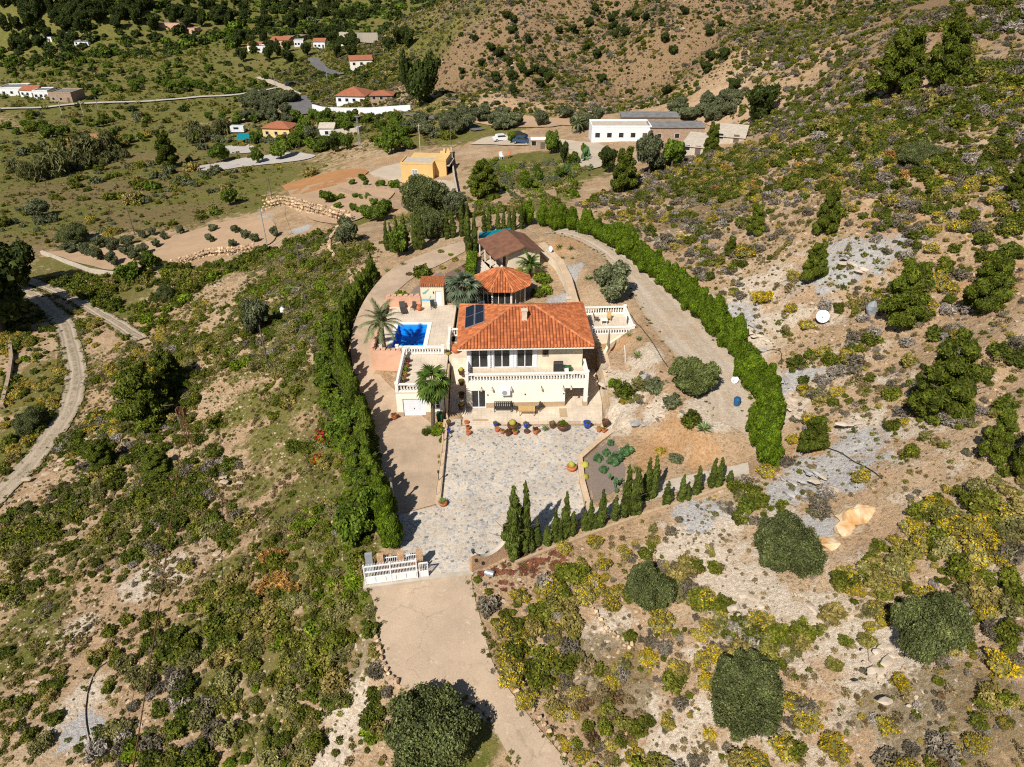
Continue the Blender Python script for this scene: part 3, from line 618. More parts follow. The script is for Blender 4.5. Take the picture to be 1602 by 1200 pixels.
def terrain_mat():
    m, nt, b = nt_new('terrain')
    pos = npos(nt)
    def attr(n):
        a = nt.nodes.new('ShaderNodeAttribute'); a.attribute_name = n; s = nt.nodes.new('ShaderNodeSeparateColor')
        nt.links.new(a.outputs['Color'], s.inputs[0]); return s.outputs
    A = attr('cover_a'); B = attr('cover_b')
    n_big = nnoise(nt, pos, 0.09, 6, 0.62); n_mid = nnoise(nt, pos, 0.5, 6, 0.68); n_fine = nnoise(nt, pos, 3.5, 6, 0.72); n_grit = nnoise(nt, pos, 16, 4, 0.7)
    c = nmix(nt, nmap(nt, n_mid, 0.35, 0.65), (0.455, 0.305, 0.18), (0.325, 0.215, 0.12))
    c = nmix(nt, nmap(nt, n_big, 0.45, 0.65), c, (0.48, 0.345, 0.215))
    c = nmix(nt, nmap(nt, n_fine, 0.55, 0.70), c, (0.52, 0.40, 0.28))
    c = nmix(nt, nmath(nt, 'MULTIPLY', nmap(nt, n_fine, 0.48, 0.34), 0.75), c, (0.13, 0.092, 0.05))
    def edge(s, lo=0.50, hi=0.72, amp=1.7, amp2=0.9):
        v = nmath(nt, 'ADD', s, nmath(nt, 'MULTIPLY', nmath(nt, 'SUBTRACT', n_mid, 0.5), amp))
        v = nmath(nt, 'ADD', v, nmath(nt, 'MULTIPLY', nmath(nt, 'SUBTRACT', n_fine, 0.5), amp2))
        v = nmath(nt, 'MULTIPLY', v, nmap(nt, s, 0.02, 0.15))
        return nmap(nt, v, lo, hi)
    bc = nmix(nt, nmap(nt, n_fine, 0.38, 0.62), (0.135, 0.092, 0.045), (0.29, 0.18, 0.10))
    c = nmix(nt, nmath(nt, 'MULTIPLY', B[2], 1.0), c, bc)
    oc = nmix(nt, nmap(nt, n_fine, 0.4, 0.65), (0.42, 0.225, 0.10), (0.50, 0.32, 0.17))
    c = nmix(nt, nmath(nt, 'MULTIPLY', edge(A[2]), 0.8), c, oc)
    pc = nmix(nt, nmap(nt, n_fine, 0.38, 0.62), (0.66, 0.57, 0.46), (0.46, 0.37, 0.27))
    c = nmix(nt, nmath(nt, 'MULTIPLY', edge(A[0]), 0.9), c, pc)
    gc = nmix(nt, nmap(nt, n_fine, 0.35, 0.65), (0.50, 0.49, 0.47), (0.34, 0.33, 0.32))
    c = nmix(nt, nmath(nt, 'MULTIPLY', edge(A[1]), 0.9), c, gc)
    gr = nmix(nt, nmap(nt, n_mid, 0.35, 0.65), (0.105, 0.118, 0.020), (0.165, 0.142, 0.040))
    gr = nmix(nt, nmath(nt, 'MULTIPLY', nmap(nt, n_big, 0.5, 0.65), 0.75), gr, (0.20, 0.150, 0.06))
    gr = nmix(nt, nmap(nt, n_fine, 0.52, 0.72), gr, (0.075, 0.092, 0.016))
    c = nmix(nt, edge(B[0], 0.25, 0.5, 1.3, 0.6), c, gr)
    dc = nmix(nt, nmap(nt, n_fine, 0.35, 0.65), (0.22, 0.155, 0.070), (0.14, 0.105, 0.045))
    c = nmix(nt, nmath(nt, 'MULTIPLY', edge(B[1], 0.4, 0.65, 1.3, 0.7), 0.75), c, dc)
    n_sp = nnoise(nt, pos, 1.9, 5, 0.8)
    c = nmix(nt, nmath(nt, 'MULTIPLY', nmap(nt, n_sp, 0.56, 0.66), 0.55), c, (0.15, 0.115, 0.06))
    c = nmix(nt, nmath(nt, 'MULTIPLY', nmap(nt, n_sp, 0.44, 0.34), 0.45), c, (0.60, 0.47, 0.33))
    v = nmap(nt, n_grit, 0.25, 0.75, 0.62, 1.34)
    c = nmix(nt, 1.0, c, v, 'MULTIPLY')
    nt.links.new(c, b.inputs['Base Color']); b.inputs['Roughness'].default_value = 0.97; b.inputs['Specular IOR Level'].default_value = 0.08
    hsum = nmath(nt, 'ADD', nmath(nt, 'MULTIPLY', n_mid, 0.7), nmath(nt, 'ADD', nmath(nt, 'MULTIPLY', n_fine, 0.35), nmath(nt, 'MULTIPLY', n_grit, 0.06)))
    nbump(nt, b, hsum, 0.9, 0.5)
terrain_mat()
# ---------------------------------------------------------------- terrain sheet and roads
def build_terrain():
    ny, nx = GX.shape
    V = np.stack([GX.ravel(), GY.ravel(), Hh.ravel()], 1)
    idx = np.arange(nx * ny).reshape(ny, nx)
    Fq = np.stack([idx[:-1, :-1].ravel(), idx[:-1, 1:].ravel(), idx[1:, 1:].ravel(), idx[1:, :-1].ravel()], 1)
    me = np_mesh('terrain', V, Fq, 'terrain', smooth=True)
    for nm, ks in (('cover_a', ('pale', 'grey', 'orange')), ('cover_b', ('green', 'dry', 'brown'))):
        a = me.color_attributes.new(nm, 'FLOAT_COLOR', 'POINT')
        d = np.ones((nx * ny, 4), np.float32)
        for i, k in enumerate(ks): d[:, i] = MASK[k].ravel()
        a.data.foreach_set('color', d.ravel())
    link('terrain', me, kind='structure')
# far slopes are green with woods, the centre hill and right hill bare
MASK['green'] = np.maximum(MASK['green'], sstep(GY, 380, 480) * sstep(-GX + 0.06 * GY, -20, 60) * 0.62)
build_terrain()

def resample(pts, n): return smooth_line(pts, n)
def strip(name, left, right, zf, mat, n=60, m=8, ragged=0.0, lift=0.0, thick=0.0):
    L = resample(left, n); Rr = resample(right, n)
    V = []; T = []
    for i in range(n):
        for j in range(m + 1):
            t = j / m; T.append(t)
            if ragged and j in (0, m):
                t += (random.random() - 0.5) * ragged * (1 if j else 1)
            p = L[i] * (1 - t) + Rr[i] * t
            V.append((p[0], p[1], (zf(p[0], p[1]) + lift)))
    Fq = [(i * (m + 1) + j, i * (m + 1) + j + 1, (i + 1) * (m + 1) + j + 1, (i + 1) * (m + 1) + j) for i in range(n - 1) for j in range(m)]
    a = np.array(V); f = np.array(Fq)
    p0, p1, p2 = a[f[0]][:3]
    if np.cross(p1 - p0, p2 - p0)[2] < 0: f = f[:, ::-1].copy()
    me = np_mesh(name, a, f, mat, smooth=True); at_ = me.attributes.new('across', 'FLOAT', 'POINT'); at_.data.foreach_set('value', np.array(T, np.float32))
    return link(name, me, kind='structure')
def ribbon(name, pts, hw, mat, lift=0.09, m=6):
    pts = [np.array(p) for p in pts]; L = []; Rr = []
    for i, p in enumerate(pts):
        d = pts[min(i + 1, len(pts) - 1)] - pts[max(i - 1, 0)]; d = d / (np.hypot(*d) + 1e-9); nrm = np.array([-d[1], d[0]])
        w = hw * (1 + 0.25 * float(vnoise(np.array(i * 1.0), np.array(3.0), 3.0, 5)))
        L.append(p + nrm * w); Rr.append(p - nrm * w)
    return strip(name, L, Rr, lambda x, y: float(H(x, y)), mat, n=len(pts) * 3, m=m, ragged=0.05, lift=lift)
for k_, s_ in TRK.items(): ribbon(k_, s_, TRACKS[k_][1], TRACKS[k_][2], lift=0.06 + 0.0012 * float(np.hypot(s_[0][0], s_[0][1])))

# property driveway, entrance road, court
strip('driveway', DRIVE_L, DRIVE_R, lambda x, y: float(drive_z(y)), 'drive_concrete', 90, 6, lift=0.02)
strip('entrance_road', ROAD_L, ROAD_R, lambda x, y: float(road_z(y)), 'road_concrete', 120, 8, 0.012, lift=0.02)
structure('stone_court', MB().prism(COURT, -0.3, 0.03), 'crazy_paving')
ter = MB()
ter.prism([(-5.0, 58.75), (9.2, 59.0), (9.5, 62.0), (9.45, 69.2), (-4.8, 67.9)], -0.2, 0.25)
structure('front_terrace', ter, 'terrace_tile')
stp = MB(); stp.box(-4.7, -1.7, 58.35, 58.75, -0.1, 0.16); stp.box(-4.7, -1.7, 57.95, 58.35, -0.1, 0.09)
structure('terrace_step', stp, 'terrace_tile')
structure('gate_threshold', MB().prism([(-11.4, 37.95), (-3.0, 39.1), (-3.0, 38.72), (-11.3, 37.3)], -0.6, 0.05), 'concrete_pale')
# tan doormats of stone set in the terrace
for (x0, x1, y0, y1) in ((-1.9, -1.3, 60.9, 61.4), (4.9, 5.7, 59.6, 61.2), (-4.0, -2.4, 58.9, 59.25)):
    structure('terrace_inlay', MB().box(x0, x1, y0, y1, 0.2, 0.258), 'stone_band')

# plateau track on the right, upper bed, planted slope, front garden path
def blobsheet(name, pxs, mat, lift=0.05):
    w = [P(*q) for q in pxs]; c = sum((Vector(q) for q in w), Vector()) / len(w)
    ring = smooth_line([(q.x, q.y) for q in w] + [(w[0].x, w[0].y)], 10 * len(w))[:-1]
    k = 6; V = []; Fq = []
    for i, q in enumerate(ring):
        for j in range(k + 1):
            t = j / k; x = c.x + (q[0] - c.x) * t; y = c.y + (q[1] - c.y) * t
            V.append((x, y, float(H(x, y)) + lift))
    n = len(ring)
    for i in range(n):
        a = i * (k + 1); b_ = ((i + 1) % n) * (k + 1)
        for j in range(k): Fq.append((a + j, a + j + 1, b_ + j + 1, b_ + j))
    a = np.array(V); f = np.array(Fq); p0, p1, p2 = a[f[1]][:3]
    if np.cross(p1 - p0, p2 - p0)[2] < 0: f = f[:, ::-1].copy()
    return link(name, np_mesh(name, a, f, mat, smooth=True), kind='structure')
wl = [(5.5, 102.3), (9.3, 99.0), (12.0, 94.0), (13.6, 88.0), (14.6, 82.0), (15.2, 76.0), (16.0, 70.0), (17.4, 64.0), (18.8, 58.5), (18.6, 54.5)]
wr = [(5.0, 105.0), (11.0, 102.5), (15.0, 95.0), (17.6, 88.0), (20.0, 80.0), (21.6, 73.5), (23.0, 67.0), (24.0, 61.0), (23.0, 55.0), (21.5, 51.5)]
strip('plateau_track', wl, wr, lambda x, y: float(H(x, y)), 'yard_dirt', 140, 8, 0.03, lift=0.04)
fl = [tuple(P(*q)[:2]) for q in ((925, 800), (965, 783), (1010, 764), (1060, 748), (1120, 735), (1170, 724))]
fr_ = [tuple(P(*q)[:2]) for q in ((925, 822), (970, 803), (1015, 785), (1065, 768), (1120, 754), (1172, 742))]
strip('garden_path', fl, fr_, lambda x, y: float(H(x, y)), 'concrete_pale', 40, 5, lift=0.06)
strip('cactus_bed', [(6.5, 52.1), (6.75, 49), (6.9, 46.2)], [(9.9, 55.3), (10.2, 51), (10.0, 48.2)], lambda x, y: float(H(x, y)), 'gravel_dark', 20, 10, 0.06, lift=0.05)
strip('lava_gravel_bed', [(-8.3, 80.5), (-8.6, 84.5), (-9.0, 88.3)], [(-5.1, 78.5), (-5.1, 84), (-6.1, 92.0)], lambda x, y: float(H(x, y)), 'lava_bed', 30, 8, 0.05, lift=0.05)
strip('shade_garden_bed', [(-13.4, 82.0), (-11.6, 86.0), (-9.6, 89.0)], [(-8.7, 80.4), (-8.9, 84.5), (-9.2, 88.2)], lambda x, y: float(H(x, y)), 'gravel_dark', 20, 8, 0.05, lift=0.05)
strip('house_side_bed', [(-7.0, 68.2), (-7.1, 74), (-8.0, 80.3)], [(-5.9, 68.2), (-6.2, 74), (-5.2, 78.4)], lambda x, y: float(H(x, y)), 'lava_bed', 20, 4, lift=0.05)
for nm, pxs, mt in (
    ('parking_yard', [(735, 226), (770, 215), (830, 216), (900, 222), (945, 232), (930, 246), (880, 228), (800, 228)], 'pale_track'),
    ('house_yard', [(885, 222), (935, 226), (960, 240), (940, 262), (905, 262), (890, 240)], 'pale_track'),
    ('yellow_house_yard', [(578, 272), (600, 262), (632, 258), (640, 285), (690, 283), (712, 290), (716, 318), (700, 312), (640, 290), (590, 280)], 'pale_track'),
    ('almond_terrace', [(72, 396), (150, 388), (235, 378), (290, 366), (345, 350), (400, 342), (430, 352), (420, 384), (330, 398), (255, 415), (180, 424), (120, 412)], 'plough_soil'),
    ('vineyard_terrace', [(450, 300), (500, 288), (570, 275), (620, 290), (600, 320), (560, 345), (510, 350), (470, 330)], 'plough_soil'),
    ('orange_terrace', [(440, 292), (480, 280), (540, 266), (575, 268), (560, 280), (500, 298), (462, 305)], 'red_soil'),
    ('farm_yard', [(300, 262), (370, 250), (440, 240), (490, 243), (480, 250), (400, 260), (330, 268)], 'pale_gravel'),
    ('garden_plot', [(330, 232), (380, 226), (400, 232), (390, 240), (345, 240)], 'pale_gravel'),
    ('ploughed_field', [(95, 220), (150, 210), (160, 217), (110, 228)], 'red_soil'),
    ('hill_terrace', [(700, 186), (780, 178), (870, 186), (900, 196), (850, 200), (760, 196)], 'plough_soil'),
    ('olive_terrace', [(1040, 168), (1120, 160), (1180, 180), (1240, 188), (1180, 197), (1090, 190)], 'plough_soil')):
    blobsheet(nm, pxs, mt, 0.25)

# ---------------------------------------------------------------- the villa
YAW = R(2.0)
def frame(ox, oy, oz, yaw):
    ca, sa = math.cos(yaw), math.sin(yaw)
    return lambda x, y, z: (ox + x * ca - y * sa, oy + x * sa + y * ca, oz + z)

class TB(MB):
    """mesh builder in a local frame"""
    def __init__(s, fr): super().__init__(); s.fr = fr
    def b(s, x0, x1, y0, y1, z0, z1): return s.box(x0, x1, y0, y1, z0, z1, s.fr)
    def t(s, pts, r, n=6): return s.tube([s.fr(*p) for p in pts], r, n)

BAL_MESH = MB().lathe([(0.075, 0.0), (0.075, 0.06), (0.045, 0.10), (0.085, 0.24), (0.075, 0.36), (0.04, 0.52), (0.05, 0.60), (0.075, 0.63), (0.075, 0.68)], 8).mesh('baluster', 'white_trim', True)
def balustrade(parent, a, b, gap=0.29, base=0.12, top=0.14, h=0.95, post=(1, 1)):
    """between two ground points"""
    a = Vector(a); b = Vector(b); d = b - a; L = d.length; u = d / L; yaw = math.atan2(u.y, u.x)
    fr = lambda x, y, z: (a.x + u.x * x - u.y * y, a.y + u.y * x + u.x * y, a.z + u.z * x + z)
    TB(fr).b(0, L, -0.10, 0.10, 0, base).obj('base_rail', 'white_trim', parent)
    TB(fr).b(-0.02, L + 0.02, -0.12, 0.12, h - top, h).obj('handrail', 'white_trim', parent)
    n = max(2, int(L / gap)); hs = (h - top - base) / 0.68
    for i in range(n):
        x = (i + 0.5) * L / n
        link('baluster', BAL_MESH, parent, loc=fr(x, 0, base), rz=yaw, scale=(1, 1, hs))
    for on, x in zip(post, (0, L)):
        if on:
            q = TB(fr); q.b(x - 0.15, x + 0.15, -0.15, 0.15, 0.001, h + 0.08); q.b(x - 0.19, x + 0.19, -0.19, 0.19, h + 0.08, h + 0.15)
            q.obj('post', 'white_trim', parent)

def tile_facet(mb, p0, p1, up_pts, col=0.34, row=0.42, lift=0.03):
    """half-round tiles on the roof facet with eave p0-p1 and upper points up_pts (convex)"""
    p0 = Vector(p0); p1 = Vector(p1); eu = (p1 - p0).normalized(); W = (p1 - p0).length
    q = Vector(up_pts[0]) - p0; ev = (q - eu * q.dot(eu)).normalized(); nn = eu.cross(ev)
    if nn.z < 0: nn = -nn
    poly = [(0, 0), (W, 0)] + [((Vector(p) - p0).dot(eu), (Vector(p) - p0).dot(ev)) for p in up_pts]
    n = max(3, int(W / col)); rad = W / n * 0.40
    for i in range(n):
        u = (i + 0.5) * W / n; vs = []
        for k in range(len(poly)):
            a = poly[k]; b = poly[(k + 1) % len(poly)]
            if (a[0] - u) * (b[0] - u) < 0: vs.append(a[1] + (b[1] - a[1]) * (u - a[0]) / (b[0] - a[0]))
        if len(vs) < 2: continue
        v0, v1 = min(vs), max(vs)
        v = v0 - 0.08; first = True
        while v < v1:
            e = min(v + row * 1.12, v1 + 0.05)
            if e - v > 0.06:
                pts = []
                for vv, h in ((v, lift + 0.035), (e, lift)):
                    for k in range(5):
                        t = math.pi * k / 4
                        pts.append(p0 + eu * (u - rad * math.cos(t) * 1.05) + ev * vv + nn * (h + rad * 0.62 * math.sin(t)))
                c0 = p0 + eu * u + ev * v + nn * (lift + 0.0)
                pts.append(c0)
                mb.add(pts, [(k, k + 1, k + 6, k + 5) for k in range(4)] + [(10, k + 1, k) for k in range(4)])
            v += row
def cap_line(parent, a, b, r=0.13, name='hip_cap'):
    a = Vector(a); b = Vector(b); L = (b - a).length; n = max(2, int(L / 0.42)); m = MB()
    for i in range(n):
        s_ = a + (b - a) * (i / n); e_ = a + (b - a) * ((i + 1.12) / n)
        m.tube([s_, e_], [r * 1.12, r * 0.92], 7)
    return m.obj(name, 'hip_cap', parent)

VF = frame(1.55, 61.45, 0.25, YAW)
villa = thing('villa', 'two-storey cream villa with orange hipped tile roof and long front balcony', 'villa', VF(0, 5.5, -0.02), YAW)
VFL = frame(0, -5.5, 0.02, 0.0)          # villa-local frame relative to its empty
def vb(): return TB(VFL)
# ground floor: x -6.25..6.25 ; porch on the right x 4.15..6.3 open
w = vb(); w.b(-6.25, -5.75, 0, 0.3, 0.0, 2.85)                                  # left of the door
w.b(-4.25, 3.95, 0, 0.3, 0.0, 2.85); w.b(-5.75, -4.25, 0, 0.3, 2.15, 2.85)      # beside and over the door
w.b(-6.25, -5.95, 0.3, 11.0, 0.0, 2.85); w.b(3.65, 3.95, 0.3, 6.5, 0.0, 2.85); w.b(3.95, 6.2, 6.2, 6.5, 0.0, 2.85)
w.b(3.95, 6.3, 0.0, 0.3, 2.25, 2.85)                                           # porch lintel
w.b(6.0, 6.3, 0.3, 6.5, 2.25, 2.85)
w.obj('ground_floor_wall', 'white_paint', villa)
pz = vb(); pz.b(5.9, 6.3, 0, 0.4, 0.55, 2.25); pz.obj('porch_pillar', 'white_paint', villa)
pz = vb(); pz.b(5.86, 6.34, -0.04, 0.44, 0.0, 0.55); pz.obj('pillar_base', 'stone_band', villa)
sk = vb(); sk.b(-6.27, -5.75, -0.03, 0.0, 0.0, 0.62); sk.b(-4.25, 3.97, -0.03, 0.0, 0.0, 0.62); sk.obj('stone_skirting', 'stone_band', villa)
vb().b(-6.3, 6.3, 0.0, 3.4, 2.85, 3.10).obj('balcony_slab', 'white_paint', villa)
vb().b(-6.22, 6.22, 0.06, 3.0, 3.10, 3.13).obj('balcony_floor', 'terrace_tile', villa)
# upper floor
w = vb()
WIN = [(-5.75, -3.95), (-3.35, -1.65), (-0.95, 0.75)]
xs = [-6.0]
for a, b_ in WIN:
    w.b(xs[-1], a, 2.85, 3.1, 3.13, 6.05); xs.append(b_)
    w.b(a, b_, 2.85, 3.1, 5.45, 6.05)
w.b(xs[-1], 1.75, 2.85, 3.1, 3.13, 6.05); w.b(1.75, 2.35, 2.85, 3.1, 3.13, 4.55); w.b(1.75, 2.35, 2.85, 3.1, 5.25, 6.05); w.b(2.35, 5.95, 2.85, 3.1, 3.13, 6.05)
w.b(-6.0, -5.75, 3.1, 11.4, 2.9, 6.05); w.b(5.7, 5.95, 3.1, 11.4, 2.9, 6.05); w.b(-6.0, 5.95, 11.4, 11.65, 2.9, 6.05)
w.obj('upper_floor_wall', 'cream_wall', villa)
for a, b_ in WIN:
    d = vb(); d.b(a, a + 0.07, 2.92, 3.02, 3.14, 5.45); d.b(b_ - 0.07, b_, 2.92, 3.02, 3.14, 5.45); d.b(a + 0.07, b_ - 0.07, 2.92, 3.02, 5.38, 5.45); d.b(a + 0.07, b_ - 0.07, 2.92, 3.02, 3.14, 3.22)
    mid = (a + b_) / 2; d.b(mid - 0.05, mid + 0.05, 2.91, 3.03, 3.22, 5.38)
    f = d.obj('window_door', 'window_frame', villa)
    for x0, x1 in ((a + 0.07, mid - 0.05), (mid + 0.05, b_ - 0.07)):
        vb().b(x0, x1, 2.955, 2.985, 3.22, 5.38).obj('pane', 'dark_glass', f)
    for sx in (a - 0.42, b_ + 0.02):          # folded-back white shutters
        s_ = vb(); s_.b(sx, sx + 0.40, 2.795, 2.845, 3.16, 5.45)
        o = s_.obj('shutter', 'door_white', villa)
        for k in range(9): vb().b(sx + 0.05, sx + 0.35, 2.775, 2.795, 3.28 + k * 0.235, 3.42 + k * 0.235).obj('slat', 'door_white', o)
f = vb(); f.b(1.75, 2.35, 2.93, 3.0, 4.55, 5.25); f = f.obj('small_window', 'dark_glass', villa)
gr = vb()
for k in range(5): gr.b(1.74 + k * 0.145, 1.77 + k * 0.145, 2.78, 2.81, 4.5, 5.3)
gr.b(1.72, 2.38, 2.78, 2.82, 4.48, 4.52); gr.b(1.72, 2.38, 2.78, 2.82, 5.28, 5.32); gr.obj('window_grille', 'black_iron', f)
# sliding front door
d = vb(); d.b(-5.75, -5.67, 0.08, 0.2, 0.0, 2.15); d.b(-4.33, -4.25, 0.08, 0.2, 0.0, 2.15); d.b(-5.67, -4.33, 0.08, 0.2, 2.07, 2.15); d.b(-5.67, -4.33, 0.08, 0.2, 0.0, 0.08); d.b(-5.04, -4.96, 0.07, 0.2, 0.08, 2.07)
fd = d.obj('sliding_door', 'door_white', villa)
for x0, x1 in ((-5.67, -5.04), (-4.96, -4.33)): vb().b(x0, x1, 0.12, 0.16, 0.08, 2.07).obj('pane', 'dark_glass', fd)
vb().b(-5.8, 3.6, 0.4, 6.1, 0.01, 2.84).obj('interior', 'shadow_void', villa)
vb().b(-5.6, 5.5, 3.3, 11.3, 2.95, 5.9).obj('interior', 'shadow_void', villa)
# balcony balustrades
def bal_villa(a, b_, post): balustrade(villa, VFL(*a, 3.13), VFL(*b_, 3.13), post=post)
bal_villa((-6.15, 0.15), (-2.1, 0.15), (1, 0)); bal_villa((-2.08, 0.15), (2.0, 0.15), (0, 0)); bal_villa((2.02, 0.15), (6.15, 0.15), (0, 1)); bal_villa((-6.15, 0.3), (-6.15, 2.8), (0, 0)); bal_villa((6.15, 0.3), (6.15, 2.8), (0, 0))
# air conditioner, wall lamps
ac = vb(); ac.b(-2.65, -1.75, -0.42, -0.04, 1.75, 2.42); ac = ac.obj('air_conditioner', 'door_white', villa)
g_ = TB(VFL); g_.lathe([(0.26, 0), (0.26, 0.02)], 14); 
for v_i in range(len(g_.v)): x, y, z = g_.v[v_i]; g_.v[v_i] = VFL(-2.32 + x, -0.425 - z, 2.08 + y)
g_.obj('fan_grille', 'galvanised', ac)
vb().b(-2.6, -2.55, -0.4, 0.0, 1.68, 1.75).obj('bracket', 'black_iron', ac); vb().b(-1.85, -1.8, -0.4, 0.0, 1.68, 1.75).obj('bracket', 'black_iron', ac)
for x in (-4.7, -3.6, -1.65, 1.45, 3.7, 4.5):
    q = vb(); q.t([(x, -0.02, 2.6), (x, -0.25, 2.66), (x, -0.32, 2.55)], 0.03, 5); l_ = q.obj('wall_lamp', 'black_iron', villa)
    vb().b(x - 0.08, x + 0.08, -0.42, -0.24, 2.3, 2.54).obj('lamp_glass', 'chimney_cream', l_)
for x in (-4.05, -0.2, 3.8): vb().b(x - 0.06, x + 0.06, -0.08, -0.02, 1.55, 1.68).obj('wall_socket', 'black_iron', villa)
# roof: eaves at z 6.05 (local), overhang
ez = 6.05; RX0, RX1, RY0, RY1 = -7.02, 6.92, 1.85, 11.95; RZ = ez + 2.2; rA, rB = (-1.25, 6.9), (1.15, 6.9)
c00, c10, c11, c01 = VFL(RX0, RY0, ez), VFL(RX1, RY0, ez), VFL(RX1, RY1, ez), VFL(RX0, RY1, ez); ra, rb = VFL(*rA, RZ), VFL(*rB, RZ)
m = MB(); m.add([c00, c10, c11, c01, ra, rb], [(0, 1, 5, 4), (1, 2, 5), (2, 3, 4, 5), (3, 0, 4)])
m.box(RX0 + 0.05, RX1 - 0.05, RY0 + 0.05, RY1 - 0.05, ez - 0.16, ez - 0.02, VFL)
roof = m.obj('roof', 'roof_channel_shade', villa)
m = MB(); tile_facet(m, c00, c10, [rb, ra]); tile_facet(m, c10, c11, [rb]); tile_facet(m, c11, c01, [ra, rb]); tile_facet(m, c01, c00, [ra])
m.obj('roof_tiles', 'roof_tile', roof, kind='stuff')
for a, b_ in ((c00, ra), (c10, rb), (c11, rb), (c01, ra), (ra, rb)): cap_line(roof, Vector(a) + Vector((0, 0, 0.1)), Vector(b_) + Vector((0, 0, 0.1)))
eav = vb(); eav.b(RX0 - 0.02, RX1 + 0.02, RY0 - 0.02, RY0 + 0.1, ez - 0.2, ez - 0.03); eav.b(RX0 - 0.02, RX0 + 0.1, RY0 + 0.1, RY1, ez - 0.2, ez - 0.03); eav.b(RX1 - 0.1, RX1 + 0.02, RY0 + 0.1, RY1, ez - 0.2, ez - 0.03); eav.obj('eave_board', 'white_paint', roof)
ch = vb(); ch.b(-0.35, 0.2, 5.05, 5.6, RZ - 0.95, RZ + 0.35); ch.b(-0.42, 0.27, 4.98, 5.67, RZ + 0.35, RZ + 0.43); ch.obj('chimney', 'chimney_cream', roof)
ch = vb(); ch.b(5.0, 5.5, 11.0, 11.5, ez + 0.2, ez + 1.0); ch.b(4.93, 5.57, 10.93, 11.57, ez + 1.0, ez + 1.1); ch.obj('chimney', 'chimney_cream', roof)
# solar panel lying on the left roof face
nl = (Vector(ra) - Vector(c00)).cross(Vector(c01) - Vector(c00)).normalized(); nl = nl if nl.z > 0 else -nl
def on_left(u, v, h):   # u along eave from front, v upslope metres
    e1 = (Vector(c01) - Vector(c00)).normalized(); e2 = nl.cross(e1); e2 = e2 if e2.z > 0 else -e2
    return Vector(c00) + e1 * u + e2 * v + nl * h
sp = None
for (v0, v1) in ((0.75, 1.85), (1.9, 3.0)):
    q = MB(); q.add([on_left(u, v, h) for h in (0.16, 0.20) for u, v in ((3.6, v0), (8.6, v0), (8.6, v1), (3.6, v1))], [(3, 2, 1, 0), (4, 5, 6, 7), (0, 1, 5, 4), (1, 2, 6, 5), (2, 3, 7, 6), (3, 0, 4, 7)])
    o = q.obj('solar_panel', 'galvanised', roof)
    for k in range(2):
        ua = 3.66 + k * 2.47; ub = ua + 2.41
        q = MB(); q.add([on_left(u, v, 0.207) for u, v in ((ua, v0 + 0.05), (ub, v0 + 0.05), (ub, v1 - 0.05), (ua, v1 - 0.05))], [(0, 1, 2, 3)])
        if (q.v and (Vector(q.v[1]) - Vector(q.v[0])).cross(Vector(q.v[2]) - Vector(q.v[0])).z < 0): q.f = [tuple(reversed(q.f[0]))]
        q.obj('cell_sheet', 'solar_cell', o)

# right-hand balustraded terrace
tf = frame(9.0, 71.3, 0, R(3.0))
terr = thing('side_terrace', 'white balustraded terrace at the right side of the villa', 'terrace')
q = TB(tf); q.b(-0.6, 5.0, -0.1, 5.4, 2.0, 3.45); q.obj('base', 'cream_wall', terr)
q = TB(tf); q.b(-0.5, 4.9, 0.0, 5.3, 3.45, 3.5); q.obj('floor_tiles', 'terrace_tile', terr)
for a, b_, c_ in (((0.0, 0.05), (4.8, 0.05), (1, 1)), ((4.8, 0.2), (4.8, 5.05), (0, 0)), ((-0.3, 5.2), (4.8, 5.2), (1, 1))): balustrade(terr, tf(*a, 3.5), tf(*b_, 3.5), post=c_)
def chair(name, label, loc, rz, mat='weathered_wood', s=1.0, group=None):
    t = thing(name, label, 'chair', loc, rz, group, s)
    MB().box(-0.26, 0.26, -0.26, 0.26, 0.40, 0.46).obj('seat', mat, t)
    b_ = MB(); b_.add([(-0.26, 0.22, 0.44), (0.26, 0.22, 0.44), (0.26, 0.36, 1.0), (-0.26, 0.36, 1.0), (-0.26, 0.27, 0.44), (0.26, 0.27, 0.44), (0.26, 0.41, 1.0), (-0.26, 0.41, 1.0)], [(0, 1, 2, 3), (7, 6, 5, 4), (0, 4, 5, 1), (1, 5, 6, 2), (2, 6, 7, 3), (3, 7, 4, 0)]); b_.obj('backrest', mat, t)
    for x in (-0.23, 0.23):
        for y in (-0.23, 0.23): MB().box(x - 0.025, x + 0.025, y - 0.025, y + 0.025, 0, 0.40).obj('leg', mat, t)
    return t
chair('patio_chair', 'folding chair with tan back on the side terrace', tf(2.6, 3.4, 3.5), R(-10), 'pine_wood')
chair('patio_chair', 'dark folding chair on the side terrace near the villa', tf(1.1, 3.3, 3.5), R(80), 'weathered_wood')
tb = thing('patio_table', 'low pale table between the two terrace chairs', 'table', tf(1.9, 2.7, 3.5))
MB().box(-0.4, 0.4, -0.4, 0.4, 0.5, 0.55).obj('tabletop', 'white_trim', tb)
for x in (-.3, .3):
    for y in (-.3, .3): MB().box(x - .03, x + .03, y - .03, y + .03, 0, .5).obj('leg', 'white_trim', tb)
q = TB(tf); q.b(4.6, 4.72, 2.4, 2.8, 3.52, 4.35); q.obj('blue_towel', 'blue_plastic', None, label='blue towel hanging over the right balustrade of the side terrace', cat='towel')
# closed parasol beside the villa
pr = thing('closed_parasol', 'closed grey parasol standing in the gap right of the villa', 'parasol', (10.6, 68.3, float(H(10.6, 68.3))))
MB().tube([(0, 0, 0), (0, 0, 3.4)], 0.035, 6).obj('pole', 'grey_plastic', pr)
MB().lathe([(0.05, 1.2), (0.15, 1.35), (0.12, 2.4), (0.04, 3.25)], 8).obj('folded_canopy', 'gravel_dark', pr)

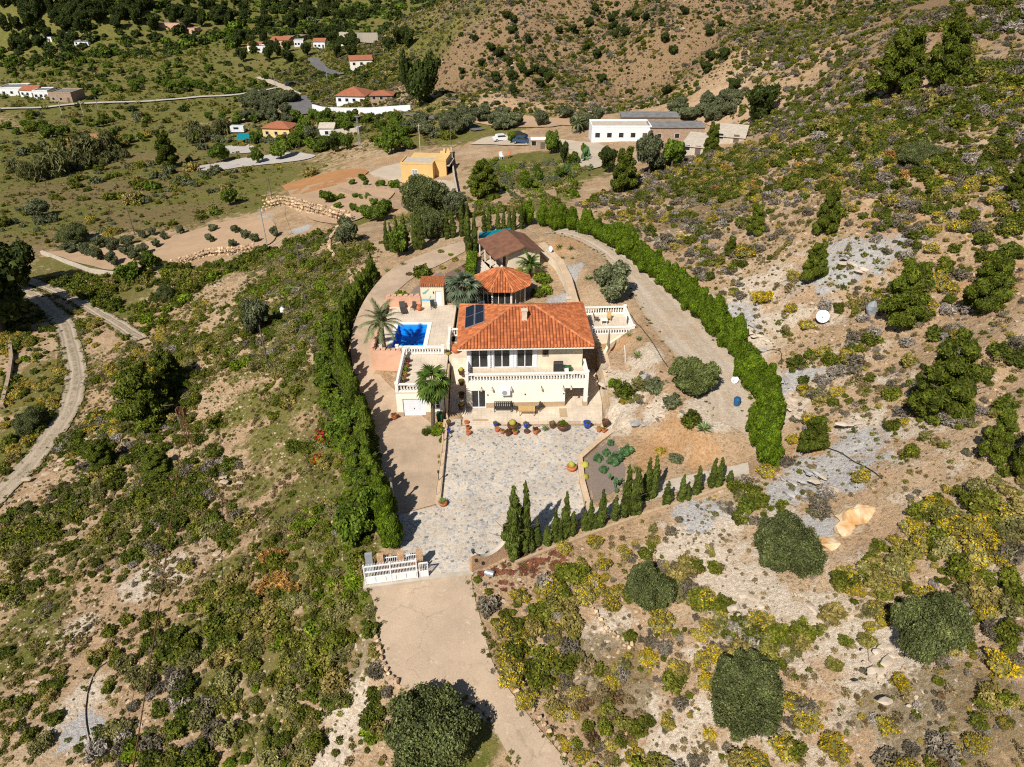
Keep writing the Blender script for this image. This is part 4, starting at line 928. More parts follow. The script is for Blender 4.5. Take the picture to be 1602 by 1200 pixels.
# retaining wall right of the house with pale stone coping
def wall_line(name, label, pts, thick, ztop, zbot, mat, cat='wall', coping=None, clab=None):
    """pts world xy; ztop(i), zbot(i) lists"""
    t = thing(name, label, cat, (pts[0][0], pts[0][1], zbot[0]))
    o = Vector((pts[0][0], pts[0][1], zbot[0])); m = MB(); cp = MB(); n = len(pts); offs = []
    for i in range(n):
        a = Vector(pts[max(i - 1, 0)]); b_ = Vector(pts[min(i + 1, n - 1)]); d = (b_ - a).normalized(); offs.append(Vector((-d.y, d.x)))
    for hw, zt, zb, mm in ((thick / 2, ztop, zbot, m),) + (((thick / 2 + 0.05, [z + 0.08 for z in ztop], [z + 0.003 for z in ztop], cp),) if coping else ()):
        vs = []; fs = []
        for i in range(n):
            p = Vector(pts[i])
            for sgn in (1, -1):
                q = p + offs[i] * hw * sgn
                vs += [(q.x - o.x, q.y - o.y, zb[i] - o.z), (q.x - o.x, q.y - o.y, zt[i] - o.z)]
        for i in range(n - 1):
            a = i * 4; b_ = a + 4
            fs += [(a, b_, b_ + 1, a + 1), (a + 2, a + 3, b_ + 3, b_ + 2), (a + 1, b_ + 1, b_ + 3, a + 3), (a, a + 2, b_ + 2, b_)]
        fs += [(0, 1, 3, 2), ((n - 1) * 4, (n - 1) * 4 + 2, (n - 1) * 4 + 3, (n - 1) * 4 + 1)]
        mm.add(vs, fs)
    m.obj('wall_body', mat, t)
    if coping: cp.obj('coping', coping, t)
    return t
wall_line('retaining_wall', 'long stone-capped retaining wall sloping down beside the villa terrace', [(10.1, 69.5), (10.2, 66), (10.5, 62.5), (11.0, 59), (11.6, 55.9)], 0.9, [2.6, 2.3, 1.6, 0.95, 0.5], [-0.4] * 5, 'cream_wall', coping='stone_coping')
wall_line('garden_kerb', 'cream curved kerb wall below the side terrace', [(10.3, 68.6), (10.9, 70.0), (12.4, 71.2)], 0.3, [2.7, 3.1, 3.5], [1.0, 1.5, 2.0], 'cream_wall')
wall_line('planter_wall', 'stone-capped planter wall bordering the cactus bed on the court', [(10.0, 56.9), (8.2, 54.9), (6.35, 52.5), (6.3, 49), (6.6, 45.6)], 0.4, [0.6, 0.6, 0.62, 0.62, 0.6], [-0.3] * 5, 'concrete_pale', coping='stone_coping')
wall_line('drive_wall', 'low cream kerb wall between driveway and stone court', [(-6.72, 59.0), (-6.55, 53.0), (-6.45, 46.8)], 0.35, [0.32, 0.30, 0.28], [-0.3] * 3, 'concrete_pale', coping='stone_coping')
wall_line('upper_garden_wall', 'tan stone-capped wall running behind the villa past the sunroom', [(8.0, 74.0), (7.5, 79.0), (7.2, 84.5), (6.4, 89.5), (4.2, 95.5)], 0.9, [4.3, 4.5, 4.7, 4.9, 5.1], [2.6, 2.6, 2.8, 3.0, 3.2], 'cream_wall', coping='stone_coping')
# two small lanterns posts along the drive wall
for i, (px, py) in enumerate(((698, 690), (693, 752))):
    p = at(px, py, 0.34); p.x = -6.6
    t = thing('lamp_post', ('slim black lamp post on the drive wall near the villa', 'slim black lamp post on the drive wall nearer the gate')[i], 'lamp', (p.x, p.y, 0.37))
    MB().tube([(0, 0, 0), (0, 0, 0.85)], 0.03, 6).obj('post', 'black_iron', t); MB().lathe([(0.03, 0.85), (0.09, 0.9), (0.11, 1.1), (0.02, 1.18)], 8).obj('lantern', 'black_iron', t)
wire = MB()
for k in range(6): wire.tube([(-6.6, 47.5 + k * 2.0, 0.36), (-6.6, 47.5 + k * 2.0, 0.95)], 0.015, 4)
wire.tube([(-6.6, 47.5, 0.95), (-6.6, 57.5, 0.95)], 0.012, 4)
wire.obj('wire_fence', 'black_iron', None, label='thin wire fence with slim posts on top of the drive wall', cat='fence')

# ---------------------------------------------------------------- garage block and terraces left of the villa
gf = frame(-11.75, 60.05, 0.0, R(1.0))
gar = thing('garage', 'cream flat-roofed garage with white door under the balustraded terrace', 'garage', (-9.3, 61, 0))
gl = lambda x, y, z: tuple(Vector(gf(x, y, z)) - Vector((-9.3, 61, 0)))
q = TB(gl); q.b(0, 0.62, 0, 0.3, -0.3, 2.9); q.b(2.9, 4.85, 0, 0.3, -0.3, 0.9); q.b(2.9, 3.55, 0, 0.3, 0.9, 2.9); q.b(4.35, 4.85, 0, 0.3, 0.9, 2.9); q.b(3.55, 4.35, 0, 0.3, 1.9, 2.9); q.b(0.62, 2.9, 0, 0.3, 2.15, 2.9)
q.b(0, 0.3, 0.3, 7.6, -0.3, 2.9); q.b(4.55, 4.85, 0.3, 7.6, -0.3, 2.9); q.b(0.3, 4.55, 7.3, 7.6, 0.8, 2.9)
q.obj('wall', 'white_paint', gar)
q = TB(gl); q.b(0.0, 0.62, -0.03, -0.001, -0.2, 0.55); q.b(2.9, 4.85, -0.03, -0.001, -0.2, 0.55); q.obj('stone_skirting', 'stone_band', gar)
q = TB(gl); q.b(0.62, 2.9, 0.14, 0.2, 0.02, 2.15); gd = q.obj('garage_door', 'door_white', gar)
for k in range(5): q = TB(gl); q.b(0.66, 2.86, 0.125, 0.14, 0.06 + k * 0.42, 0.44 + k * 0.42); q.obj('panel', 'door_white', gd)
q = TB(gl); q.b(1.70, 1.78, 0.09, 0.125, 0.85, 0.98); q.obj('handle', 'black_iron', gd)
q = TB(gl); q.b(3.55, 4.35, 0.12, 0.16, 0.9, 1.9); gw = q.obj('window', 'dark_glass', gar)
q = TB(gl); q.b(3.5, 4.4, -0.05, 0.1, 0.82, 0.9); q.b(3.93, 3.97, 0.08, 0.12, 0.9, 1.9); q.b(3.55, 4.35, 0.08, 0.12, 1.38, 1.42); q.obj('window_frame', 'window_frame', gw)
q = TB(gl); q.b(-0.02, 4.87, -0.05, 7.6, 2.9, 3.0); q.obj('flat_roof', 'terrace_tile', gar)
gt = lambda x, y: gl(x, y, 3.0)
for a, b_, c_ in (((0.15, 0.1), (4.7, 0.1), (1, 1)), ((0.15, 0.25), (0.15, 6.9), (0, 1))): balustrade(gar, gt(*a), gt(*b_), post=c_)
q = TB(gl); q.b(5.0, 5.18, -0.6, 5.2, -0.2, 3.2); q.obj('side_wall', 'stone_coping', gar)
# ramp steps between garage and villa
rs = MB()
rs.prism([(-6.5, 60.0), (-4.75, 60.0), (-4.75, 66.85), (-6.5, 66.85)], -0.3, lambda x, y: 0.05 + (y - 60.0) / 6.85 * 2.98)
structure('side_ramp', rs, 'terrace_tile')
structure('upper_terrace', MB().prism([(-6.88, 66.85), (-4.75, 66.85), (-5.15, 70.5), (-6.9, 70.5)], 0.5, 3.03), 'terrace_tile')
# pool terrace
PX0, PX1, PY0, PY1 = -13.45, -9.95, 69.0, 74.8
pt = MB()
pt.box(-15.2, -6.9, 67.66, PY0, 0.5, 3.0); pt.box(-15.2, -6.9, PY1, 80.0, 0.5, 3.0); pt.box(-15.2, PX0, PY0, PY1, 0.5, 3.0); pt.box(PX1, -6.9, PY0, PY1, 0.5, 3.0)
structure('pool_terrace', pt, 'terrace_tile')
pool = thing('swimming_pool', 'rectangular bright blue swimming pool with pale coping', 'swimming pool', (-11.7, 71.9, 1.4))
pl = frame(-(-11.7), -71.9, -1.4, 0)
q = TB(pl); q.b(PX0, PX1, PY0, PY1, 1.9, 2.0); q.b(PX0, PX0 + 0.05, PY0, PY1, 2.0, 3.0); q.b(PX1 - 0.05, PX1, PY0, PY1, 2.0, 3.0); q.b(PX0 + 0.05, PX1 - 0.05, PY0, PY0 + 0.05, 2.0, 3.0); q.b(PX0 + 0.05, PX1 - 0.05, PY1 - 0.05, PY1, 2.0, 3.0); q.obj('basin', 'pool_lining', pool)
q = TB(pl); q.b(PX0 + 0.05, PX1 - 0.05, PY1 - 0.9, PY1 - 0.5, 2.0, 2.3); q.b(PX0 + 0.05, PX1 - 0.05, PY1 - 0.5, PY1 - 0.05, 2.0, 2.55); q.obj('steps', 'pool_lining', pool)
q = MB(); q.add([pl(x, y, 2.86) for x, y in ((PX0 + .05, PY0 + .05), (PX1 - .05, PY0 + .05), (PX1 - .05, PY1 - .05), (PX0 + .05, PY1 - .05))], [(0, 1, 2, 3)]); q.obj('water', 'pool_water', pool)
q = TB(pl); q.b(PX0 - .45, PX1 + .45, PY0 - .45, PY0 + .02, 3.0, 3.06); q.b(PX0 - .45, PX1 + .45, PY1 - .02, PY1 + .45, 3.0, 3.06); q.b(PX0 - .45, PX0 + .02, PY0 + .02, PY1 - .02, 3.0, 3.06); q.b(PX1 - .02, PX1 + .45, PY0 + .02, PY1 - .02, 3.0, 3.06); q.obj('coping', 'white_trim', pool)
q = MB(); q.tube([(-12.2, 69.9, 2.1), (-12.1, 70.3, 2.12), (-11.8, 70.9, 2.2), (-11.3, 71.2, 2.3), (-11.0, 71.7, 2.5)], 0.06, 6); q.box(-12.4, -12.0, 69.7, 70.05, 2.0, 2.2)
q.obj('pool_floor_squiggle', 'black_iron', None, label='dark squiggle shape lying on the pool floor', cat='pool cleaner')  # dark bent tube with a small block on the pool floor
pb = thing('pool_balustrade', 'white balustrade closing the front end of the pool terrace', 'balustrade', (-12.6, 67.85, 3.0))
balustrade(pb, (0, 0, 0), (5.0, 0.0, 0))
ps = thing('path_balustrade', 'short white balustrade around planting left of the villa roof', 'balustrade', (-7.0, 68.2, 3.0))
balustrade(ps, (0, 0, 0), (-0.1, 3.6, 0), post=(1, 0)); balustrade(ps, (-0.1, 3.75, 0), (1.2, 3.75, 0))
# salmon walls with stepped tops
def crenel(name, label, a, b_, z0, z1, th=0.3, n=6):
    a = Vector(a); b_ = Vector(b_); L = (b_ - a).length; u = (b_ - a) / L
    t = thing(name, label, 'wall', (a.x, a.y, z0)); fr = lambda x, y, z: (u.x * x - u.y * y, u.y * x + u.x * y, z)
    TB(fr).b(0, L, -th / 2, th / 2, -0.5, z1 - z0 - 0.18).obj('wall_body', 'salmon_wall', t)
    for k in range(n):
        x = (k + 0.2) * L / n
        TB(fr).b(x, x + L / n * 0.6, -th / 2 - 0.03, th / 2 + 0.03, z1 - z0 - 0.18, z1 - z0).obj('cap', 'salmon_wall', t)
crenel('salmon_wall', 'salmon wall with stepped top at the corner of pool terrace above the drive', (-15.35, 67.45), (-12.0, 67.25), 1.0, 3.95)
crenel('salmon_wall', 'salmon wall with stepped top along the drive side of the pool', (-15.4, 67.6), (-15.6, 79.5), 1.3, 3.7, n=14)
crenel('salmon_wall', 'salmon wall with stepped top beside the small pool house', (-15.5, 79.6), (-11.3, 79.75), 2.6, 4.6)
# pool house with a painted front
ph = thing('pool_house', 'small cream pool house with white door and painted sea mural', 'pool house', (-9.9, 79.8, 3.0))
q = MB(); q.box(-1.35, 0.45, 0, 0.2, 0, 2.7); q.box(1.15, 1.5, 0, 0.2, 0, 2.7); q.box(0.45, 1.15, 0, 0.2, 2.0, 2.7); q.box(-1.35, -1.15, 0.2, 2.2, 0, 2.55); q.box(1.3, 1.5, 0.2, 2.2, 0, 2.55); q.box(-1.15, 1.3, 2.0, 2.2, 0, 2.5); q.obj('wall', 'cream_wall', ph)
MB().box(0.45, 1.15, 0.1, 0.15, 0, 2.0).obj('door', 'door_white', ph)
m = MB(); m.add([(-1.45, -0.15, 2.7), (1.6, -0.15, 2.7), (1.6, 2.35, 2.95), (-1.45, 2.35, 2.95)], [(0, 1, 2, 3), (3, 2, 1, 0)]); rf = m.obj('roof', 'hip_cap', ph)
m = MB(); tile_facet(m, (-1.45, -0.15, 2.7), (1.6, -0.15, 2.7), [(1.6, 0.25, 2.74), (-1.45, 0.25, 2.74)], 0.26, 0.5); m.obj('roof_tiles', 'roof_tile', rf, kind='stuff')
mu = MB(); mu.box(-1.3, 0.42, -0.012, -0.003, 0.62, 0.95); mu.obj('mural_water', 'mural_blue', ph)
mu = MB(); mu.add([(-1.05, -0.014, 1.55), (-0.75, -0.014, 1.62), (-0.35, -0.014, 2.1), (-0.28, -0.014, 2.3), (-0.45, -0.014, 2.2), (-0.7, -0.014, 2.0), (-0.95, -0.014, 1.85), (-1.15, -0.014, 1.75)], [(7, 6, 5, 4, 3, 2, 1, 0)][::1]); mu.add([(-0.35, -0.014, 0.98), (-0.2, -0.014, 1.02), (-0.05, -0.014, 1.3), (-0.12, -0.014, 1.32)], [(0, 1, 2, 3)]); mu.obj('mural_animal', 'mural_teal', ph)
MB().box(0.18, 0.28, -0.12, 0.0, 1.7, 1.95).obj('wall_lamp', 'black_iron', ph)
sh = thing('storage_lean_to', 'low dark lean-to with flat brown roof behind the pool house', 'shed', (-7.6, 80.2, 3.0))
MB().box(-0.75, 1.0, 0.0, 2.6, 1.75, 1.87).obj('roof', 'weathered_wood', sh)
for x in (-0.7, 0.9): MB().box(x, x + 0.08, 0.05, 0.13, 0.0, 1.75).obj('post', 'weathered_wood', sh)
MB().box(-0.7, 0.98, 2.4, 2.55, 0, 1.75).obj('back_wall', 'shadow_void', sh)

# ---------------------------------------------------------------- octagonal sunroom
GC = Vector((-1.25, 81.6, 3.2)); 
gz = thing('sunroom', 'octagonal glazed sunroom with orange tile roof behind the villa', 'sunroom', GC)
def oct_pt(r, k, z): a = R(22.5 + 45 * k); return (r * math.cos(a), r * math.sin(a), z)
for k in range(8):
    a = oct_pt(3.05, k, 0)
    MB().tube([a, (a[0], a[1], 2.35)], 0.13, 6).obj('corner_column', 'white_trim', gz)
for k in range(8):
    a = Vector(oct_pt(3.0, k, 0)); b_ = Vector(oct_pt(3.0, k + 1, 0)); u = (b_ - a).normalized(); L = (b_ - a).length; nrm = Vector((u.y, -u.x, 0))
    fr = lambda x, y, z, a=a, u=u, nrm=nrm: tuple(a + u * x + nrm * y + Vector((0, 0, z)))
    q = TB(fr); q.b(0.1, L - 0.1, -0.05, 0.05, 0, 0.15); q.b(0.1, L - 0.1, -0.05, 0.05, 2.2, 2.4)
    for x in (L / 3, 2 * L / 3): q.b(x - 0.035, x + 0.035, -0.05, 0.05, 0.15, 2.2)
    f = q.obj('window_frame', 'white_trim', gz)
    for j in range(3): TB(fr).b(0.1 + j * L / 3, L / 3 * (j + 1) - 0.05, -0.015, 0.015, 0.15, 2.2).obj('pane', 'dark_glass', f)
RZ2 = 2.35
m = MB(); base = [oct_pt(3.75, k, RZ2) for k in range(8)]; m.add(base + [(0, 0, RZ2 + 1.75)], [(k, (k + 1) % 8, 8) for k in range(8)] + [tuple(range(7, -1, -1))]); grf = m.obj('roof', 'roof_channel_shade', gz)
m = MB()
for k in range(8): tile_facet(m, base[k], base[(k + 1) % 8], [(0, 0, RZ2 + 1.75)], 0.30, 0.42)
m.obj('roof_tiles', 'roof_tile', grf, kind='stuff')
for k in range(8): cap_line(grf, Vector(base[k]) + Vector((0, 0, .08)), (0, 0, RZ2 + 1.85), 0.11)
MB().lathe([(0.16, 1.75 + RZ2), (0.2, 1.95 + RZ2), (0.08, 2.1 + RZ2)], 8).obj('finial', 'chimney_cream', grf)
MB().lathe([(3.3, -0.3), (3.3, 0.03)], 8).obj('floor_slab', 'terrace_tile', gz)

# ---------------------------------------------------------------- brown-roofed shed with porch
sf0 = Vector((0.2, 92.5, 3.7)); SY = R(21)
shed = thing('garden_lodge', 'cream lodge with brown gabled roof and posted porch behind the sunroom', 'lodge', sf0, SY)
e1, e2 = -4.0, 3.1   # porch eave, far eave (local x)
q = MB(); q.box(-1.9, 2.7, -3.0, -2.8, -0.4, 2.3); q.box(-1.9, -1.7, -2.8, 3.2, -0.4, 2.3); q.box(2.5, 2.7, -2.8, 3.2, -0.4, 2.2); q.box(-1.7, 2.5, 3.0, 3.2, -0.4, 2.3)
q.add([(-1.9, -3.0, 2.3), (2.7, -3.0, 2.3), (0.3, -3.0, 3.1), (-1.9, -2.8, 2.3), (2.7, -2.8, 2.3), (0.3, -2.8, 3.1)], [(0, 1, 2), (5, 4, 3), (0, 2, 5, 3), (1, 4, 5, 2)])
q.obj('wall', 'cream_wall', shed)
def slopebox(x0, z0, x1, z1, y0, y1, th):
    return [(x0, y0, z0), (x1, y0, z1), (x1, y1, z1), (x0, y1, z0), (x0, y0, z0 + th), (x1, y0, z1 + th), (x1, y1, z1 + th), (x0, y1, z0 + th)]
BF = [(3, 2, 1, 0), (4, 5, 6, 7), (0, 1, 5, 4), (1, 2, 6, 5), (2, 3, 7, 6), (3, 0, 4, 7)]
ro = MB(); ro.add(slopebox(e1, 2.0, 0.3, 3.2, -3.6, 3.7, 0.12), BF); ro = ro.obj('roof_slope', 'brown_roof', shed)
ro2 = MB(); ro2.add(slopebox(e2, 2.15, 0.302, 3.2, -3.6, 3.7, 0.12)[0:0] or [(0.302, -3.6, 3.2), (e2, -3.6, 2.15), (e2, 3.7, 2.15), (0.302, 3.7, 3.2), (0.302, -3.6, 3.32), (e2, -3.6, 2.27), (e2, 3.7, 2.27), (0.302, 3.7, 3.32)], BF); ro2.obj('roof_slope', 'brown_roof', shed)
for k in range(36):
    y = -3.5 + k * 0.2
    q = MB(); q.add([(e1, y, 2.12), (e1, y + 0.07, 2.12), (0.3, y + 0.07, 3.32), (0.3, y, 3.32), (e1, y + 0.035, 2.155), (0.3, y + 0.035, 3.355)], [(0, 4, 5, 3), (4, 1, 2, 5), (0, 1, 4), (3, 5, 2)]); q.obj('roof_rib', 'brown_roof', ro)
for y in (-3.3, -1.1, 1.1, 3.3): MB().box(e1 + 0.15, e1 + 0.27, y - .06, y + .06, -0.6, 2.04).obj('porch_post', 'white_trim', shed)
MB().box(e1, -1.9, -3.5, 3.5, -0.5, 0.02).obj('porch_floor', 'terrace_tile', shed)
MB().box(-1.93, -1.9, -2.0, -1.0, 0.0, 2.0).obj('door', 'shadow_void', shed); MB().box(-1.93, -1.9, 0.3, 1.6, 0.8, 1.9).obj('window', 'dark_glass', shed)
structure('lodge_terrace', MB().prism([(-4.4, 95.8), (-6.6, 93.0), (-4.6, 87.0), (-1.6, 86.0), (-1.6, 88.6), (-3.6, 92)], 3.0, 3.72), 'terrace_tile')
tc = thing('teal_canopy', 'teal fabric canopy behind the brown lodge roof', 'canopy', (-2.6, 98.2, 4.0))
q = MB(); q.add([(-2.2, -1.2, 1.2), (2.4, -1.2, 1.9), (2.4, 1.2, 1.9), (-2.2, 1.2, 1.2), (-2.2, -1.2, 1.23), (2.4, -1.2, 1.93), (2.4, 1.2, 1.93), (-2.2, 1.2, 1.23)], BF); q.obj('fabric', 'teal_cover', tc)
for x, y in ((-2.1, -1.1), (2.3, -1.1), (2.3, 1.1), (-2.1, 1.1)): MB().tube([(x, y, -0.4), (x, y, 1.22 if x < 0 else 1.89)], 0.04, 5).obj('pole', 'galvanised', tc)
# ---------------------------------------------------------------- gate and entrance walls
ga = Vector((-11.2, 37.62, 0.06)); gb = Vector((-7.25, 38.32, 0.06)); gu = (gb - ga).normalized(); gyaw = math.atan2(gu.y, gu.x)
gate = thing('sliding_gate', 'long white sliding gate with bars and boarded base, slid open left of entrance', 'gate', ga, gyaw)
GL = (gb - ga).length
q = MB(); q.box(0, GL, -.05, .05, 0.05, 0.13); q.box(0, GL, -.05, .05, 0.68, 0.76); q.box(0, GL, -.05, .05, 1.25, 1.33); q.box(0, GL, -.05, .05, 1.82, 1.9)
for x in (0, GL / 2 - .04, GL - .08): q.box(x, x + .08, -.06, .06, 0.0, 2.05)
q.obj('frame', 'pure_white', gate)
for k in range(5):
    x0 = 0.09 + k * (GL - .16) / 5; MB().box(x0, x0 + (GL - .16) / 5 - .03, -.03, .03, 0.131, 0.679).obj('panel', 'pure_white', gate)
nb = 34
for k in range(nb):
    x = 0.12 + k * (GL - .24) / (nb - 1); MB().box(x - .014, x + .014, -.014, .014, 0.761, 2.12).obj('bar', 'pure_white', gate)
gp = thing('gate_end_frame', 'short white barred frame at the end of the sliding gate', 'gate', gb + Vector((0.12, 0.05, 0)), gyaw)
q = MB(); q.box(0, .06, -.05, .05, 0, 1.5); q.box(.64, .7, -.05, .05, 0, 1.5); q.box(.06, .64, -.05, .05, 1.42, 1.5); q.box(.06, .64, -.05, .05, .55, .62); q.obj('frame', 'pure_white', gp)
MB().box(.06, .64, -.03, .03, .02, .55).obj('panel', 'pure_white', gp)
for k in range(4): MB().box(.15 + k * .13, .18 + k * .13, -.015, .015, .62, 1.42).obj('bar', 'pure_white', gp)
gw2 = thing('entrance_wall', 'low stone piers and white railing behind the open sliding gate', 'wall', (-10.4, 39.0, 0), R(9))
for x in (0.0, 1.55, 3.0):
    MB().box(x, x + .5, -.22, .22, -0.5, 1.75).obj('stone_pier', 'rubble_facing', gw2)
for x0, x1 in ((.5, 1.55), (2.05, 3.0)):
    MB().box(x0 + .001, x1 - .001, -.15, .15, -.5, .75).obj('stone_panel', 'rubble_facing', gw2)
    q = MB(); q.box(x0 + .002, x1 - .002, -.03, .03, 1.35, 1.42); n_ = 7
    for k in range(n_): xx = x0 + (k + .5) * (x1 - x0) / n_; q.box(xx - .015, xx + .015, -.015, .015, .75, 1.6)
    q.obj('railing', 'pure_white', gw2)
MB().box(-.9, -.35, -.15, .15, -.6, 1.9).obj('meter_cabinet', 'grey_plastic', None, loc=(-10.4, 39.1, 0), rz=R(9), label='grey meter cabinet behind the left end of the gate', cat='cabinet')
# swept stone wall right of the entrance
A_ = Vector((-3.2, 38.95)); B_ = Vector((0.1, 41.1)); uu = (B_ - A_).normalized(); LW = (B_ - A_).length
aw = thing('swept_stone_wall', 'orange stone entrance wall with scooped curved top right of gate', 'wall', (A_.x, A_.y, 0), math.atan2(uu.y, uu.x))
prof = []
for k in range(25):
    x = k / 24 * LW
    if x < .55: z = 1.75
    elif x > LW - .75: z = 2.0
    else:
        t = (x - .55) / (LW - 1.3); z = 1.85 + .15 * t - .95 * math.sqrt(max(0, 1 - (2 * t - 1) ** 2))
    prof.append((x, z))
m = MB(); n = len(prof)
vs = []
for x, z in prof: vs += [(x, -.15, -.6), (x, -.15, z), (x, .15, z), (x, .15, -.6)]
fs = []
for i in range(n - 1):
    a = 4 * i; b_ = a + 4
    fs += [(a, b_, b_ + 1, a + 1), (a + 1, b_ + 1, b_ + 2, a + 2), (a + 2, b_ + 2, b_ + 3, a + 3)]
fs += [(0, 1, 2, 3), (4 * n - 1, 4 * n - 2, 4 * n - 3, 4 * n - 4)]
m.add(vs, fs); m.obj('wall_body', 'rubble_facing', aw)
m = MB(); vs = []
for x, z in prof: vs += [(x, -.17, z + .004), (x, -.17, z + .05), (x, .17, z + .05), (x, .17, z + .004)]
m.add(vs, fs); m.obj('coping', 'concrete_pale', aw)
m = MB(); m.lathe([(.05, 0), (.05, .12), (.13, .2), (.15, .42), (.03, .55)], 8, (.25, 0, 1.83)); m.obj('lantern', 'black_iron', aw)
for x, z in ((0.35, 1.1), (.95, .45)): MB().box(x - .07, x + .07, -.26, -.151, z, z + .28).obj('wall_light', 'black_iron', aw)
q = MB(); q.tube([(-.35, 0, .28), (.35, 0, .28)], .24, 12); c_ = at(766, 899, -.15); q.obj('grey_drum', 'galvanised', None, loc=(c_.x, c_.y, -.25), rz=R(-20), label='grey metal drum lying in the ice plants below the scooped wall', cat='drum')
p = at(609, 805, 0.0)
lp_ = thing('lamp_column', 'grey concrete lamp column standing against the left hedge near the gate', 'lamp', (-10.15, 46.0, 0))
MB().tube([(0, 0, -.3), (0, 0, 3.2)], .09, 8).obj('column', 'concrete_grey', lp_); MB().lathe([(.1, 3.2), (.2, 3.3), (.17, 3.55), (.03, 3.62)], 8).obj('lantern', 'black_iron', lp_)

# ---------------------------------------------------------------- furniture and pots
def bench(name, label, loc, w, mat, cushion=None):
    t = thing(name, label, 'bench', loc)
    for k in range(4): MB().box(-w / 2, w / 2, -.25 + k * .13, -.14 + k * .13, .40, .44).obj('seat_slat', mat, t)
    for k in range(9): x = -w / 2 + .06 + k * (w - .12) / 8; MB().box(x - .05, x + .05, .27, .31, .44, .92).obj('back_slat', cushion or mat, t)
    MB().box(-w / 2, w / 2, .26, .32, .921, .99).obj('top_rail', mat, t)
    for x in (-w / 2, w / 2 - .06):
        for y in (-.25, .24): MB().box(x, x + .06, y, y + .06, 0, .40).obj('leg', mat, t)
        MB().box(x, x + .06, -.25, .32, .62, .67).obj('armrest', mat, t)
    return t
bench('garden_bench', 'black slatted bench against the villa front wall', at(786.5, 643, .25), 1.75, 'black_iron')
t = thing('garden_table', 'light wooden table in front of the villa wall', 'table', at(824, 648, .25))
for k in range(5): MB().box(-.85, .85, -.45 + k * .18, -.285 + k * .18, .68, .73).obj('top_slat', 'pine_wood', t)
for x in (-.75, .69):
    for y in (-.38, .32): MB().box(x, x + .07, y, y + .07, 0, .68).obj('leg', 'pine_wood', t)
MB().box(-.82, .82, -.42, .42, .60, .678).obj('apron', 'pine_wood', t)
chair('garden_chair', 'black chair at the left end of the wooden table', at(805.5, 643, .25), R(75), 'black_iron', 1.05)
chair('garden_chair', 'black chair at the right end of the wooden table', at(840, 643, .25), R(-75), 'black_iron', 1.05)
def vpos(x, y, z=3.13): return VF(x, y, z)
t = thing('covered_barbecue', 'dark covered barbecue standing on the villa balcony', 'barbecue', vpos(3.35, 1.9), YAW)
MB().box(-.5, .5, -.3, .3, .0, .95).obj('cover', 'black_iron', t); MB().tube([(-.48, 0, .95), (.48, 0, .95)], .28, 10).obj('hood', 'black_iron', t)
t = thing('green_box', 'small green storage box next to the balcony barbecue', 'box', vpos(4.35, 1.9), YAW)
MB().box(-.35, .35, -.28, .28, 0, .5).obj('box_body', 'green_plastic', t); MB().box(-.38, .38, -.31, .31, .5, .58).obj('lid', 'green_plastic', t)
for i, (x, y) in enumerate(((4.2, .8), (5.1, .9))): chair('balcony_stool', ('small white chair on the balcony right below the green box', 'small white chair at the right end of the balcony')[i], vpos(x, y), R(20 + 140 * i), 'white_trim', .85)
t = thing('garden_lounger', 'dark rattan lounger beside the salmon wall near the pool house', 'lounger', (-13.3, 78.2, 3.0), R(15))
MB().box(-.35, .35, -.9, .5, .25, .35).obj('seat', 'rattan', t); q = MB(); q.add([(-.35, .5, .3), (.35, .5, .3), (.35, .95, .95), (-.35, .95, .95), (-.35, .56, .25), (.35, .56, .25), (.35, 1.0, .9), (-.35, 1.0, .9)], [(0, 1, 2, 3), (7, 6, 5, 4), (0, 4, 5, 1), (1, 5, 6, 2), (2, 6, 7, 3), (3, 7, 4, 0)]); q.obj('backrest', 'rattan', t)
for x in (-.3, .24):
    for y in (-.85, .4): MB().box(x, x + .06, y, y + .06, 0, .25).obj('leg', 'rattan', t)
chair('pool_chair', 'dark chair in front of the pool house mural', (-9.75, 79.0, 3.0), R(15), 'black_iron')
chair('pool_chair', 'dark rattan chair left of the pool house by the salmon wall', (-12.1, 78.6, 3.0), R(-20), 'rattan')
t = thing('wheelie_bin', 'dark green wheeled bin beside the garage window', 'bin', (-7.35, 59.2, 0))
q = MB(); q.add([(-.22, -.26, .05), (.22, -.26, .05), (.22, .26, .05), (-.22, .26, .05), (-.28, -.34, .95), (.28, -.34, .95), (.28, .34, .95), (-.28, .34, .95)], BF); q.obj('bin_body', 'green_plastic', t); MB().box(-.3, .3, -.37, .37, .951, 1.02).obj('lid', 'green_plastic', t)
for x in (-.25, .19): q = MB(); q.tube([(x, .28, .1), (x + .06, .28, .1)], .1, 10); q.obj('wheel', 'rubber', t)

# ---------------------------------------------------------------- satellite dishes and oddments on the slopes
def dish(label, p, r, face, stick=1.0, lie=False):
    t = thing('satellite_dish', label, 'satellite dish', p)
    f = Vector(face).normalized(); m = MB(); m.lathe([(.02, -.12 * r), (.5 * r, -.09 * r), (.85 * r, .0), (r, .06 * r), (.86 * r, .03 * r), (.5 * r, -.05 * r), (.02, -.09 * r)], 16)
    rot = f.to_track_quat('Z', 'Y').to_matrix()
    m.v = [tuple(rot @ Vector(v) + Vector((0, 0, stick))) for v in m.v]; m.obj('reflector', 'pure_white', t, True)
    MB().tube([(0, 0, -.3), (0, 0, stick - .05), tuple(Vector((0, 0, stick)) - f * .12 * r)], .04, 6).obj('mast', 'galvanised', t)
    MB().tube([tuple(Vector((0, 0, stick)) + rot @ Vector((0, -r * .9, 0))), tuple(Vector((0, 0, stick)) + f * r * .9)], .02, 5).obj('feed_arm', 'galvanised', t)
dish('big white satellite dish standing among shrubs on the right slope', P(1284, 508), .68, (-.45, -.8, .35), .95)
dish('white satellite dish on the tan wall right of the brown lodge', Vector((5.3, 92.3, 4.9)), .42, (-.8, -.6, .3), .6)
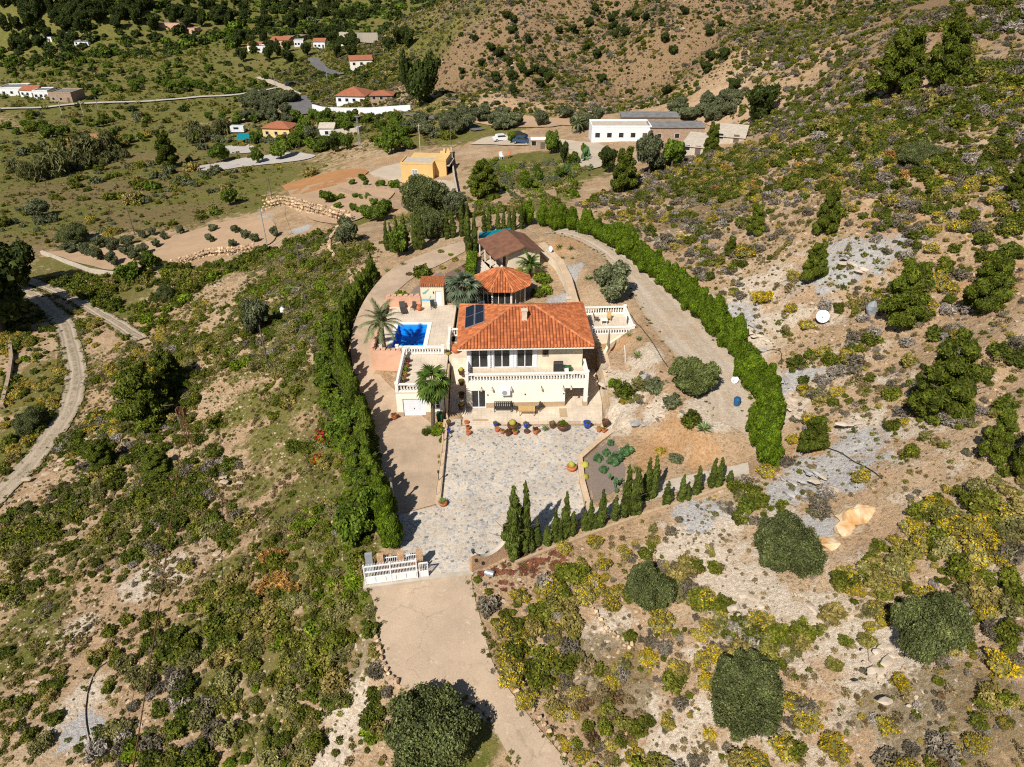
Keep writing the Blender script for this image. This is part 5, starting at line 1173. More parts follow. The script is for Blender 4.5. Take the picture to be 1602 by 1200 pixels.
dish('white satellite dish half hidden by the right hedge', P(1149, 598), .4, (-.6, -.5, .6), .3)
t = thing('blue_drum', 'blue plastic drum at the foot of the right hedge', 'drum', P(1152, 634)); MB().lathe([(.26, 0), (.30, .2), (.34, .7), (.28, .85), (.1, .9)], 12).obj('barrel_body', 'blue_plastic', t); MB().lathe([(.12, .9), (.12, .95)], 10).obj('lid', 'blue_plastic', t)
t = thing('grey_tarp_bundle', 'grey-blue tarpaulin bundle behind the pine near the satellite dish', 'tarpaulin', P(1362, 492)); MB().blob((0, 0, .6), (.6, .5, .8), 4, .35).obj('tarp_sheet', 'grey_plastic', t)
t = thing('water_tank', 'small white water tank beside the lone tree on the left slope', 'tank', P(443, 491)); MB().lathe([(.3, 0), (.35, .1), (.35, .8), (.2, .95), (.15, 1.1)], 12).obj('tank_body', 'pure_white', t); MB().lathe([(.12, 1.1), (.12, 1.2)], 8).obj('cap', 'grey_plastic', t)
import bmesh
from mathutils import noise as mnoise
def hull_mesh(name, r, seed, mat, n=18, flat=.25, rough=0):
    q = np.random.default_rng(seed); d = unit_rows(q.normal(size=(n, 3))) * q.uniform(.72, 1.0, (n, 1)); d[:, 2] = np.maximum(d[:, 2], -flat)
    bm = bmesh.new(); vs = [bm.verts.new((v[0] * r[0], v[1] * r[1], v[2] * r[2])) for v in d]
    g = bmesh.ops.convex_hull(bm, input=vs); bmesh.ops.delete(bm, geom=[e for e in bm.verts if not e.link_faces], context='VERTS')
    if rough:
        for _ in range(2): bmesh.ops.subdivide_edges(bm, edges=bm.edges[:], cuts=1, use_grid_fill=True)
        bmesh.ops.triangulate(bm, faces=bm.faces[:])
        for v in bm.verts:
            nv = mnoise.noise(v.co * (2.2 / max(r))) * .16 + mnoise.noise(v.co * (5.5 / max(r)) + Vector((7, 3, 1))) * .08; v.co *= 1 + rough * nv
    me = bpy.data.meshes.new(name); bm.to_mesh(me); bm.free(); me.materials.append(MATS[mat]); return me
def unit_rows(v): return v / np.linalg.norm(v, axis=1, keepdims=True)
def boulder(label, px, py, r, seed, mat='sand_boulder', flat=.7, grp=None, cat='boulder', rz=0):
    return link('boulder', hull_mesh('boulder', r, seed, mat, 20, .25, 1.0), None, label, cat, grp, None, P(px, py) - Vector((0, 0, .1)), rz)
boulder('large pale orange boulder at the top of the trio on the right slope', 1345, 806, (1.75, 1.25, 1.15), 3)
boulder('middle pale boulder wedged below the large orange boulder', 1322, 826, (1.35, .9, .85), 8, rz=R(35))
boulder('flat orange boulder at the lower left of the boulder trio', 1298, 854, (1.45, 1.0, .7), 13)
CRAGS = [(1148, 492, 'g'), (1165, 515, 'p'), (1178, 500, 'g'), (1190, 520, 'p'), (1175, 540, 'p'), (1200, 545, 'g'), (1225, 590, 'p'), (1245, 605, 'g'), (1235, 625, 'p'), (1255, 640, 'p'), (1330, 400, 'g'), (1315, 412, 'g'), (1345, 415, 'p'), (1295, 745, 'g'), (1275, 735, 'g'), (1310, 760, 'p'), (1350, 660, 'p'), (1250, 770, 'g'), (1240, 790, 'p'), (1095, 815, 'g'), (1110, 845, 'p'), (1180, 930, 'p'), (1195, 950, 'p'), (1290, 965, 'p'), (1400, 1010, 'p'), (1385, 1050, 'p'), (1440, 1100, 'p'), (955, 985, 'p'), (560, 1065, 'p'), (545, 1120, 'p'), (525, 1170, 'p'), (955, 600, 'p'), (985, 650, 'p'), (1010, 655, 'g'), (965, 575, 'p'), (1018, 585, 'g'), (1030, 640, 'p'), (318, 515, 'o'), (308, 535, 'o'), (300, 555, 'o'), (345, 445, 'o'), (355, 425, 'o'), (330, 470, 'o'), (120, 712, 'o'), (100, 728, 'o'), (75, 745, 'o'), (145, 700, 'o'), (50, 775, 'o'), (385, 742, 'o'), (350, 872, 'o'), (250, 900, 'o'), (60, 1075, 'o'), (12, 820, 'o'), (10, 850, 'o'), (130, 1130, 'g')]
CM = {k: [hull_mesh('outcrop_block', (1.0, .62, .42), 300 + j * 7 + ord(k), {'g': 'crag_grey', 'p': 'crag_pale', 'o': 'pale_rock'}[k], 22, .3) for j in range(4)] for k in 'gpo'}
for i, (px, py, k) in enumerate(CRAGS):
    p = P(px, py); where = 'right hedge slope' if px > 1100 and py < 800 else ('slope right of the entrance road' if px > 900 and py > 700 else ('planted rock beside the villa' if px > 900 else ('bank left of the entrance road' if px > 500 else 'left scrub slope')))
    t = thing('rock_outcrop', {'g': 'grey', 'p': 'chalky white', 'o': 'tan'}[k] + ' rock outcrop of low angular blocks on the ' + where, 'rock', p, random.uniform(0, 6.28), where + ' outcrops ' + k)
    for j in range(random.randint(10, 16)):
        dx, dy = random.gauss(0, 1.0), random.gauss(0, .6); s_ = .16 + .62 * random.random() ** 2
        o = link('block', random.choice(CM[k]), t, loc=(dx, dy, float(H(p.x, p.y) * 0) - .12), rz=random.uniform(-.5, .5), scale=(s_, s_, s_ * random.uniform(.5, .9))); o.rotation_euler[0] = random.uniform(-.25, .25)
# black irrigation hoses on the bare right ground
def hose(label, pxs, r=.04, mat='hose_black', lift=.05):
    pts = smooth_line([tuple(P(*q)[:2]) for q in pxs], 8 * len(pxs)); m = MB()
    m.tube([(p[0], p[1], float(H(p[0], p[1])) + lift) for p in pts], r, 5, False); return m.obj('irrigation_hose', mat, None, label=label, cat='hose')
hose('black hose looping over the pale rock beside the right hedge', [(1188, 553), (1205, 548), (1220, 550), (1222, 562), (1217, 570)])
hose('black hose crossing the orange soil right of the hedge', [(1290, 700), (1320, 712), (1340, 725), (1365, 738), (1380, 750)], .05)
hose('thin dark hose on the plateau beside the side terrace', [(980, 488), (1000, 510), (1020, 535), (1035, 560), (1045, 575)], .04)
hose('black hose curving down the lower left slope', [(168, 1036), (150, 1052), (138, 1085), (135, 1120), (142, 1160), (158, 1198)], .05)
hose('white pipe running down the planted rock beside the villa', [(977, 541), (978, 555), (978, 570)], .05, 'hose_white')

# ---------------------------------------------------------------- utility poles
def upole(label, px, py, hpx, kind='wood', arm=True, lean=0.0):
    p = P(px, py); s_ = ppm(p.x, p.y, p.z); phi = math.atan2(CAM_H - p.z, math.hypot(p.x, p.y)); h = max(4.0, min(13.0, hpx / (s_ * math.cos(phi))))
    t = thing('utility_pole', label, 'utility pole', p)
    r = max(.09, .45 / s_)
    if kind == 'lattice':
        m = MB()
        for sx in (-1, 1):
            for sy in (-1, 1): m.tube([(sx * .3, sy * .3, -.4), (sx * .13, sy * .13, h)], max(.035, .25 / s_), 4)
        k = 0; z = 0.0
        while z < h - .6:
            w0 = .3 - .17 * z / h; w1 = .3 - .17 * (z + .6) / h; sg = 1 if k % 2 else -1
            for sy in (-1, 1): m.tube([(-w0 * sg, sy * w0, z), (w1 * sg, sy * w1, z + .6)], max(.018, .15 / s_), 4)
            for sx in (-1, 1): m.tube([(sx * w0, -w0 * sg, z), (sx * w1, w1 * sg, z + .6)], max(.018, .15 / s_), 4)
            z += .6; k += 1
        m.obj('lattice_mast', 'galvanised', t)
    else: MB().tube([(0, 0, -.5), (lean * h, 0, h)], [r * 1.25, r * .85], 7).obj('mast', {'wood': 'weathered_wood', 'steel': 'galvanised', 'concrete': 'concrete_pale'}[kind], t)
    if arm:
        MB().box(-.55 + lean * h, .55 + lean * h, -.06, .06, h - .55, h - .42).obj('crossarm', 'galvanised' if kind != 'wood' else 'weathered_wood', t)
        for x in (-.45, 0, .45): MB().lathe([(.04, h - .42), (.07, h - .32), (.04, h - .2)], 6, (x + lean * h, 0, 0)).obj('insulator', 'brown_pot', t)
    return p + Vector((lean * h, 0, h - .25))
wires = []
tA = upole('wooden utility pole at the left edge of the valley meadow', 84, 325, 46); tB = upole('wooden utility pole in the meadow above the almond terrace', 211, 368, 42); tC = upole('dark wooden pole standing by the farm plot with dark pine', 332, 272, 58)
tD = upole('pale steel pole on the almond terrace', 419, 389, 62, 'steel'); tE = upole('wooden pole above the stone bank near the vineyard', 427, 318, 38); tF = upole('dark pole in front of the lone tree on left slope', 419, 572, 62, arm=False); tG = upole('thin dark pole on the scrub slope below the vineyard bank', 470, 420, 44, arm=False)
tH = upole('grey steel lattice pylon below the white garden wall', 563, 229, 46, 'lattice'); tI = upole('pole with light rungs behind the yellow house', 658, 243, 46, 'concrete'); tJ = upole('dark wooden pole at the end of the yellow house wall', 706, 232, 42)
tK = upole('pale concrete pole beside the brown farm block', 97, 178, 28, 'concrete'); tL = upole('pale concrete pole just right of the farm on the valley road', 133, 187, 28, 'concrete'); upole('thin steel pole on the valley road left of the fields', 154, 171, 18, 'steel', False); upole('thin steel pole on the track by the village road', 432, 141, 24, 'steel', False); upole('thin steel pole beside the uphill road', 512, 125, 16, 'steel', False)
# the nearer rusty pole with its cables running past the camera
pb_ = P(301, 703); NH = 66 / (ppm(*pb_) * math.cos(math.atan2(CAM_H - pb_.z, math.hypot(pb_.x, pb_.y))))
pt_ = Vector((pb_.x, pb_.y, pb_.z))
rp = thing('rusty_lattice_pole', 'tall rusty lattice power pole on the left scrub slope with cables', 'utility pole', pb_)
m = MB()
for sx in (-1, 1):
    for sy in (-1, 1): m.tube([(sx * .32, sy * .32, -.4), (sx * .17, sy * .17, NH)], .035, 4)
z = 0; k = 0
while z < NH - .7:
    w0 = .32 - .15 * z / NH; w1 = .32 - .15 * (z + .7) / NH; sg = 1 if k % 2 else -1
    for sy in (-1, 1): m.tube([(-w0 * sg, sy * w0, z), (w1 * sg, sy * w1, z + .7)], .02, 4)
    for sx in (-1, 1): m.tube([(sx * w0, -w0 * sg, z), (sx * w1, w1 * sg, z + .7)], .02, 4)
    z += .7; k += 1
m.obj('lattice_mast', 'rust', rp)
m = MB(); m.box(-.5, .5, -.06, .06, NH - .9, NH - .8); m.box(-.45, -.35, -.3, .3, NH - .8, NH - .1); m.box(.3, .42, -.3, .3, NH - .8, NH - .1); m.obj('crossarm', 'rust', rp)
MB().tube([(-.5, 0, NH - .8), (-.55, 0, NH - 3.6)], .03, 5).obj('down_cable', 'galvanised', rp)
top = pb_ + Vector((0, 0, NH - .8))
p2 = Vector((-9.5, -14.0, 0)); p2.z = float(H(p2.x, p2.y)); N2 = 20.0
sp_ = thing('rusty_lattice_pole', 'rusty lattice power pole standing below the viewpoint', 'utility pole', p2)
m = MB()
for sx in (-1, 1):
    for sy in (-1, 1): m.tube([(sx * .4, sy * .4, -.4), (sx * .17, sy * .17, N2)], .04, 4)
for k in range(24): z = k * .8; sg = 1 if k % 2 else -1; m.tube([(-.35 * sg, -.3, z), (.35 * sg, -.3, z + .8)], .02, 4); m.tube([(-.35 * sg, .3, z), (.35 * sg, .3, z + .8)], .02, 4)
m.obj('lattice_mast', 'rust', sp_); MB().box(-.6, .6, -.06, .06, N2 - .5, N2 - .4).obj('crossarm', 'rust', sp_)
def cable(label, a, b, sag, r=.02, mat='hose_black'):
    a = Vector(a); b = Vector(b); m = MB(); pts = []
    for k in range(25):
        t = k / 24; q = a.lerp(b, t); q.z -= sag * 4 * t * (1 - t); pts.append(tuple(q))
    m.tube(pts, r, 4, False); return m.obj('power_cable', mat, None, label=label, cat='cable')
cable('thin black power cable running down past the left slope scrub', top + Vector((-.3, 0, 0)), p2 + Vector((-.6, 0, N2 - .5)), 2.5, .016)
cable('thick rusty bundled cable running down from the lattice pole', top + Vector((.3, 0, .1)), p2 + Vector((.6, 0, N2 - .5)), 2.2, .04, 'rust')
for a, b_, s_, l in ((tA, tB, 1.5, 'thin wire between the two poles in the valley meadow'), (tE, tD, 1.0, 'thin wire down to the pale pole on the almond terrace'), (tK, tL, 1.2, 'thin wire between the two pale poles by the farm')):
    cable(l, a, b_, s_, .03)

# ---------------------------------------------------------------- buildings in the distance
def house(label, px, py, wpx, hm, dm, wall, roof='flat', rmat='red_tile_far', rz=0.0, wins=3, name='farmhouse', cat='house', door=True, gable=1.2):
    """front-bottom centre at a pixel; width from pixels, height and depth in metres"""
    p = P(px, py); w = wpx / ppm(p.x, p.y, p.z); t = thing(name, label, cat, p - Vector((0, 0, .15)), rz)
    MB().box(-w / 2, w / 2, 0, dm, -2.0, hm).obj('wall', wall, t)
    if roof == 'flat':
        q = MB(); e = .18
        q.box(-w / 2 - .05, w / 2 + .05, -.05, e, hm + .001, hm + .45); q.box(-w / 2 - .05, w / 2 + .05, dm - e, dm + .05, hm + .001, hm + .45); q.box(-w / 2 - .05, -w / 2 + e, e, dm - e, hm + .001, hm + .45); q.box(w / 2 - e, w / 2 + .05, e, dm - e, hm + .001, hm + .45); q.obj('parapet', wall, t)
        MB().box(-w / 2 + e, w / 2 - e, e, dm - e, hm + .002, hm + .12).obj('roof', rmat if rmat != 'red_tile_far' else 'concrete_pale', t)
    elif roof == 'gable':
        q = MB(); o = .35; q.add([(-w / 2 - o, -o, hm), (w / 2 + o, -o, hm), (w / 2 + o, dm + o, hm), (-w / 2 - o, dm + o, hm), (-w / 2 - o, dm / 2, hm + gable), (w / 2 + o, dm / 2, hm + gable)], [(0, 1, 5, 4), (2, 3, 4, 5), (1, 2, 5), (3, 0, 4), (3, 2, 1, 0)]); q.obj('roof', rmat, t)
    elif roof == 'hip':
        q = MB(); o = .5; i_ = min(w, dm) / 2; q.add([(-w / 2 - o, -o, hm), (w / 2 + o, -o, hm), (w / 2 + o, dm + o, hm), (-w / 2 - o, dm + o, hm), (-w / 2 + i_, dm / 2, hm + gable), (w / 2 - i_, dm / 2, hm + gable)], [(0, 1, 5, 4), (2, 3, 4, 5), (1, 2, 5), (3, 0, 4), (3, 2, 1, 0)]); q.obj('roof', rmat, t)
    elif roof == 'shed':
        q = MB(); o = .25; q.add([(-w / 2 - o, -o, hm + .003), (w / 2 + o, -o, hm + .003), (w / 2 + o, dm + o, hm + gable), (-w / 2 - o, dm + o, hm + gable), (-w / 2 - o, -o, hm + .15), (w / 2 + o, -o, hm + .15), (w / 2 + o, dm + o, hm + gable + .15), (-w / 2 - o, dm + o, hm + gable + .15)], BF); q.obj('roof', rmat, t)
    for k in range(wins):
        x = -w / 2 + (k + .5) * w / wins; s_ = min(.55, w / wins * .3)
        if door and k == wins - 1 and wins > 1:
            MB().box(x - s_, x + s_, -.04, -.004, 0.05, 2.1).obj('door', 'weathered_wood', t)
        else:
            f = MB().box(x - s_ - .08, x + s_ + .08, -.035, -.004, 1.0, 2.2).obj('window', 'window_frame', t)
            MB().box(x - s_, x + s_, -.055, -.036, 1.08, 2.12).obj('pane', 'dark_glass', f)
    return t, w
# ochre house
oh = thing('ochre_house', 'ochre-yellow flat-roofed house standing above the vineyard terraces', 'house', P(667, 283), R(-6)); 
q = MB(); q.box(-5.6, 1.6, 0, 5.5, -1.5, 3.6); q.obj('wall', 'ochre_wall', oh); q = MB(); q.box(1.6, 4.2, 2.2, 9.5, -1.5, 3.9); q.box(-4.6, 1.6, 5.501, 9.5, -1.5, 3.7); q.obj('wing', 'ochre_wall', oh)
q = MB(); q.box(-5.65, 1.65, -.05, .2, 3.601, 3.95); q.box(-5.65, -5.4, .2, 5.5, 3.601, 3.95); q.box(1.4, 1.65, .2, 5.5, 3.601, 3.95); q.obj('parapet', 'ochre_wall', oh)
q = MB(); q.box(1.55, 4.25, 2.15, 2.4, 3.901, 4.2); q.box(4.0, 4.25, 2.4, 9.5, 3.901, 4.2); q.box(1.55, 4.25, 9.3, 9.5, 3.901, 4.25); q.obj('parapet', 'ochre_wall', oh)
MB().box(-5.4, 1.4, .2, 5.4, 3.602, 3.7).obj('roof', 'concrete_pale', oh)
for x, y in ((2.4, 8.8), (3.3, 8.8), (3.75, 7.6)): MB().box(x, x + .4, y, y + .4, 3.9, 4.9).obj('chimney', 'ochre_wall', oh)
f = MB().box(-3.1, -1.8, -.04, -.004, 1.1, 2.5).obj('window', 'window_frame', oh); MB().box(-3.0, -2.5, -.06, -.041, 1.2, 2.4).obj('pane', 'galvanised', f); MB().box(-2.4, -1.9, -.06, -.041, 1.2, 2.4).obj('pane', 'galvanised', f)
MB().box(4.201, 4.24, 3.0, 6.5, 0.0, 2.6).obj('carport_shade_panel', 'shadow_void', oh); MB().box(4.25, 4.9, 2.4, 9.0, 2.7, 2.85).obj('awning', 'concrete_pale', oh)  # dark panel on the solid wall stands for the shaded carport inside
def px_wall(name, label, pxs, h, mat, th=.3, coping=None, cat='wall', base=-.8):
    w = [P(*q) for q in pxs]; return wall_line(name, label, [(q.x, q.y) for q in w], th, [q.z + h for q in w], [q.z + base for q in w], mat, cat, coping)
px_wall('boundary_wall', 'long pale wall descending past the right side of the ochre house', [(706, 238), (708, 262), (711, 285), (717, 318)], 1.4, 'concrete_pale', .35)
px_wall('terrace_wall', 'dry stone wall below the ochre house lawn', [(548, 296), (590, 296), (630, 303), (650, 306)], .9, 'old_stone_wall', .6)
px_wall('terrace_wall', 'dry stone wall along the middle vineyard terrace', [(530, 300), (570, 312), (600, 318), (640, 330)], 1.0, 'old_stone_wall', .6)
px_wall('terrace_kerb', 'pale kerb wall at the front of the small tree plantation', [(66, 397), (100, 410), (140, 425), (180, 431)], .7, 'concrete_pale', .5)

STONES = [hull_mesh('stone', (.5, .4, .36), 900 + k, 'field_stone', 16, .8) for k in range(8)]
def stone_row(name, label, pxs, size, step, courses=1, joined=False, slant=.25):
    w = smooth_line([tuple(P(*q)[:2]) for q in pxs], 300); o = Vector((w[0][0], w[0][1], float(H(*w[0])))); t = thing(name, label, 'stone edging', o); jm = MB()
    for c in range(courses):
        d = random.random() * step; last = w[0]
        for p in w[1:]:
            d += float(np.hypot(*(p - last))); last = p
            if d < step: continue
            d = 0; s_ = size * random.uniform(.65, 1.25); x = p[0] + random.uniform(-.15, .15) * size; y = p[1] + c * slant * size + random.uniform(-.15, .15) * size
            loc = Vector((x, y, float(H(x, y)) + c * size * .55 + .12 * s_)) - o
            if joined:
                hm_ = random.choice(STONES); ca_ = random.uniform(0, 6.28); c1, s1 = math.cos(ca_), math.sin(ca_)
                jm.add([(loc.x + (v.co.x * c1 - v.co.y * s1) * s_, loc.y + (v.co.x * s1 + v.co.y * c1) * s_, loc.z + v.co.z * s_) for v in hm_.vertices], [tuple(pg.vertices) for pg in hm_.polygons])
            else:
                q = link('stone', random.choice(STONES), t, loc=loc, rz=random.uniform(0, 6.28), scale=s_); q.rotation_euler[0] = random.uniform(-.4, .4)
    if joined: jm.obj('stones', 'field_stone', t, kind='stuff')
stone_row('stone_edging', 'row of tan boulders edging the left side of the entrance road', [(586, 985), (592, 1015), (598, 1040), (608, 1062), (622, 1075)], .55, .42, 2)
stone_row('stone_edging', 'low line of tan stones across the right foreground slope', [(918, 935), (930, 960), (945, 985), (965, 1000), (990, 1015)], .42, .36, 2)
stone_row('stone_edging', 'stones along the right edge of the entrance road bank', [(800, 1075), (830, 1110), (860, 1150), (890, 1195)], .45, .55, 2)
stone_row('stone_bank', 'tan dry stone bank curving around the vineyard terrace', [(408, 330), (440, 322), (470, 330), (500, 338), (525, 345), (548, 350)], 1.0, .8, 4, True, .5)
stone_row('stone_bank', 'tan stone bank edging the almond terrace', [(268, 418), (300, 410), (330, 400), (370, 398), (400, 392)], .9, .7, 3, True, .5)
stone_row('stone_edging', 'curved pale stone edging near the silvery bush behind the left hedge', [(528, 358), (517, 375), (516, 392), (524, 405)], .7, .55, 2)
px_wall('field_wall', 'low stone wall at the far left edge by the dirt road', [(5, 640), (15, 600), (20, 565), (18, 540)], .8, 'old_stone_wall', .5)
# white farmhouse and barn
t, w = house('long white flat-roofed farmhouse in the centre distance', 971, 221, 92, 3.3, 7, 'pure_white', wins=5, rmat='concrete_pale')
t, w = house('old brown stone barn adjoining the white farmhouse', 1058, 222, 84, 3.4, 5, 'old_stone_wall', 'shed', 'grey_roof', wins=3, name='stone_barn', cat='barn', gable=.35)
t, w = house('low stone building with grey roof behind the white farmhouse', 1016, 206, 88, 3.6, 5, 'old_stone_wall', 'shed', 'grey_roof', wins=4, name='stone_barn', cat='barn', gable=.25)
house('pale sheet-roofed shed in front of the stone barn', 1082, 243, 34, 1.8, 8, 'concrete_pale', 'shed', 'concrete_pale', R(-25), 2, 'sheet_roof_shed', 'shed', gable=.9)
house('pale sheet-roofed shed right of the small pine', 1138, 225, 48, 1.5, 7, 'concrete_pale', 'shed', 'concrete_pale', R(-20), 2, 'sheet_roof_shed', 'shed', gable=1.0)
house('white garage box beside the parked cars', 842, 234, 28, 1.9, 4.5, 'old_stone_wall', 'flat', 'pure_white', 0, 2, 'low_shed', 'shed')
house('pale yellow villa with bright red tile roof in the valley', 433, 215, 44, 3.2, 8, 'pale_yellow_wall', 'hip', 'red_tile_far', R(-8), 3, gable=1.6)
house('white gabled shed near the long low wall', 512, 215, 22, 3.0, 6, 'pure_white', 'gable', 'concrete_pale', 0, 1, 'white_shed', 'shed', False)
px_wall('long_low_wall', 'long low pale wall right of the white shed', [(520, 213), (545, 210), (565, 207)], 1.8, 'concrete_pale', 3.0)
house('white villa with broad terracotta roof above a white wall', 549, 163, 46, 3.0, 11, 'pure_white', 'hip', 'red_tile_far', R(-6), 4, gable=2.4)
house('low terracotta-roofed pavilion next to the terracotta-roofed villa', 597, 160, 34, 2.4, 7, 'old_stone_wall', 'hip', 'red_tile_far', 0, 3, 'pavilion', 'pavilion', gable=1.2)
px_wall('white_garden_wall', 'long white curved garden wall below the terracotta-roofed villa', [(490, 172), (505, 176), (540, 178), (580, 178), (610, 176), (643, 174)], 2.0, 'pure_white', .5)
for a in ((398, 80, 22, 3.2, 8, 'white_paint', 'gable', 'white village house with red roof at the left of the far hamlet'), (413, 82, 20, 3.0, 7, 'pure_white', 'flat', 'small white flat house in the far hamlet below the trees'), (438, 73, 30, 3.6, 9, 'salmon_wall', 'gable', 'salmon house with red roof in the middle of the far hamlet'), (458, 66, 30, 3.0, 8, 'old_stone_wall', 'flat', 'brown flat house at the back of the far hamlet'), (468, 73, 14, 3.0, 7, 'pure_white', 'flat', 'tiny white block right of the salmon hamlet house'), (500, 76, 18, 3.6, 8, 'pure_white', 'gable', 'white gabled house at the right of the far hamlet'), (540, 72, 18, 3.0, 7, 'pure_white', 'flat', 'white box house right of the hamlet by the green awning'), (566, 105, 34, 3.0, 9, 'white_paint', 'gable', 'cream bungalow with red roof above the uphill road'), (20, 150, 34, 3.4, 10, 'pure_white', 'flat', 'white farmhouse at the far left by the valley road'), (45, 152, 26, 3.0, 9, 'pure_white', 'gable', 'white house with tan roof in the left farm cluster'), (66, 155, 22, 3.4, 8, 'pure_white', 'flat', 'white block with chimney beside the brown farm block'), (97, 160, 36, 3.8, 10, 'old_stone_wall', 'flat', 'brown flat-roofed farm block on the left'), (70, 66, 24, 2.6, 8, 'pure_white', 'flat', 'white low building on the far left hillside'), (104, 65, 18, 3.0, 9, 'pure_white', 'shed', 'white shed with grey roof on the far left hillside'), (128, 72, 24, 2.6, 8, 'pure_white', 'shed', 'white shed lowest in the far left hillside group'), (262, 46, 44, 3.4, 12, 'salmon_wall', 'flat', 'long orange building at the foot of the far wood'), (294, 52, 24, 2.6, 8, 'salmon_wall', 'flat', 'small orange building right of the long orange one')):
    house(a[7], a[0], a[1], a[2], a[3], a[4], a[5], a[6], 'red_tile_far' if a[6] == 'gable' else 'grey_roof', random.uniform(-.25, .25), 3, gable=1.5)
px_wall('far_retaining_wall', 'long tan wall on the slope right of the far hamlet', [(532, 62), (560, 63), (590, 65)], 4.0, 'concrete_pale', 1.0)
t = thing('caravan', 'white caravan parked in the farm plot by the yellow villa', 'caravan', P(372, 209)); q = MB(); q.box(-2.4, 2.4, 0, 2.2, .5, 2.6); q.obj('caravan_body', 'car_white', t); MB().box(-1.2, .6, -.03, -.002, 1.5, 2.2).obj('window', 'dark_glass', t)
for x in (-.4, .4): q = MB(); q.tube([(x, .1, .35), (x, .4, .35)], .35, 10); q.obj('wheel', 'rubber', t)
t = thing('tarp_shelter', 'green-blue tarpaulin shelter in front of the caravan', 'shelter', P(384, 224)); q = MB(); q.add([(-3, 0, 1.2), (3, 0, 1.2), (3, 3, 2.4), (-3, 3, 2.4), (-3, 0, 1.25), (3, 0, 1.25), (3, 3, 2.45), (-3, 3, 2.45)], BF); q.obj('sheet', 'teal_cover', t)
for x in (-2.8, 2.8): MB().tube([(x, .1, -.3), (x, .1, 1.22)], .06, 5).obj('pole', 'galvanised', t); MB().tube([(x, 2.9, -.3), (x, 2.9, 2.38)], .06, 5).obj('pole', 'galvanised', t)
# cars
def car(label, px, py, mat, rz, s=1.0):
    t = thing('parked_car', label, 'car', P(px, py) + Vector((0, 0, .12)), rz, 'cars in the distance', s)
    prof = [(-2.1, .35), (-2.15, .75), (-1.95, .95), (-1.5, 1.0), (-1.25, 1.5), (.55, 1.55), (1.15, 1.02), (1.95, .9), (2.15, .6), (2.1, .35)]
    m = MB(); n = len(prof); vs = [(x, -.85, z) for x, z in prof] + [(x, .85, z) for x, z in prof]; m.add(vs, [tuple(range(n)), tuple(range(2 * n - 1, n - 1, -1))] + [(i, n + i, n + (i + 1) % n, (i + 1) % n) for i in range(n)]); m.obj('car_body', mat, t)
    for y in (-.856, .856):
        s_ = -1 if y < 0 else 1
        q = MB(); q.add([(-1.2, y, 1.05), (.9, y, 1.05), (.5, y, 1.45), (-1.1, y, 1.45)], [(0, 1, 2, 3) if s_ < 0 else (3, 2, 1, 0)]); q.obj('side_window', 'dark_glass', t)
    q = MB(); q.add([(.60, -.75, 1.52), (1.13, -.75, 1.05), (1.13, .75, 1.05), (.60, .75, 1.52)], [(0, 1, 2, 3)]); q.v = [(x + .012, y, z + .012) for x, y, z in q.v]; q.obj('windscreen', 'dark_glass', t)
    for x in (-1.35, 1.35):
        for y in (-.8, .8): q = MB(); q.tube([(x, y - .1, .33), (x, y + .1, .33)], .33, 12); w_ = q.obj('wheel', 'rubber', t); q = MB(); q.tube([(x, y - .115, .33), (x, y + .115, .33)], .18, 10); q.obj('rim', 'galvanised', w_)
car('white car parked left of the dark cars', 785, 221, 'car_white', R(15), 1.1); car('black car parked behind the blue car', 811, 217, 'car_dark', R(20), 1.1); car('dark blue car parked nearest the white shed', 817, 225, 'car_blue', R(-25), 1.1); car('tiny dark car on the far track junction', 455, 135, 'car_dark', R(60), 1.2)
chair('plastic_chair', 'pale plastic chair on the grass below the parked cars', P(785, 249), R(30), 'pure_white', 1.6); chair('plastic_chair', 'reddish plastic chair on the grass below the parked cars', P(794, 248), R(-40), 'terracotta', 1.6)

px_wall('row_kerb', 'low brown kerb running below the front garden cypress row', [(806, 882), (860, 860), (930, 834), (1000, 808), (1080, 782), (1175, 750)], .22, 'stone_band', .25, cat='kerb')
# ---------------------------------------------------------------- foliage prototypes
def unit(v): return v / (np.linalg.norm(v, axis=1, keepdims=True) + 1e-9)
def leaf_quads(Pn, Nn, size, elong=1.6, jit=0.9, r=None, up=0.0):
    n = len(Pn); r = r or rng
    nn = unit(Nn + jit * r.normal(size=(n, 3)))
    ref = r.normal(size=(n, 3)); ref[:, 2] += up
    t = unit(np.cross(nn, ref)); b = np.cross(nn, t)        # b leans to ref
    s = size * r.uniform(0.6, 1.35, (n, 1))
    hw = t * s * 0.5; hl = b * s * 0.5 * elong
    V = np.stack([Pn - hw - hl * .6, Pn + hw - hl * .6, Pn + hw * .55 + hl, Pn - hw * .55 + hl], 1).reshape(-1, 3)
    return V, np.arange(4 * n).reshape(n, 4)
def lobes_sample(lobes, n, r, depth=0.22, zmin=None):
    L = np.array(lobes, float); area = (L[:, 3] * L[:, 4] + L[:, 4] * L[:, 5] + L[:, 3] * L[:, 5]); pr = area / area.sum()
    out = []; nrm = []
    tot = 0
    while tot < n:
        k = r.choice(len(L), n * 2, p=pr); d = unit(r.normal(size=(n * 2, 3))); rr = 1 - depth * r.random((n * 2, 1)) ** 1.5 + 0.06 * r.normal(size=(n * 2, 1))
        p = L[k, :3] + d * L[k, 3:] * rr
        keep = np.ones(len(p), bool)
        for j in range(len(L)):
            q = ((p - L[j, :3]) / L[j, 3:]); keep &= ~((np.einsum('ij,ij->i', q, q) < 0.62) & (k != j))
        if zmin is not None: keep &= p[:, 2] > zmin
        out.append(p[keep]); nrm.append(unit(d / L[k, 3:])[keep]); tot += keep.sum()
    return np.concatenate(out)[:n], np.concatenate(nrm)[:n]
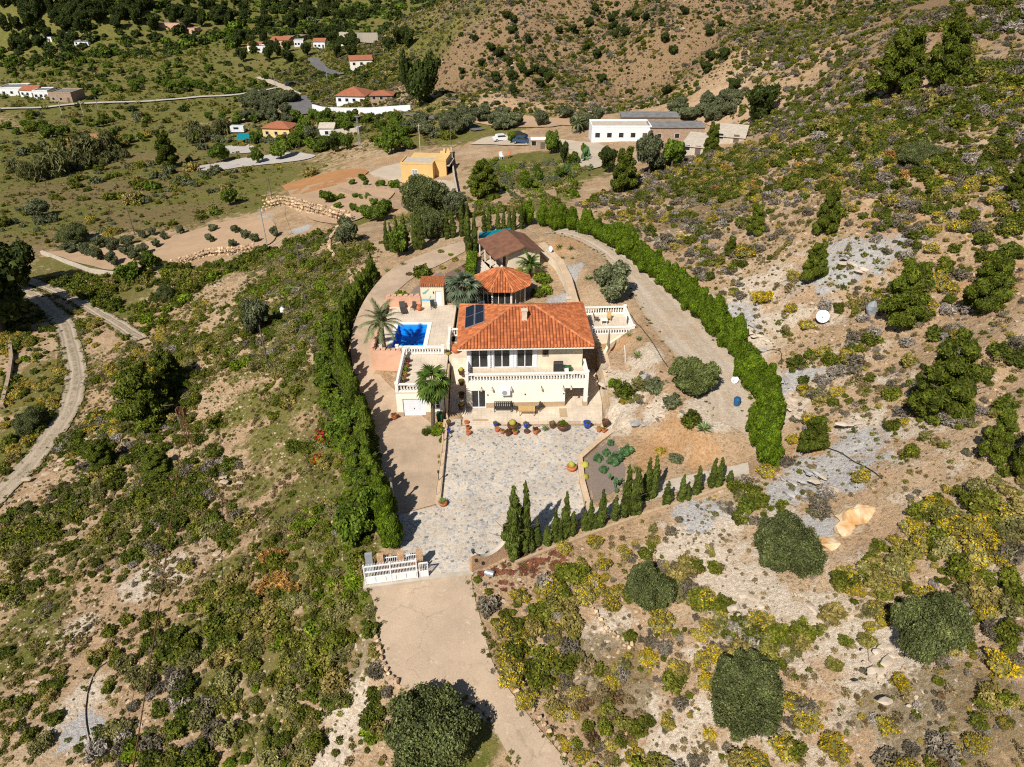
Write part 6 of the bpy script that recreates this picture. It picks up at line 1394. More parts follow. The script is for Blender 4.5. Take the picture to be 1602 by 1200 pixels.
def core_blobs(lobes, f=0.78):
    V = []; Fs = []
    for l in lobes[:18]:
        m = MB(); m.blob(l[:3], (l[3] * f, l[4] * f, l[5] * f), int(abs(l[0] * 97 + l[2] * 31)) % 91, 0.12, 8, 5)
        o = len(V); V += m.v; Fs += [tuple(i + o for i in fc) for fc in m.f]
    return np.array(V), np.array(Fs)
def crown_mesh(name, lobes, n, size, mats, seed, elong=1.6, jit=0.9, depth=0.25, up=0.0, flower=0.0, fz=0.3, core=0.78, zmin=None):
    r = np.random.default_rng(seed)
    p, nr = lobes_sample(lobes, n, r, depth, zmin)
    V, Fq = leaf_quads(p, nr, size, elong, jit, r, up)
    mi = np.zeros(len(Fq), int)
    if flower: mi[(r.random(len(Fq)) < flower) & (nr[:, 2] > fz - 0.6 * r.random(len(Fq)))] = 1
    if core:
        cv, cf = core_blobs(lobes, core); Fq = np.vstack([Fq, cf + len(V)]); V = np.vstack([V, cv]); mi = np.concatenate([mi, np.zeros(len(cf), int)])
    return np_mesh(name, V, Fq, mats, mi)
def clump(lobes, k, f, seed):
    q = np.random.default_rng(seed); out = [tuple(l[:3]) + tuple(v * .88 for v in l[3:]) for l in lobes]
    for l in lobes:
        for d in unit(q.normal(size=(k, 3))):
            rr = f * q.uniform(.7, 1.25); m_ = (l[3] + l[4] + l[5]) / 3
            out.append((l[0] + d[0] * l[3] * .86, l[1] + d[1] * l[4] * .86, l[2] + d[2] * l[5] * .86, m_ * rr, m_ * rr, m_ * rr * .85))
    return out
def round_lobes(r, k, R_, h, seed, base=0.0, rl=(0.32, 0.58)):
    q = np.random.default_rng(seed); L = [(q.uniform(-.12, .12) * R_, q.uniform(-.12, .12) * R_, base + h * .48, R_ * .66, R_ * .66, h * .40)]
    for i in range(k):
        a = 2.4 * i + q.uniform(-.4, .4); rad = R_ * q.uniform(.32, .70); z = base + h * q.uniform(.25, .76)
        s = R_ * q.uniform(*rl); L.append((rad * math.cos(a), rad * math.sin(a), z, s, s, s * q.uniform(.75, 1.0) * min(1.0, h / (1.6 * R_))))
    return L
def trunk_mesh(h, r0, seed, mat='bark', limbs=5, spread=0.8, up=0.5, name='trunk'):
    q = random.Random(seed); m = MB()
    m.tube([(0, 0, -.5), (q.uniform(-.08, .08) * h, q.uniform(-.08, .08) * h, h * .4), (q.uniform(-.1, .1) * h, q.uniform(-.1, .1) * h, h)], [r0 * 1.3, r0 * .9, r0 * .35], 7)
    for i in range(limbs):
        a = 2 * math.pi * i / limbs + q.uniform(-.5, .5); z = h * q.uniform(.25, .6); l = h * spread * q.uniform(.5, .9)
        m.tube([(0, 0, z), (math.cos(a) * l * .5, math.sin(a) * l * .5, z + l * up * .6), (math.cos(a) * l, math.sin(a) * l, z + l * up)], [r0 * .5, r0 * .32, r0 * .12], 5)
    return m.mesh(name, mat, True)
PROTO = {}
def proto(kind, crowns, trunks): PROTO[kind] = (crowns, trunks)
# unit trees: radius 1 horizontally, height 1 = crown top; scaled on use (width, height)
def mk(kind, mat, n, size, nv, shape, trunk, seed, **kw):
    cs = []
    for i in range(nv): cs.append(crown_mesh('crown', shape(seed + i), n, size, mat, seed + i, **kw))
    proto(kind, cs, [trunk_mesh(*trunk[:2], seed + 50 + i, *trunk[2:]) for i in range(2)])
mk('carob', 'leaf_carob', 34000, .030, 4, lambda s: clump(round_lobes(0, 16, .97, 1.22, s), 5, .34, s), (.8, .10), 100, depth=.5, core=.66)
mk('pine', 'leaf_pine', 20000, .038, 4, lambda s: clump([(np.cos(k * 2.4 + s) * .50 * (1 - .5 * k / 15), np.sin(k * 2.4 + s) * .50 * (1 - .5 * k / 15), .28 + 1.52 * k / 15, .40 - .014 * k, .40 - .014 * k, .22) for k in range(16)], 5, .42, s), (1.5, .07), 130, jit=.6, elong=3.4, core=.6, up=.9, depth=.5)
mk('thuja', 'leaf_thuja', 9000, .048, 4, lambda s: clump([(0, 0, .5, .78, .78, .5), (0, 0, .95, .58, .58, .5)] + round_lobes(0, 9, .92, 1.15, s, .1, (.30, .46))[1:], 4, .36, s), (.8, .07), 160, jit=.5, up=1.2, elong=2.0)
mk('hedge', 'leaf_hedge', 7000, .055, 4, lambda s: clump([(0.14 * math.sin(k + s), .14 * math.cos(2 * k + s), .22 + .36 * k, .80 - .12 * k, .80 - .12 * k, .36) for k in range(6)], 6, .38, s), (1.8, .06), 190, jit=.4, elong=3.0, up=2.4, depth=.4)
mk('cypress', 'leaf_cypress', 3600, .085, 3, lambda s: clump([(0.10 * math.sin(2 * k + s), .10 * math.cos(k + s), .4 + .62 * k, w, w, .55) for k, w in enumerate((.70, .88, .86, .80, .70, .56, .40, .22))], 5, .4, s), (3.5, .08), 220, jit=.3, elong=3.4, up=3.0, core=.85)
mk('olive', 'leaf_olive', 4200, .06, 3, lambda s: clump(round_lobes(0, 9, .97, 1.12, s, .25), 4, .36, s), (.9, .09, 'bark', 5, .9, .7), 250, jit=1.0, elong=2.2)
mk('tamarisk', 'leaf_tamarisk', 13000, .036, 1, lambda s: clump(round_lobes(0, 14, .97, 1.28, s, .1), 5, .36, s), (.9, .08), 270, elong=4.5, up=1.0, depth=.45)
mk('orchard', 'leaf_orchard', 1500, .10, 3, lambda s: clump(round_lobes(0, 7, .97, 1.18, s, .2), 3, .4, s), (.9, .09), 280)
mk('dark', 'leaf_dark', 2600, .085, 3, lambda s: clump(round_lobes(0, 9, .97, 1.58, s, .1), 4, .38, s), (1.0, .09), 300, depth=.35)
def tree(kind, label, px, py, wpx, hm=None, hratio=None, name=None, cat='tree', group=None, at_w=None, var=None, rz=None, w=None):
    """base at a pixel of the ground (or world point), crown width in photo pixels"""
    p = Vector(at_w) if at_w is not None else P(px, py)
    if at_w is not None and len(at_w) == 2: p = Vector((at_w[0], at_w[1], float(H(*at_w))))
    w = w or wpx / ppm(p.x, p.y, p.z); w *= {'carob': .93, 'pine': .92, 'thuja': 1.0}.get(kind, .95) if at_w is None else 1.0; h = hm or w * (hratio or 0.9)
    cs, ts = PROTO[kind]; v = random.randrange(len(cs)) if var is None else var % len(cs)
    zmax = {'carob': 1.2, 'pine': 2.05, 'thuja': 1.45, 'hedge': 2.35, 'cypress': 5.1, 'olive': 1.25, 'tamarisk': 1.4, 'orchard': 1.25, 'dark': 1.55}[kind]
    t = thing(name or 'tree', label, cat, p, random.uniform(0, 6.28) if rz is None else rz, group, (w / 2 * random.uniform(.88, 1.12), w / 2 * random.uniform(.88, 1.12), h / zmax * random.uniform(.93, 1.07)))
    link('trunk', ts[v % len(ts)], t); link('crown', cs[v], t)
    return t
# --- palms
def frond_mesh(L, nl, width, seed, mat, droop=.9, curl=.0, fan=False):
    q = np.random.default_rng(seed); V = []; Fs = []
    pts = []
    for k in range(11):
        t = k / 10; pts.append(np.array([L * (t - .12 * t * t), 0, L * (.35 * t * (1 - .2 * t) - droop * .62 * t ** 2.4)]))
    for k in range(10):
        a, b = pts[k], pts[k + 1]; wd = .025 * L * (1 - k / 11)
        o = len(V); V += [a + [0, wd, 0], a - [0, wd, 0], b - [0, wd * .9, 0], b + [0, wd * .9, 0]]; Fs.append((o, o + 1, o + 2, o + 3))
    for i in range(nl):
        t = .12 + .88 * i / nl; k = min(int(t * 10), 9); f = t * 10 - k; p = pts[k] * (1 - f) + pts[k + 1] * f; d = pts[k + 1] - pts[k]; d = d / np.linalg.norm(d)
        ll = width * (1 - .75 * abs(t - .45)) * q.uniform(.85, 1.1)
        for s in (-1, 1):
            e = p + d * ll * .75 + np.array([0, s * ll, -ll * q.uniform(.15, .5)])
            wd = .034 * L * .5; o = len(V); V += [p - d * wd, p + d * wd, e + d * wd * .2, e - d * wd * .2]; Fs.append((o, o + 1, o + 2, o + 3))
    return np_mesh('frond', np.array(V), np.array(Fs), mat)
def fan_mesh(L, seed, mat):
    q = np.random.default_rng(seed); V = []; Fs = []
    st = np.array([[0, 0, 0], [L * .55, 0, L * .16]]); V += [st[0] + [0, .02 * L, 0], st[0] - [0, .02 * L, 0], st[1] - [0, .015 * L, 0], st[1] + [0, .015 * L, 0]]; Fs.append((0, 1, 2, 3))
    for i in range(15):
        a = R(-105 + 15 * i); ll = L * .55 * (1 - .25 * abs(i - 7) / 7) * q.uniform(.9, 1.1)
        d = np.array([math.cos(a), math.sin(a), -.25 - .25 * q.random()]); n = np.array([-math.sin(a), math.cos(a), 0]); o = len(V); p = st[1]
        V += [p, p + d * ll * .6 + n * .05 * L, p + d * ll + [0, 0, -.12 * L], p + d * ll * .6 - n * .05 * L]; Fs.append((o, o + 1, o + 2, o + 3))
    return np_mesh('frond', np.array(V), np.array(Fs), mat)
def palm(label, p, h, L, mat, n=34, fan=False, r=.22, dead=True, elev=(75, -35)):
    t = thing('palm_tree', label, 'palm', p); m = MB(); k = 14
    lean = random.uniform(-.05, .05)
    for i in range(k):
        z0 = -.3 + (h + .3) * i / k; z1 = -.3 + (h + .3) * (i + 1.15) / k
        m.tube([(lean * z0, 0, z0), (lean * z1, 0, z1)], [r * .95, r * 1.12], 9)
    m.obj('trunk', 'palm_bark', t)
    MB().blob((lean * h, 0, h + .05), (r * 1.7, r * 1.7, r * 1.6), 3, .2).obj('crown_heart', 'palm_bark', t)
    fm = [fan_mesh(L, s, mat) if fan else frond_mesh(L, 30, L * .15, s, mat, droop=random.uniform(.6, 1.0)) for s in range(3)]
    for i in range(n):
        u = i / (n - 1); el = elev[0] + (elev[1] - elev[0]) * u ** .8 + random.uniform(-8, 8); az = i * 137.5 + random.uniform(-10, 10)
        o = link('frond', fm[i % 3], t, loc=(lean * h, 0, h + .15)); o.rotation_euler = (R(random.uniform(-15, 15)), R(-el), R(az)); s = random.uniform(.85, 1.1); o.scale = (s, s, s)
    if dead:
        dm = fan_mesh(L * .8, 9, 'leaf_dead') if fan else frond_mesh(L * .75, 16, L * .12, 9, 'leaf_dead', 1.2)
        for i in range(7):
            o = link('dead_frond', dm, t, loc=(lean * h, 0, h - .1)); o.rotation_euler = (0, R(60 + random.uniform(-10, 15)), R(i * 51 + 20))
    return t
palm('tall feather palm standing between the drive and the pool', (-14.05, 68.25, 2.9), 3.5, 3.0, 'leaf_palm', 24, elev=(80, -25), dead=False)
palm('green fan palm growing in front of the garage', Vector((-7.95, 58.1, 0)), 5.2, 1.95, 'leaf_palm_green', 34, True, .2, elev=(70, -55))
palm('silvery palm between the villa roof and the lava gravel bed', (-5.6, 76.6, 3.1), 3.4, 2.4, 'leaf_palm_blue', 44, True, .25, elev=(80, -70))
palm('feather palm in front of the brown lodge', (2.3, 87.6, 3.4), 1.5, 2.3, 'leaf_palm_green', 30, dead=False, elev=(80, -10))
palm('small far palm beside the white farmhouse drive', P(903, 208), 2.2, 2.6, 'leaf_palm', 26, dead=False)

# --- single trees seen in the photograph (kind, label, base px, base py, crown width px, height m)
for a in (
 ('carob', 'big round dark green tree at the bottom beside the entrance road', 677, 1172, 165, 5.2), ('carob', 'round dark tree just left of the orange boulders', 1226, 880, 104, 3.4), ('carob', 'round grey-green tree on the slope right of the ice plants', 1010, 945, 90, 3.0), ('carob', 'round dark tree with yellow bushes at its left side, lower right slope', 1160, 1105, 124, 3.6), ('carob', 'round dark tree nearest the right edge on the yellow-flowered slope', 1450, 1012, 126, 3.6),
 ('tamarisk', 'feathery green tree in the garden between villa and right hedge', 1084, 612, 82, 3.7), ('olive', 'grey olive tree on the plateau above the side terrace', 958, 468, 62, 3.9),
 ('pine', 'wide young pine right of the white satellite dish', 1408, 505, 108, 6.5), ('pine', 'bushy pine close to the right edge above the slope', 1535, 485, 88, 6.0), ('pine', 'tall pine in the middle of the right slope', 1465, 650, 118, 8.0), ('pine', 'small pine beside the grey rock patch right of the hedge', 1268, 705, 60, 3.6), ('pine', 'slender pine on the upper right slope', 1290, 365, 58, 6.2), ('pine', 'small pine above the right hedge bend', 1270, 440, 56, 4.6), ('pine', 'narrow young pine high on the right slope', 1180, 368, 38, 4.2), ('pine', 'sapling pine beside the narrow young pine', 1142, 398, 26, 2.6), ('pine', 'small pine near the right edge below the tall pine', 1550, 718, 64, 4.4), ('pine', 'dark pine cut by the right edge of the picture', 1595, 745, 60, 4.2), ('pine', 'left one of the two big pines on the right ridge', 1398, 152, 100, 10.0), ('pine', 'right one of the two big pines on the right ridge', 1472, 140, 86, 10.5), ('dark', 'dark two-tiered tree in the hollow behind the white farmhouse', 1183, 192, 56, 8.5), ('pine', 'thin pine beside the stone barn', 1112, 240, 38, 6.5),
 ('carob', 'low dark round bush high on the right slope', 1437, 256, 62, 2.6), ('pine', 'bushy pine at the far right above mid slope', 1590, 305, 50, 4.0),
 ('pine', 'large bushy pine in front of the white farmhouse', 975, 300, 62, 8.5), ('olive', 'broad grey-green tree right of the large bushy pine', 1015, 272, 56, 6.5), ('dark', 'dark green tree left of the large pine near the farmhouse', 952, 270, 34, 5.0), ('orchard', 'green tree below the white farmhouse at its right', 1050, 262, 44, 5.0),
 ('pine', 'dark round pine behind the property cypresses', 757, 312, 74, 8.0), ('carob', 'dark spreading tree below the ochre house', 667, 336, 84, 7.0), ('olive', 'grey bushy tree right of the dark spreading tree', 715, 345, 44, 4.5),
 ('dark', 'tall dark conifer beside the terracotta-roofed villa', 662, 166, 52, 14), ('dark', 'dark conifer left of the tall dark conifer by the villa', 640, 150, 28, 13),
 ('pine', 'dark pine in the valley left of the farm plot', 265, 262, 46, 12), ('pine', 'large bushy pine on the left slope above the scrub', 232, 658, 128, 7.5), ('pine', 'pine at the left shoulder of the large bushy pine', 268, 610, 80, 6.0), ('pine', 'small pine below the large bushy pine on the left slope', 165, 732, 62, 3.8), ('pine', 'low pine bush left of the rusty pole foot', 250, 740, 70, 3.0),
 ('dark', 'big dark tree filling the upper left edge by the dirt road', 5, 520, 150, 13), ('dark', 'dark tree behind the big one at the left edge', 30, 455, 70, 9), ('olive', 'lone small tree on the bare left slope', 406, 520, 46, 4.2), ('carob', 'dark round bush by the left dirt road bend', 55, 672, 60, 3.2), ('carob', 'round green bush in the valley meadow', 118, 378, 46, 4.0), ('olive', 'grey-green bushes left of the round meadow bush', 62, 340, 46, 4.0),
 ('olive', 'silvery round bush behind the left hedge', 547, 384, 42, 4.0), ('orchard', 'light green round tree behind the hedge top left of drive', 624, 402, 36, 4.2), ('carob', 'olive-yellow round tree among the back cypresses', 675, 372, 48, 5.0),
 ('orchard', 'rounded green tree in front of the farm plot', 440, 250, 38, 5.5), ('orchard', 'green tree beside the farm plot gravel', 405, 256, 26, 4.5), ('orchard', 'dark green tree left on the farm plot', 345, 255, 36, 5.5), ('olive', 'grey tree beside the white shed', 488, 222, 24, 5.0), ('dark', 'dark green tree below the long low wall', 525, 238, 28, 5.5), ('orchard', 'lone tree on the red soil left of the ochre house', 613, 240, 30, 6.0),
 ('orchard', 'green fig tree at the corner of the small tree plantation', 240, 424, 36, 3.4), ('orchard', 'green tree below the small tree plantation', 205, 440, 46, 3.4), ('carob', 'dark bush on the slope below the plantation', 260, 470, 30, 2.6),
 ('orchard', 'green tree at the edge of the almond terrace', 360, 322, 34, 4.2), ('orchard', 'fruit tree with dark trunk right of the parked cars', 863, 240, 26, 4.5), ('dark', 'cactus-like dark tree beside the house yard', 881, 255, 18, 4.5)):
    o = tree(a[0], a[1], a[2], a[3], a[4], a[5], name={'carob': 'carob_tree', 'pine': 'pine_tree', 'olive': 'olive_tree', 'tamarisk': 'tamarisk_tree', 'orchard': 'fruit_tree', 'dark': 'conifer_tree'}[a[0]])

# --- right hedge of clipped conifers, from the back round to the front
def along(pts, step):
    P_ = smooth_line(pts, 400); d = 0; out = [P_[0]]
    for a, b in zip(P_[:-1], P_[1:]):
        d += float(np.hypot(*(b - a)))
        if d >= step: out.append(b); d = 0
    return out
hr = along([tuple(P(*q)[:2]) for q in ((826, 352), (862, 357), (898, 362), (932, 373), (966, 392), (1000, 416), (1035, 442), (1062, 467), (1088, 493), (1112, 518), (1136, 543), (1158, 568))], 2.25)
for i, p in enumerate(hr): tree('thuja', nth(i + 1) + ' bright green hedge conifer from the back along the right hedge', 0, 0, 0, random.uniform(3.0, 4.5), name='hedge_conifer', at_w=(p[0] + random.uniform(-.35, .35), p[1] + random.uniform(-.3, .3)), w=random.uniform(2.5, 3.3), group='right hedge conifers', cat='hedge tree')
hr = along([tuple(P(*q)[:2]) for q in ((1172, 592), (1186, 625), (1194, 655), (1198, 685), (1200, 712), (1200, 742))], 1.75)
for i, p in enumerate(hr): tree('thuja', nth(i + 1) + ' bright green conifer in the separate front clump of the right hedge', 0, 0, 0, random.uniform(3.4, 4.7), name='hedge_conifer', at_w=(p[0] + random.uniform(-.5, .5), p[1] + random.uniform(-.3, .3)), w=random.uniform(2.7, 3.6), group='right hedge front clump', cat='hedge tree')
# --- left hedge of cypresses along the drive
hl = along([(-9.7, 41.5), (-10.6, 45.0), (-13.0, 51.5), (-14.4, 57.0), (-17.2, 63.5), (-19.3, 70.0), (-20.0, 77.0), (-19.4, 83.5), (-17.9, 89.8)], 1.05)
for i, p in enumerate(hl):
    f = i / len(hl); hm = random.uniform(4.2, 5.6) if f > .3 else random.uniform(2.6, 3.8)
    if .22 < f < .36: hm *= .8
    tree('hedge' if f > .10 else 'thuja', nth(i + 1) + ' cypress from the gate in the tall hedge left of the drive', 0, 0, 0, hm, name='hedge_cypress', at_w=(p[0] + random.uniform(-.5, .1), p[1] + random.uniform(-.2, .2)), w=random.uniform(1.9, 2.8), group='left drive hedge', cat='hedge tree')
ho = along([(-12.0, 45.0), (-14.6, 51.0), (-16.2, 57.0), (-19.2, 63.5), (-21.4, 70.0), (-22.0, 77.0), (-21.4, 83.5), (-19.6, 90.5)], 1.5)
for i, p in enumerate(ho):
    tree('hedge' if i % 3 else 'orchard', nth(i + 1) + ' rounded shrub from the gate in the outer row behind the left hedge', 0, 0, 0, random.uniform(1.8, 3.4), name='hedge_shrub', at_w=(p[0] + random.uniform(-.8, .4), p[1] + random.uniform(-.3, .3)), w=random.uniform(2.0, 3.4), group='outer row of the left hedge', cat='hedge tree')
for i, (px, py, w_, hm) in enumerate(((560, 845, 60, 3.0), (548, 800, 45, 2.2), (535, 690, 50, 2.4), (528, 640, 50, 2.6), (515, 590, 50, 2.4), (575, 770, 40, 3.0))):
    tree('hedge' if i % 2 else 'orchard', nth(i + 1) + ' leafy bush bulging from the outer side of the left hedge, counted from gate', px, py, w_, hm, name='hedge_bush', group='bushes outside the left hedge', cat='bush')
# --- cypress row in front
fc = [(803, 870, 450, 100), (822, 862, 485, 70), (830, 862, 110, 40), (840, 854, 180, 50), (855, 852, 130, 50), (868, 846, 215, 40), (875, 845, 165, 35), (884.5, 841, 305, 50), (895, 838, 180, 38), (915, 828, 130, 28), (922.5, 827, 195, 45), (930, 826, 100, 30), (940, 824, 250, 60), (961, 814, 170, 40), (978, 806, 330, 60), (991, 806, 310, 70), (1010, 782, 280, 55), (1021, 778, 280, 55), (1042, 790, 170, 45), (1065, 785, 190, 40), (1074, 782, 110, 30), (1089, 773, 210, 50), (1112, 763, 200, 45), (1123, 760, 210, 55), (1141, 755, 90, 25)]
for i, (px, py, hz, wz) in enumerate(fc):
    p = P(px, py); s_ = ppm(p.x, p.y, p.z); phi = math.atan2(CAM_H - p.z, p.y)
    tree('cypress', nth(i + 1) + ' slim cypress from the scooped wall in the front garden row', 0, 0, 0, max(1.2, hz / 5 / (s_ * math.cos(phi)) * 1.05), name='cypress_tree', at_w=tuple(p), w=max(.85, wz / 5 / s_ * 1.8), group='front garden cypress row')
for i, (px, py, hpx, wpx) in enumerate(((606, 392, 46, 9), (613, 394, 46, 9), (623, 394, 52, 10), (635, 393, 52, 11), (651, 391, 56, 11), (660, 390, 56, 11), (700, 374, 48, 9), (709, 372, 48, 10), (723, 370, 50, 11), (733, 398, 74, 13), (743, 396, 66, 12), (758, 362, 36, 9), (765, 362, 40, 10), (779, 361, 34, 8), (788, 360, 32, 8), (797, 360, 30, 8), (804, 360, 34, 7), (816, 358, 40, 8))):
    p = P(px, py); s_ = ppm(p.x, p.y, p.z)
    tree('cypress', nth(i + 1) + ' tall thin cypress from the left in the back row of the property', 0, 0, 0, hpx / s_ * 1.05, name='cypress_tree', at_w=tuple(p), w=wpx / s_ * 1.25, group='back row cypresses')
# --- clipped hedge beside the lodge, shrubs in the upper garden
hb = thing('clipped_hedge', 'straight clipped bright green hedge left of the brown lodge', 'hedge', (-5.5, 88.0, 3.3))
r_ = np.random.default_rng(5); n_ = 4200; q_ = r_.random((n_, 3)) * [1.2, 9.6, 1.7] - [.6, 4.8, 0]
ax = r_.integers(0, 3, n_); nr = np.zeros((n_, 3))
for i in range(n_):
    if ax[i] == 0: s = r_.choice([-1, 1]); q_[i, 0] = .6 * s; nr[i, 0] = s
    elif ax[i] == 1: q_[i, 2] = 1.7; nr[i, 2] = 1
    else: s = r_.choice([-1, 1]) if r_.random() < .25 else 0; nr[i, 0] = 1; q_[i, 0] = .6; 
q_ += r_.normal(size=q_.shape) * .05
V, Fq = leaf_quads(q_, nr, .16, 1.5, .6, r_); link('hedge_foliage', np_mesh('hedge_foliage', V, Fq, 'leaf_thuja'), hb); MB().box(-.52, .52, -4.75, 4.75, -.3, 1.6).obj('hedge_core', 'leaf_thuja', hb)

# ---------------------------------------------------------------- shrubs
def dome(R_, h, seed, k=6): return [(0, 0, h * .28, R_ * .8, R_ * .8, h * .6)] + [(R_ * .55 * math.cos(a), R_ * .55 * math.sin(a), h * (.22 + .3 * ((i * 7 + seed) % 5) / 5), R_ * .45, R_ * .45, h * .45) for i, a in enumerate(np.linspace(0, 6.28, k, endpoint=False) + seed)]
SH = {}
def shrub(kind, mats, n, size, nv, seed, h=.85, **kw):
    SH[kind] = [crown_mesh('shrub_' + kind, clump(dome(.48, h * .78, seed + i, 4 + i), 3, .38, seed + i), n, size, mats, seed + i, zmin=-.02, **kw) for i in range(nv)]
shrub('green', 'shrub_green', 720, 0.055, 3, 400, core=.6, depth=.5, elong=2.0)
shrub('dark', 'shrub_dark', 720, 0.058, 3, 420, core=.65, depth=.45)
shrub('grey', 'shrub_grey', 624, 0.049, 3, 440, core=.0, depth=.75, elong=3.2, h=.7)
shrub('olive', 'shrub_olive', 720, 0.049, 3, 460, core=.6, depth=.45, elong=2.0, h=.75)
shrub('bright', 'shrub_bright', 672, 0.07, 2, 480, core=.6, depth=.5, elong=2.2)
shrub('brown', 'shrub_brown', 576, 0.052, 2, 500, core=.0, depth=.75, elong=3.0, h=.7)
shrub('yellow', ['shrub_olive', 'flower_yellow'], 1152, 0.041, 3, 520, flower=.8, fz=-.2, core=.72, depth=.3, elong=1.5, h=.8)
shrub('yellow_thin', ['shrub_olive', 'flower_yellow'], 1008, 0.043, 3, 540, flower=.45, fz=.0, core=.65, depth=.4, elong=1.8, h=.75)
shrub('orange', 'shrub_orange', 576, 0.058, 2, 560, core=.0, depth=.7, elong=2.6)
shrub('ice', ['ice_plant', 'flower_pink'], 768, 0.049, 2, 580, flower=.16, core=.6, depth=.4, h=.3)
shrub('grass', 'dry_grass', 384, 0.058, 2, 600, core=.0, depth=.9, elong=5.0, h=.7, up=2.5)
shrub('tuft', 'shrub_green', 110, 0.1, 3, 620, core=.0, depth=.8, elong=2.4, h=.8)
shrub('tuft_dry', 'dry_grass', 110, 0.1, 2, 640, core=.0, depth=.8, elong=3.2, h=.7)
shrub('cane', 'cane', 480, 0.049, 2, 660, core=.0, depth=.9, elong=7.0, h=1.6, up=3.0)
shrub('cactus', 'leaf_cactus', 900, .035, 2, 740, core=.9, depth=.15, elong=1.6, h=1.0)
shrub('red', ['shrub_bright', 'flower_red'], 700, .06, 2, 760, flower=.5, fz=-.3, core=.6, depth=.5)
shrub('farbush', 'leaf_dark', 260, 0.14, 3, 680, core=.7, depth=.4)
shrub('fargreen', 'leaf_orchard', 260, 0.14, 3, 700, core=.7, depth=.4)
shrub('olivebush', 'leaf_olive', 480, 0.075, 2, 720, core=.65, depth=.4)
NAMES = {'green': ('rosemary_shrub', 'shrub'), 'dark': ('dark_shrub', 'shrub'), 'grey': ('dry_shrub', 'shrub'), 'olive': ('lavender_shrub', 'shrub'), 'bright': ('leafy_shrub', 'shrub'), 'brown': ('brown_shrub', 'shrub'), 'yellow': ('yellow_flowering_shrub', 'shrub'), 'yellow_thin': ('yellow_flowering_shrub', 'shrub'), 'orange': ('dead_orange_shrub', 'shrub'), 'ice': ('ice_plant', 'plant'), 'grass': ('dry_grass_clump', 'grass'), 'olivebush': ('silver_shrub', 'shrub'), 'red': ('red_flowering_shrub', 'shrub')}
def put(kind, p, d, hs=1.0, label=None, group=None):
    nm, ct = NAMES[kind]; v = random.choice(SH[kind])
    return link(nm, v, None, label, ct, group, None, Vector(p) - Vector((0, 0, .04 * d)), random.uniform(0, 6.28), (d * random.uniform(.9, 1.1), d * random.uniform(.9, 1.1), d * hs * random.uniform(.85, 1.1)))
# shrubs with a clear place of their own
for kind, label, px, py, wpx in (
 ('red', 'red flowering bush spilling outside the middle of the left hedge', 512, 690, 40), ('red', 'smaller red bush above the one outside the left hedge', 530, 665, 26), ('red', 'red-leaved bush lowest outside the left hedge', 498, 722, 28), ('red', 'crimson bush close against the left hedge', 545, 690, 22),
 ('yellow', 'round bright yellow flowering bush nearest the bottom edge on the right', 1302, 1172, 50), ('yellow', 'yellow bush at the upper left of the lower right round tree', 1122, 1028, 40), ('yellow', 'yellow bush at the left foot of the lower right round tree', 1106, 1070, 36), ('yellow_thin', 'larger of two yellow-green bushes right of the lower round tree', 1262, 1132, 46), ('yellow_thin', 'upper of two yellow-green bushes right of the lower round tree', 1238, 1102, 42), ('yellow', 'yellow cushion bush on white soil right of centre', 1410, 1072, 38), ('yellow', 'small round yellow bush below the lower round tree', 1110, 1152, 24), ('yellow', 'single yellow cushion bush on the slope above the brown grass', 1014, 1032, 36), ('yellow', 'yellow bush at the edge of the road bank', 884, 1170, 24), ('yellow', 'yellow bush in the scrub above the brown grass', 958, 1068, 30), ('yellow_thin', 'yellow bush beside the cypress row kerb', 930, 850, 32), ('yellow', 'yellow bush in front of the small pine and hedge end', 1240, 690, 26), ('yellow', 'yellow bush on the pale rock above the hedge bend', 1192, 470, 38), ('yellow_thin', 'yellow bush at the right of the white satellite dish', 1262, 512, 28), ('yellow_thin', 'yellow-topped bush left of the white satellite dish', 1238, 486, 26), ('yellow_thin', 'round yellow-green bush below the large boulder trio hose', 1347, 750, 36), ('yellow_thin', 'yellow bush beside the pine sapling above hedge', 1164, 400, 40), ('yellow', 'golden round bush on the orange soil of the front garden', 1033, 708, 18), ('olivebush', 'silvery cushion on the orange soil of the front garden', 1057, 720, 26), ('yellow', 'yellow-green round bush on the planted rock slope', 975, 630, 16), ('dark', 'dark green ground cover patch on the planted rock beside the villa', 975, 616, 40), ('bright', 'oval green cushion on the planted rock beside the villa', 961, 602, 24), ('olive', 'grey ground cover strip on the planted rock slope', 1004, 603, 38), ('olivebush', 'silver-green shrub above the red succulents', 1052, 632, 36), ('olivebush', 'grey-green shrub below the feathery tree', 1025, 610, 34), ('dark', 'dark low shrub left of the agave on the orange soil', 1080, 662, 40), ('dark', 'broad dark shrub behind the pool house roof', 662, 432, 36), ('bright', 'bright green bush against the salmon wall by the drive', 628, 466, 24), ('bright', 'green bush left of the lava bed cypress', 852, 458, 26), ('bright', 'green round bush right of the sunroom', 848, 440, 30), ('dark', 'dark bush at the sunroom wall foot', 842, 462, 28)):
    p = P(px, py); put(kind, p, wpx / ppm(*p), .9, label)
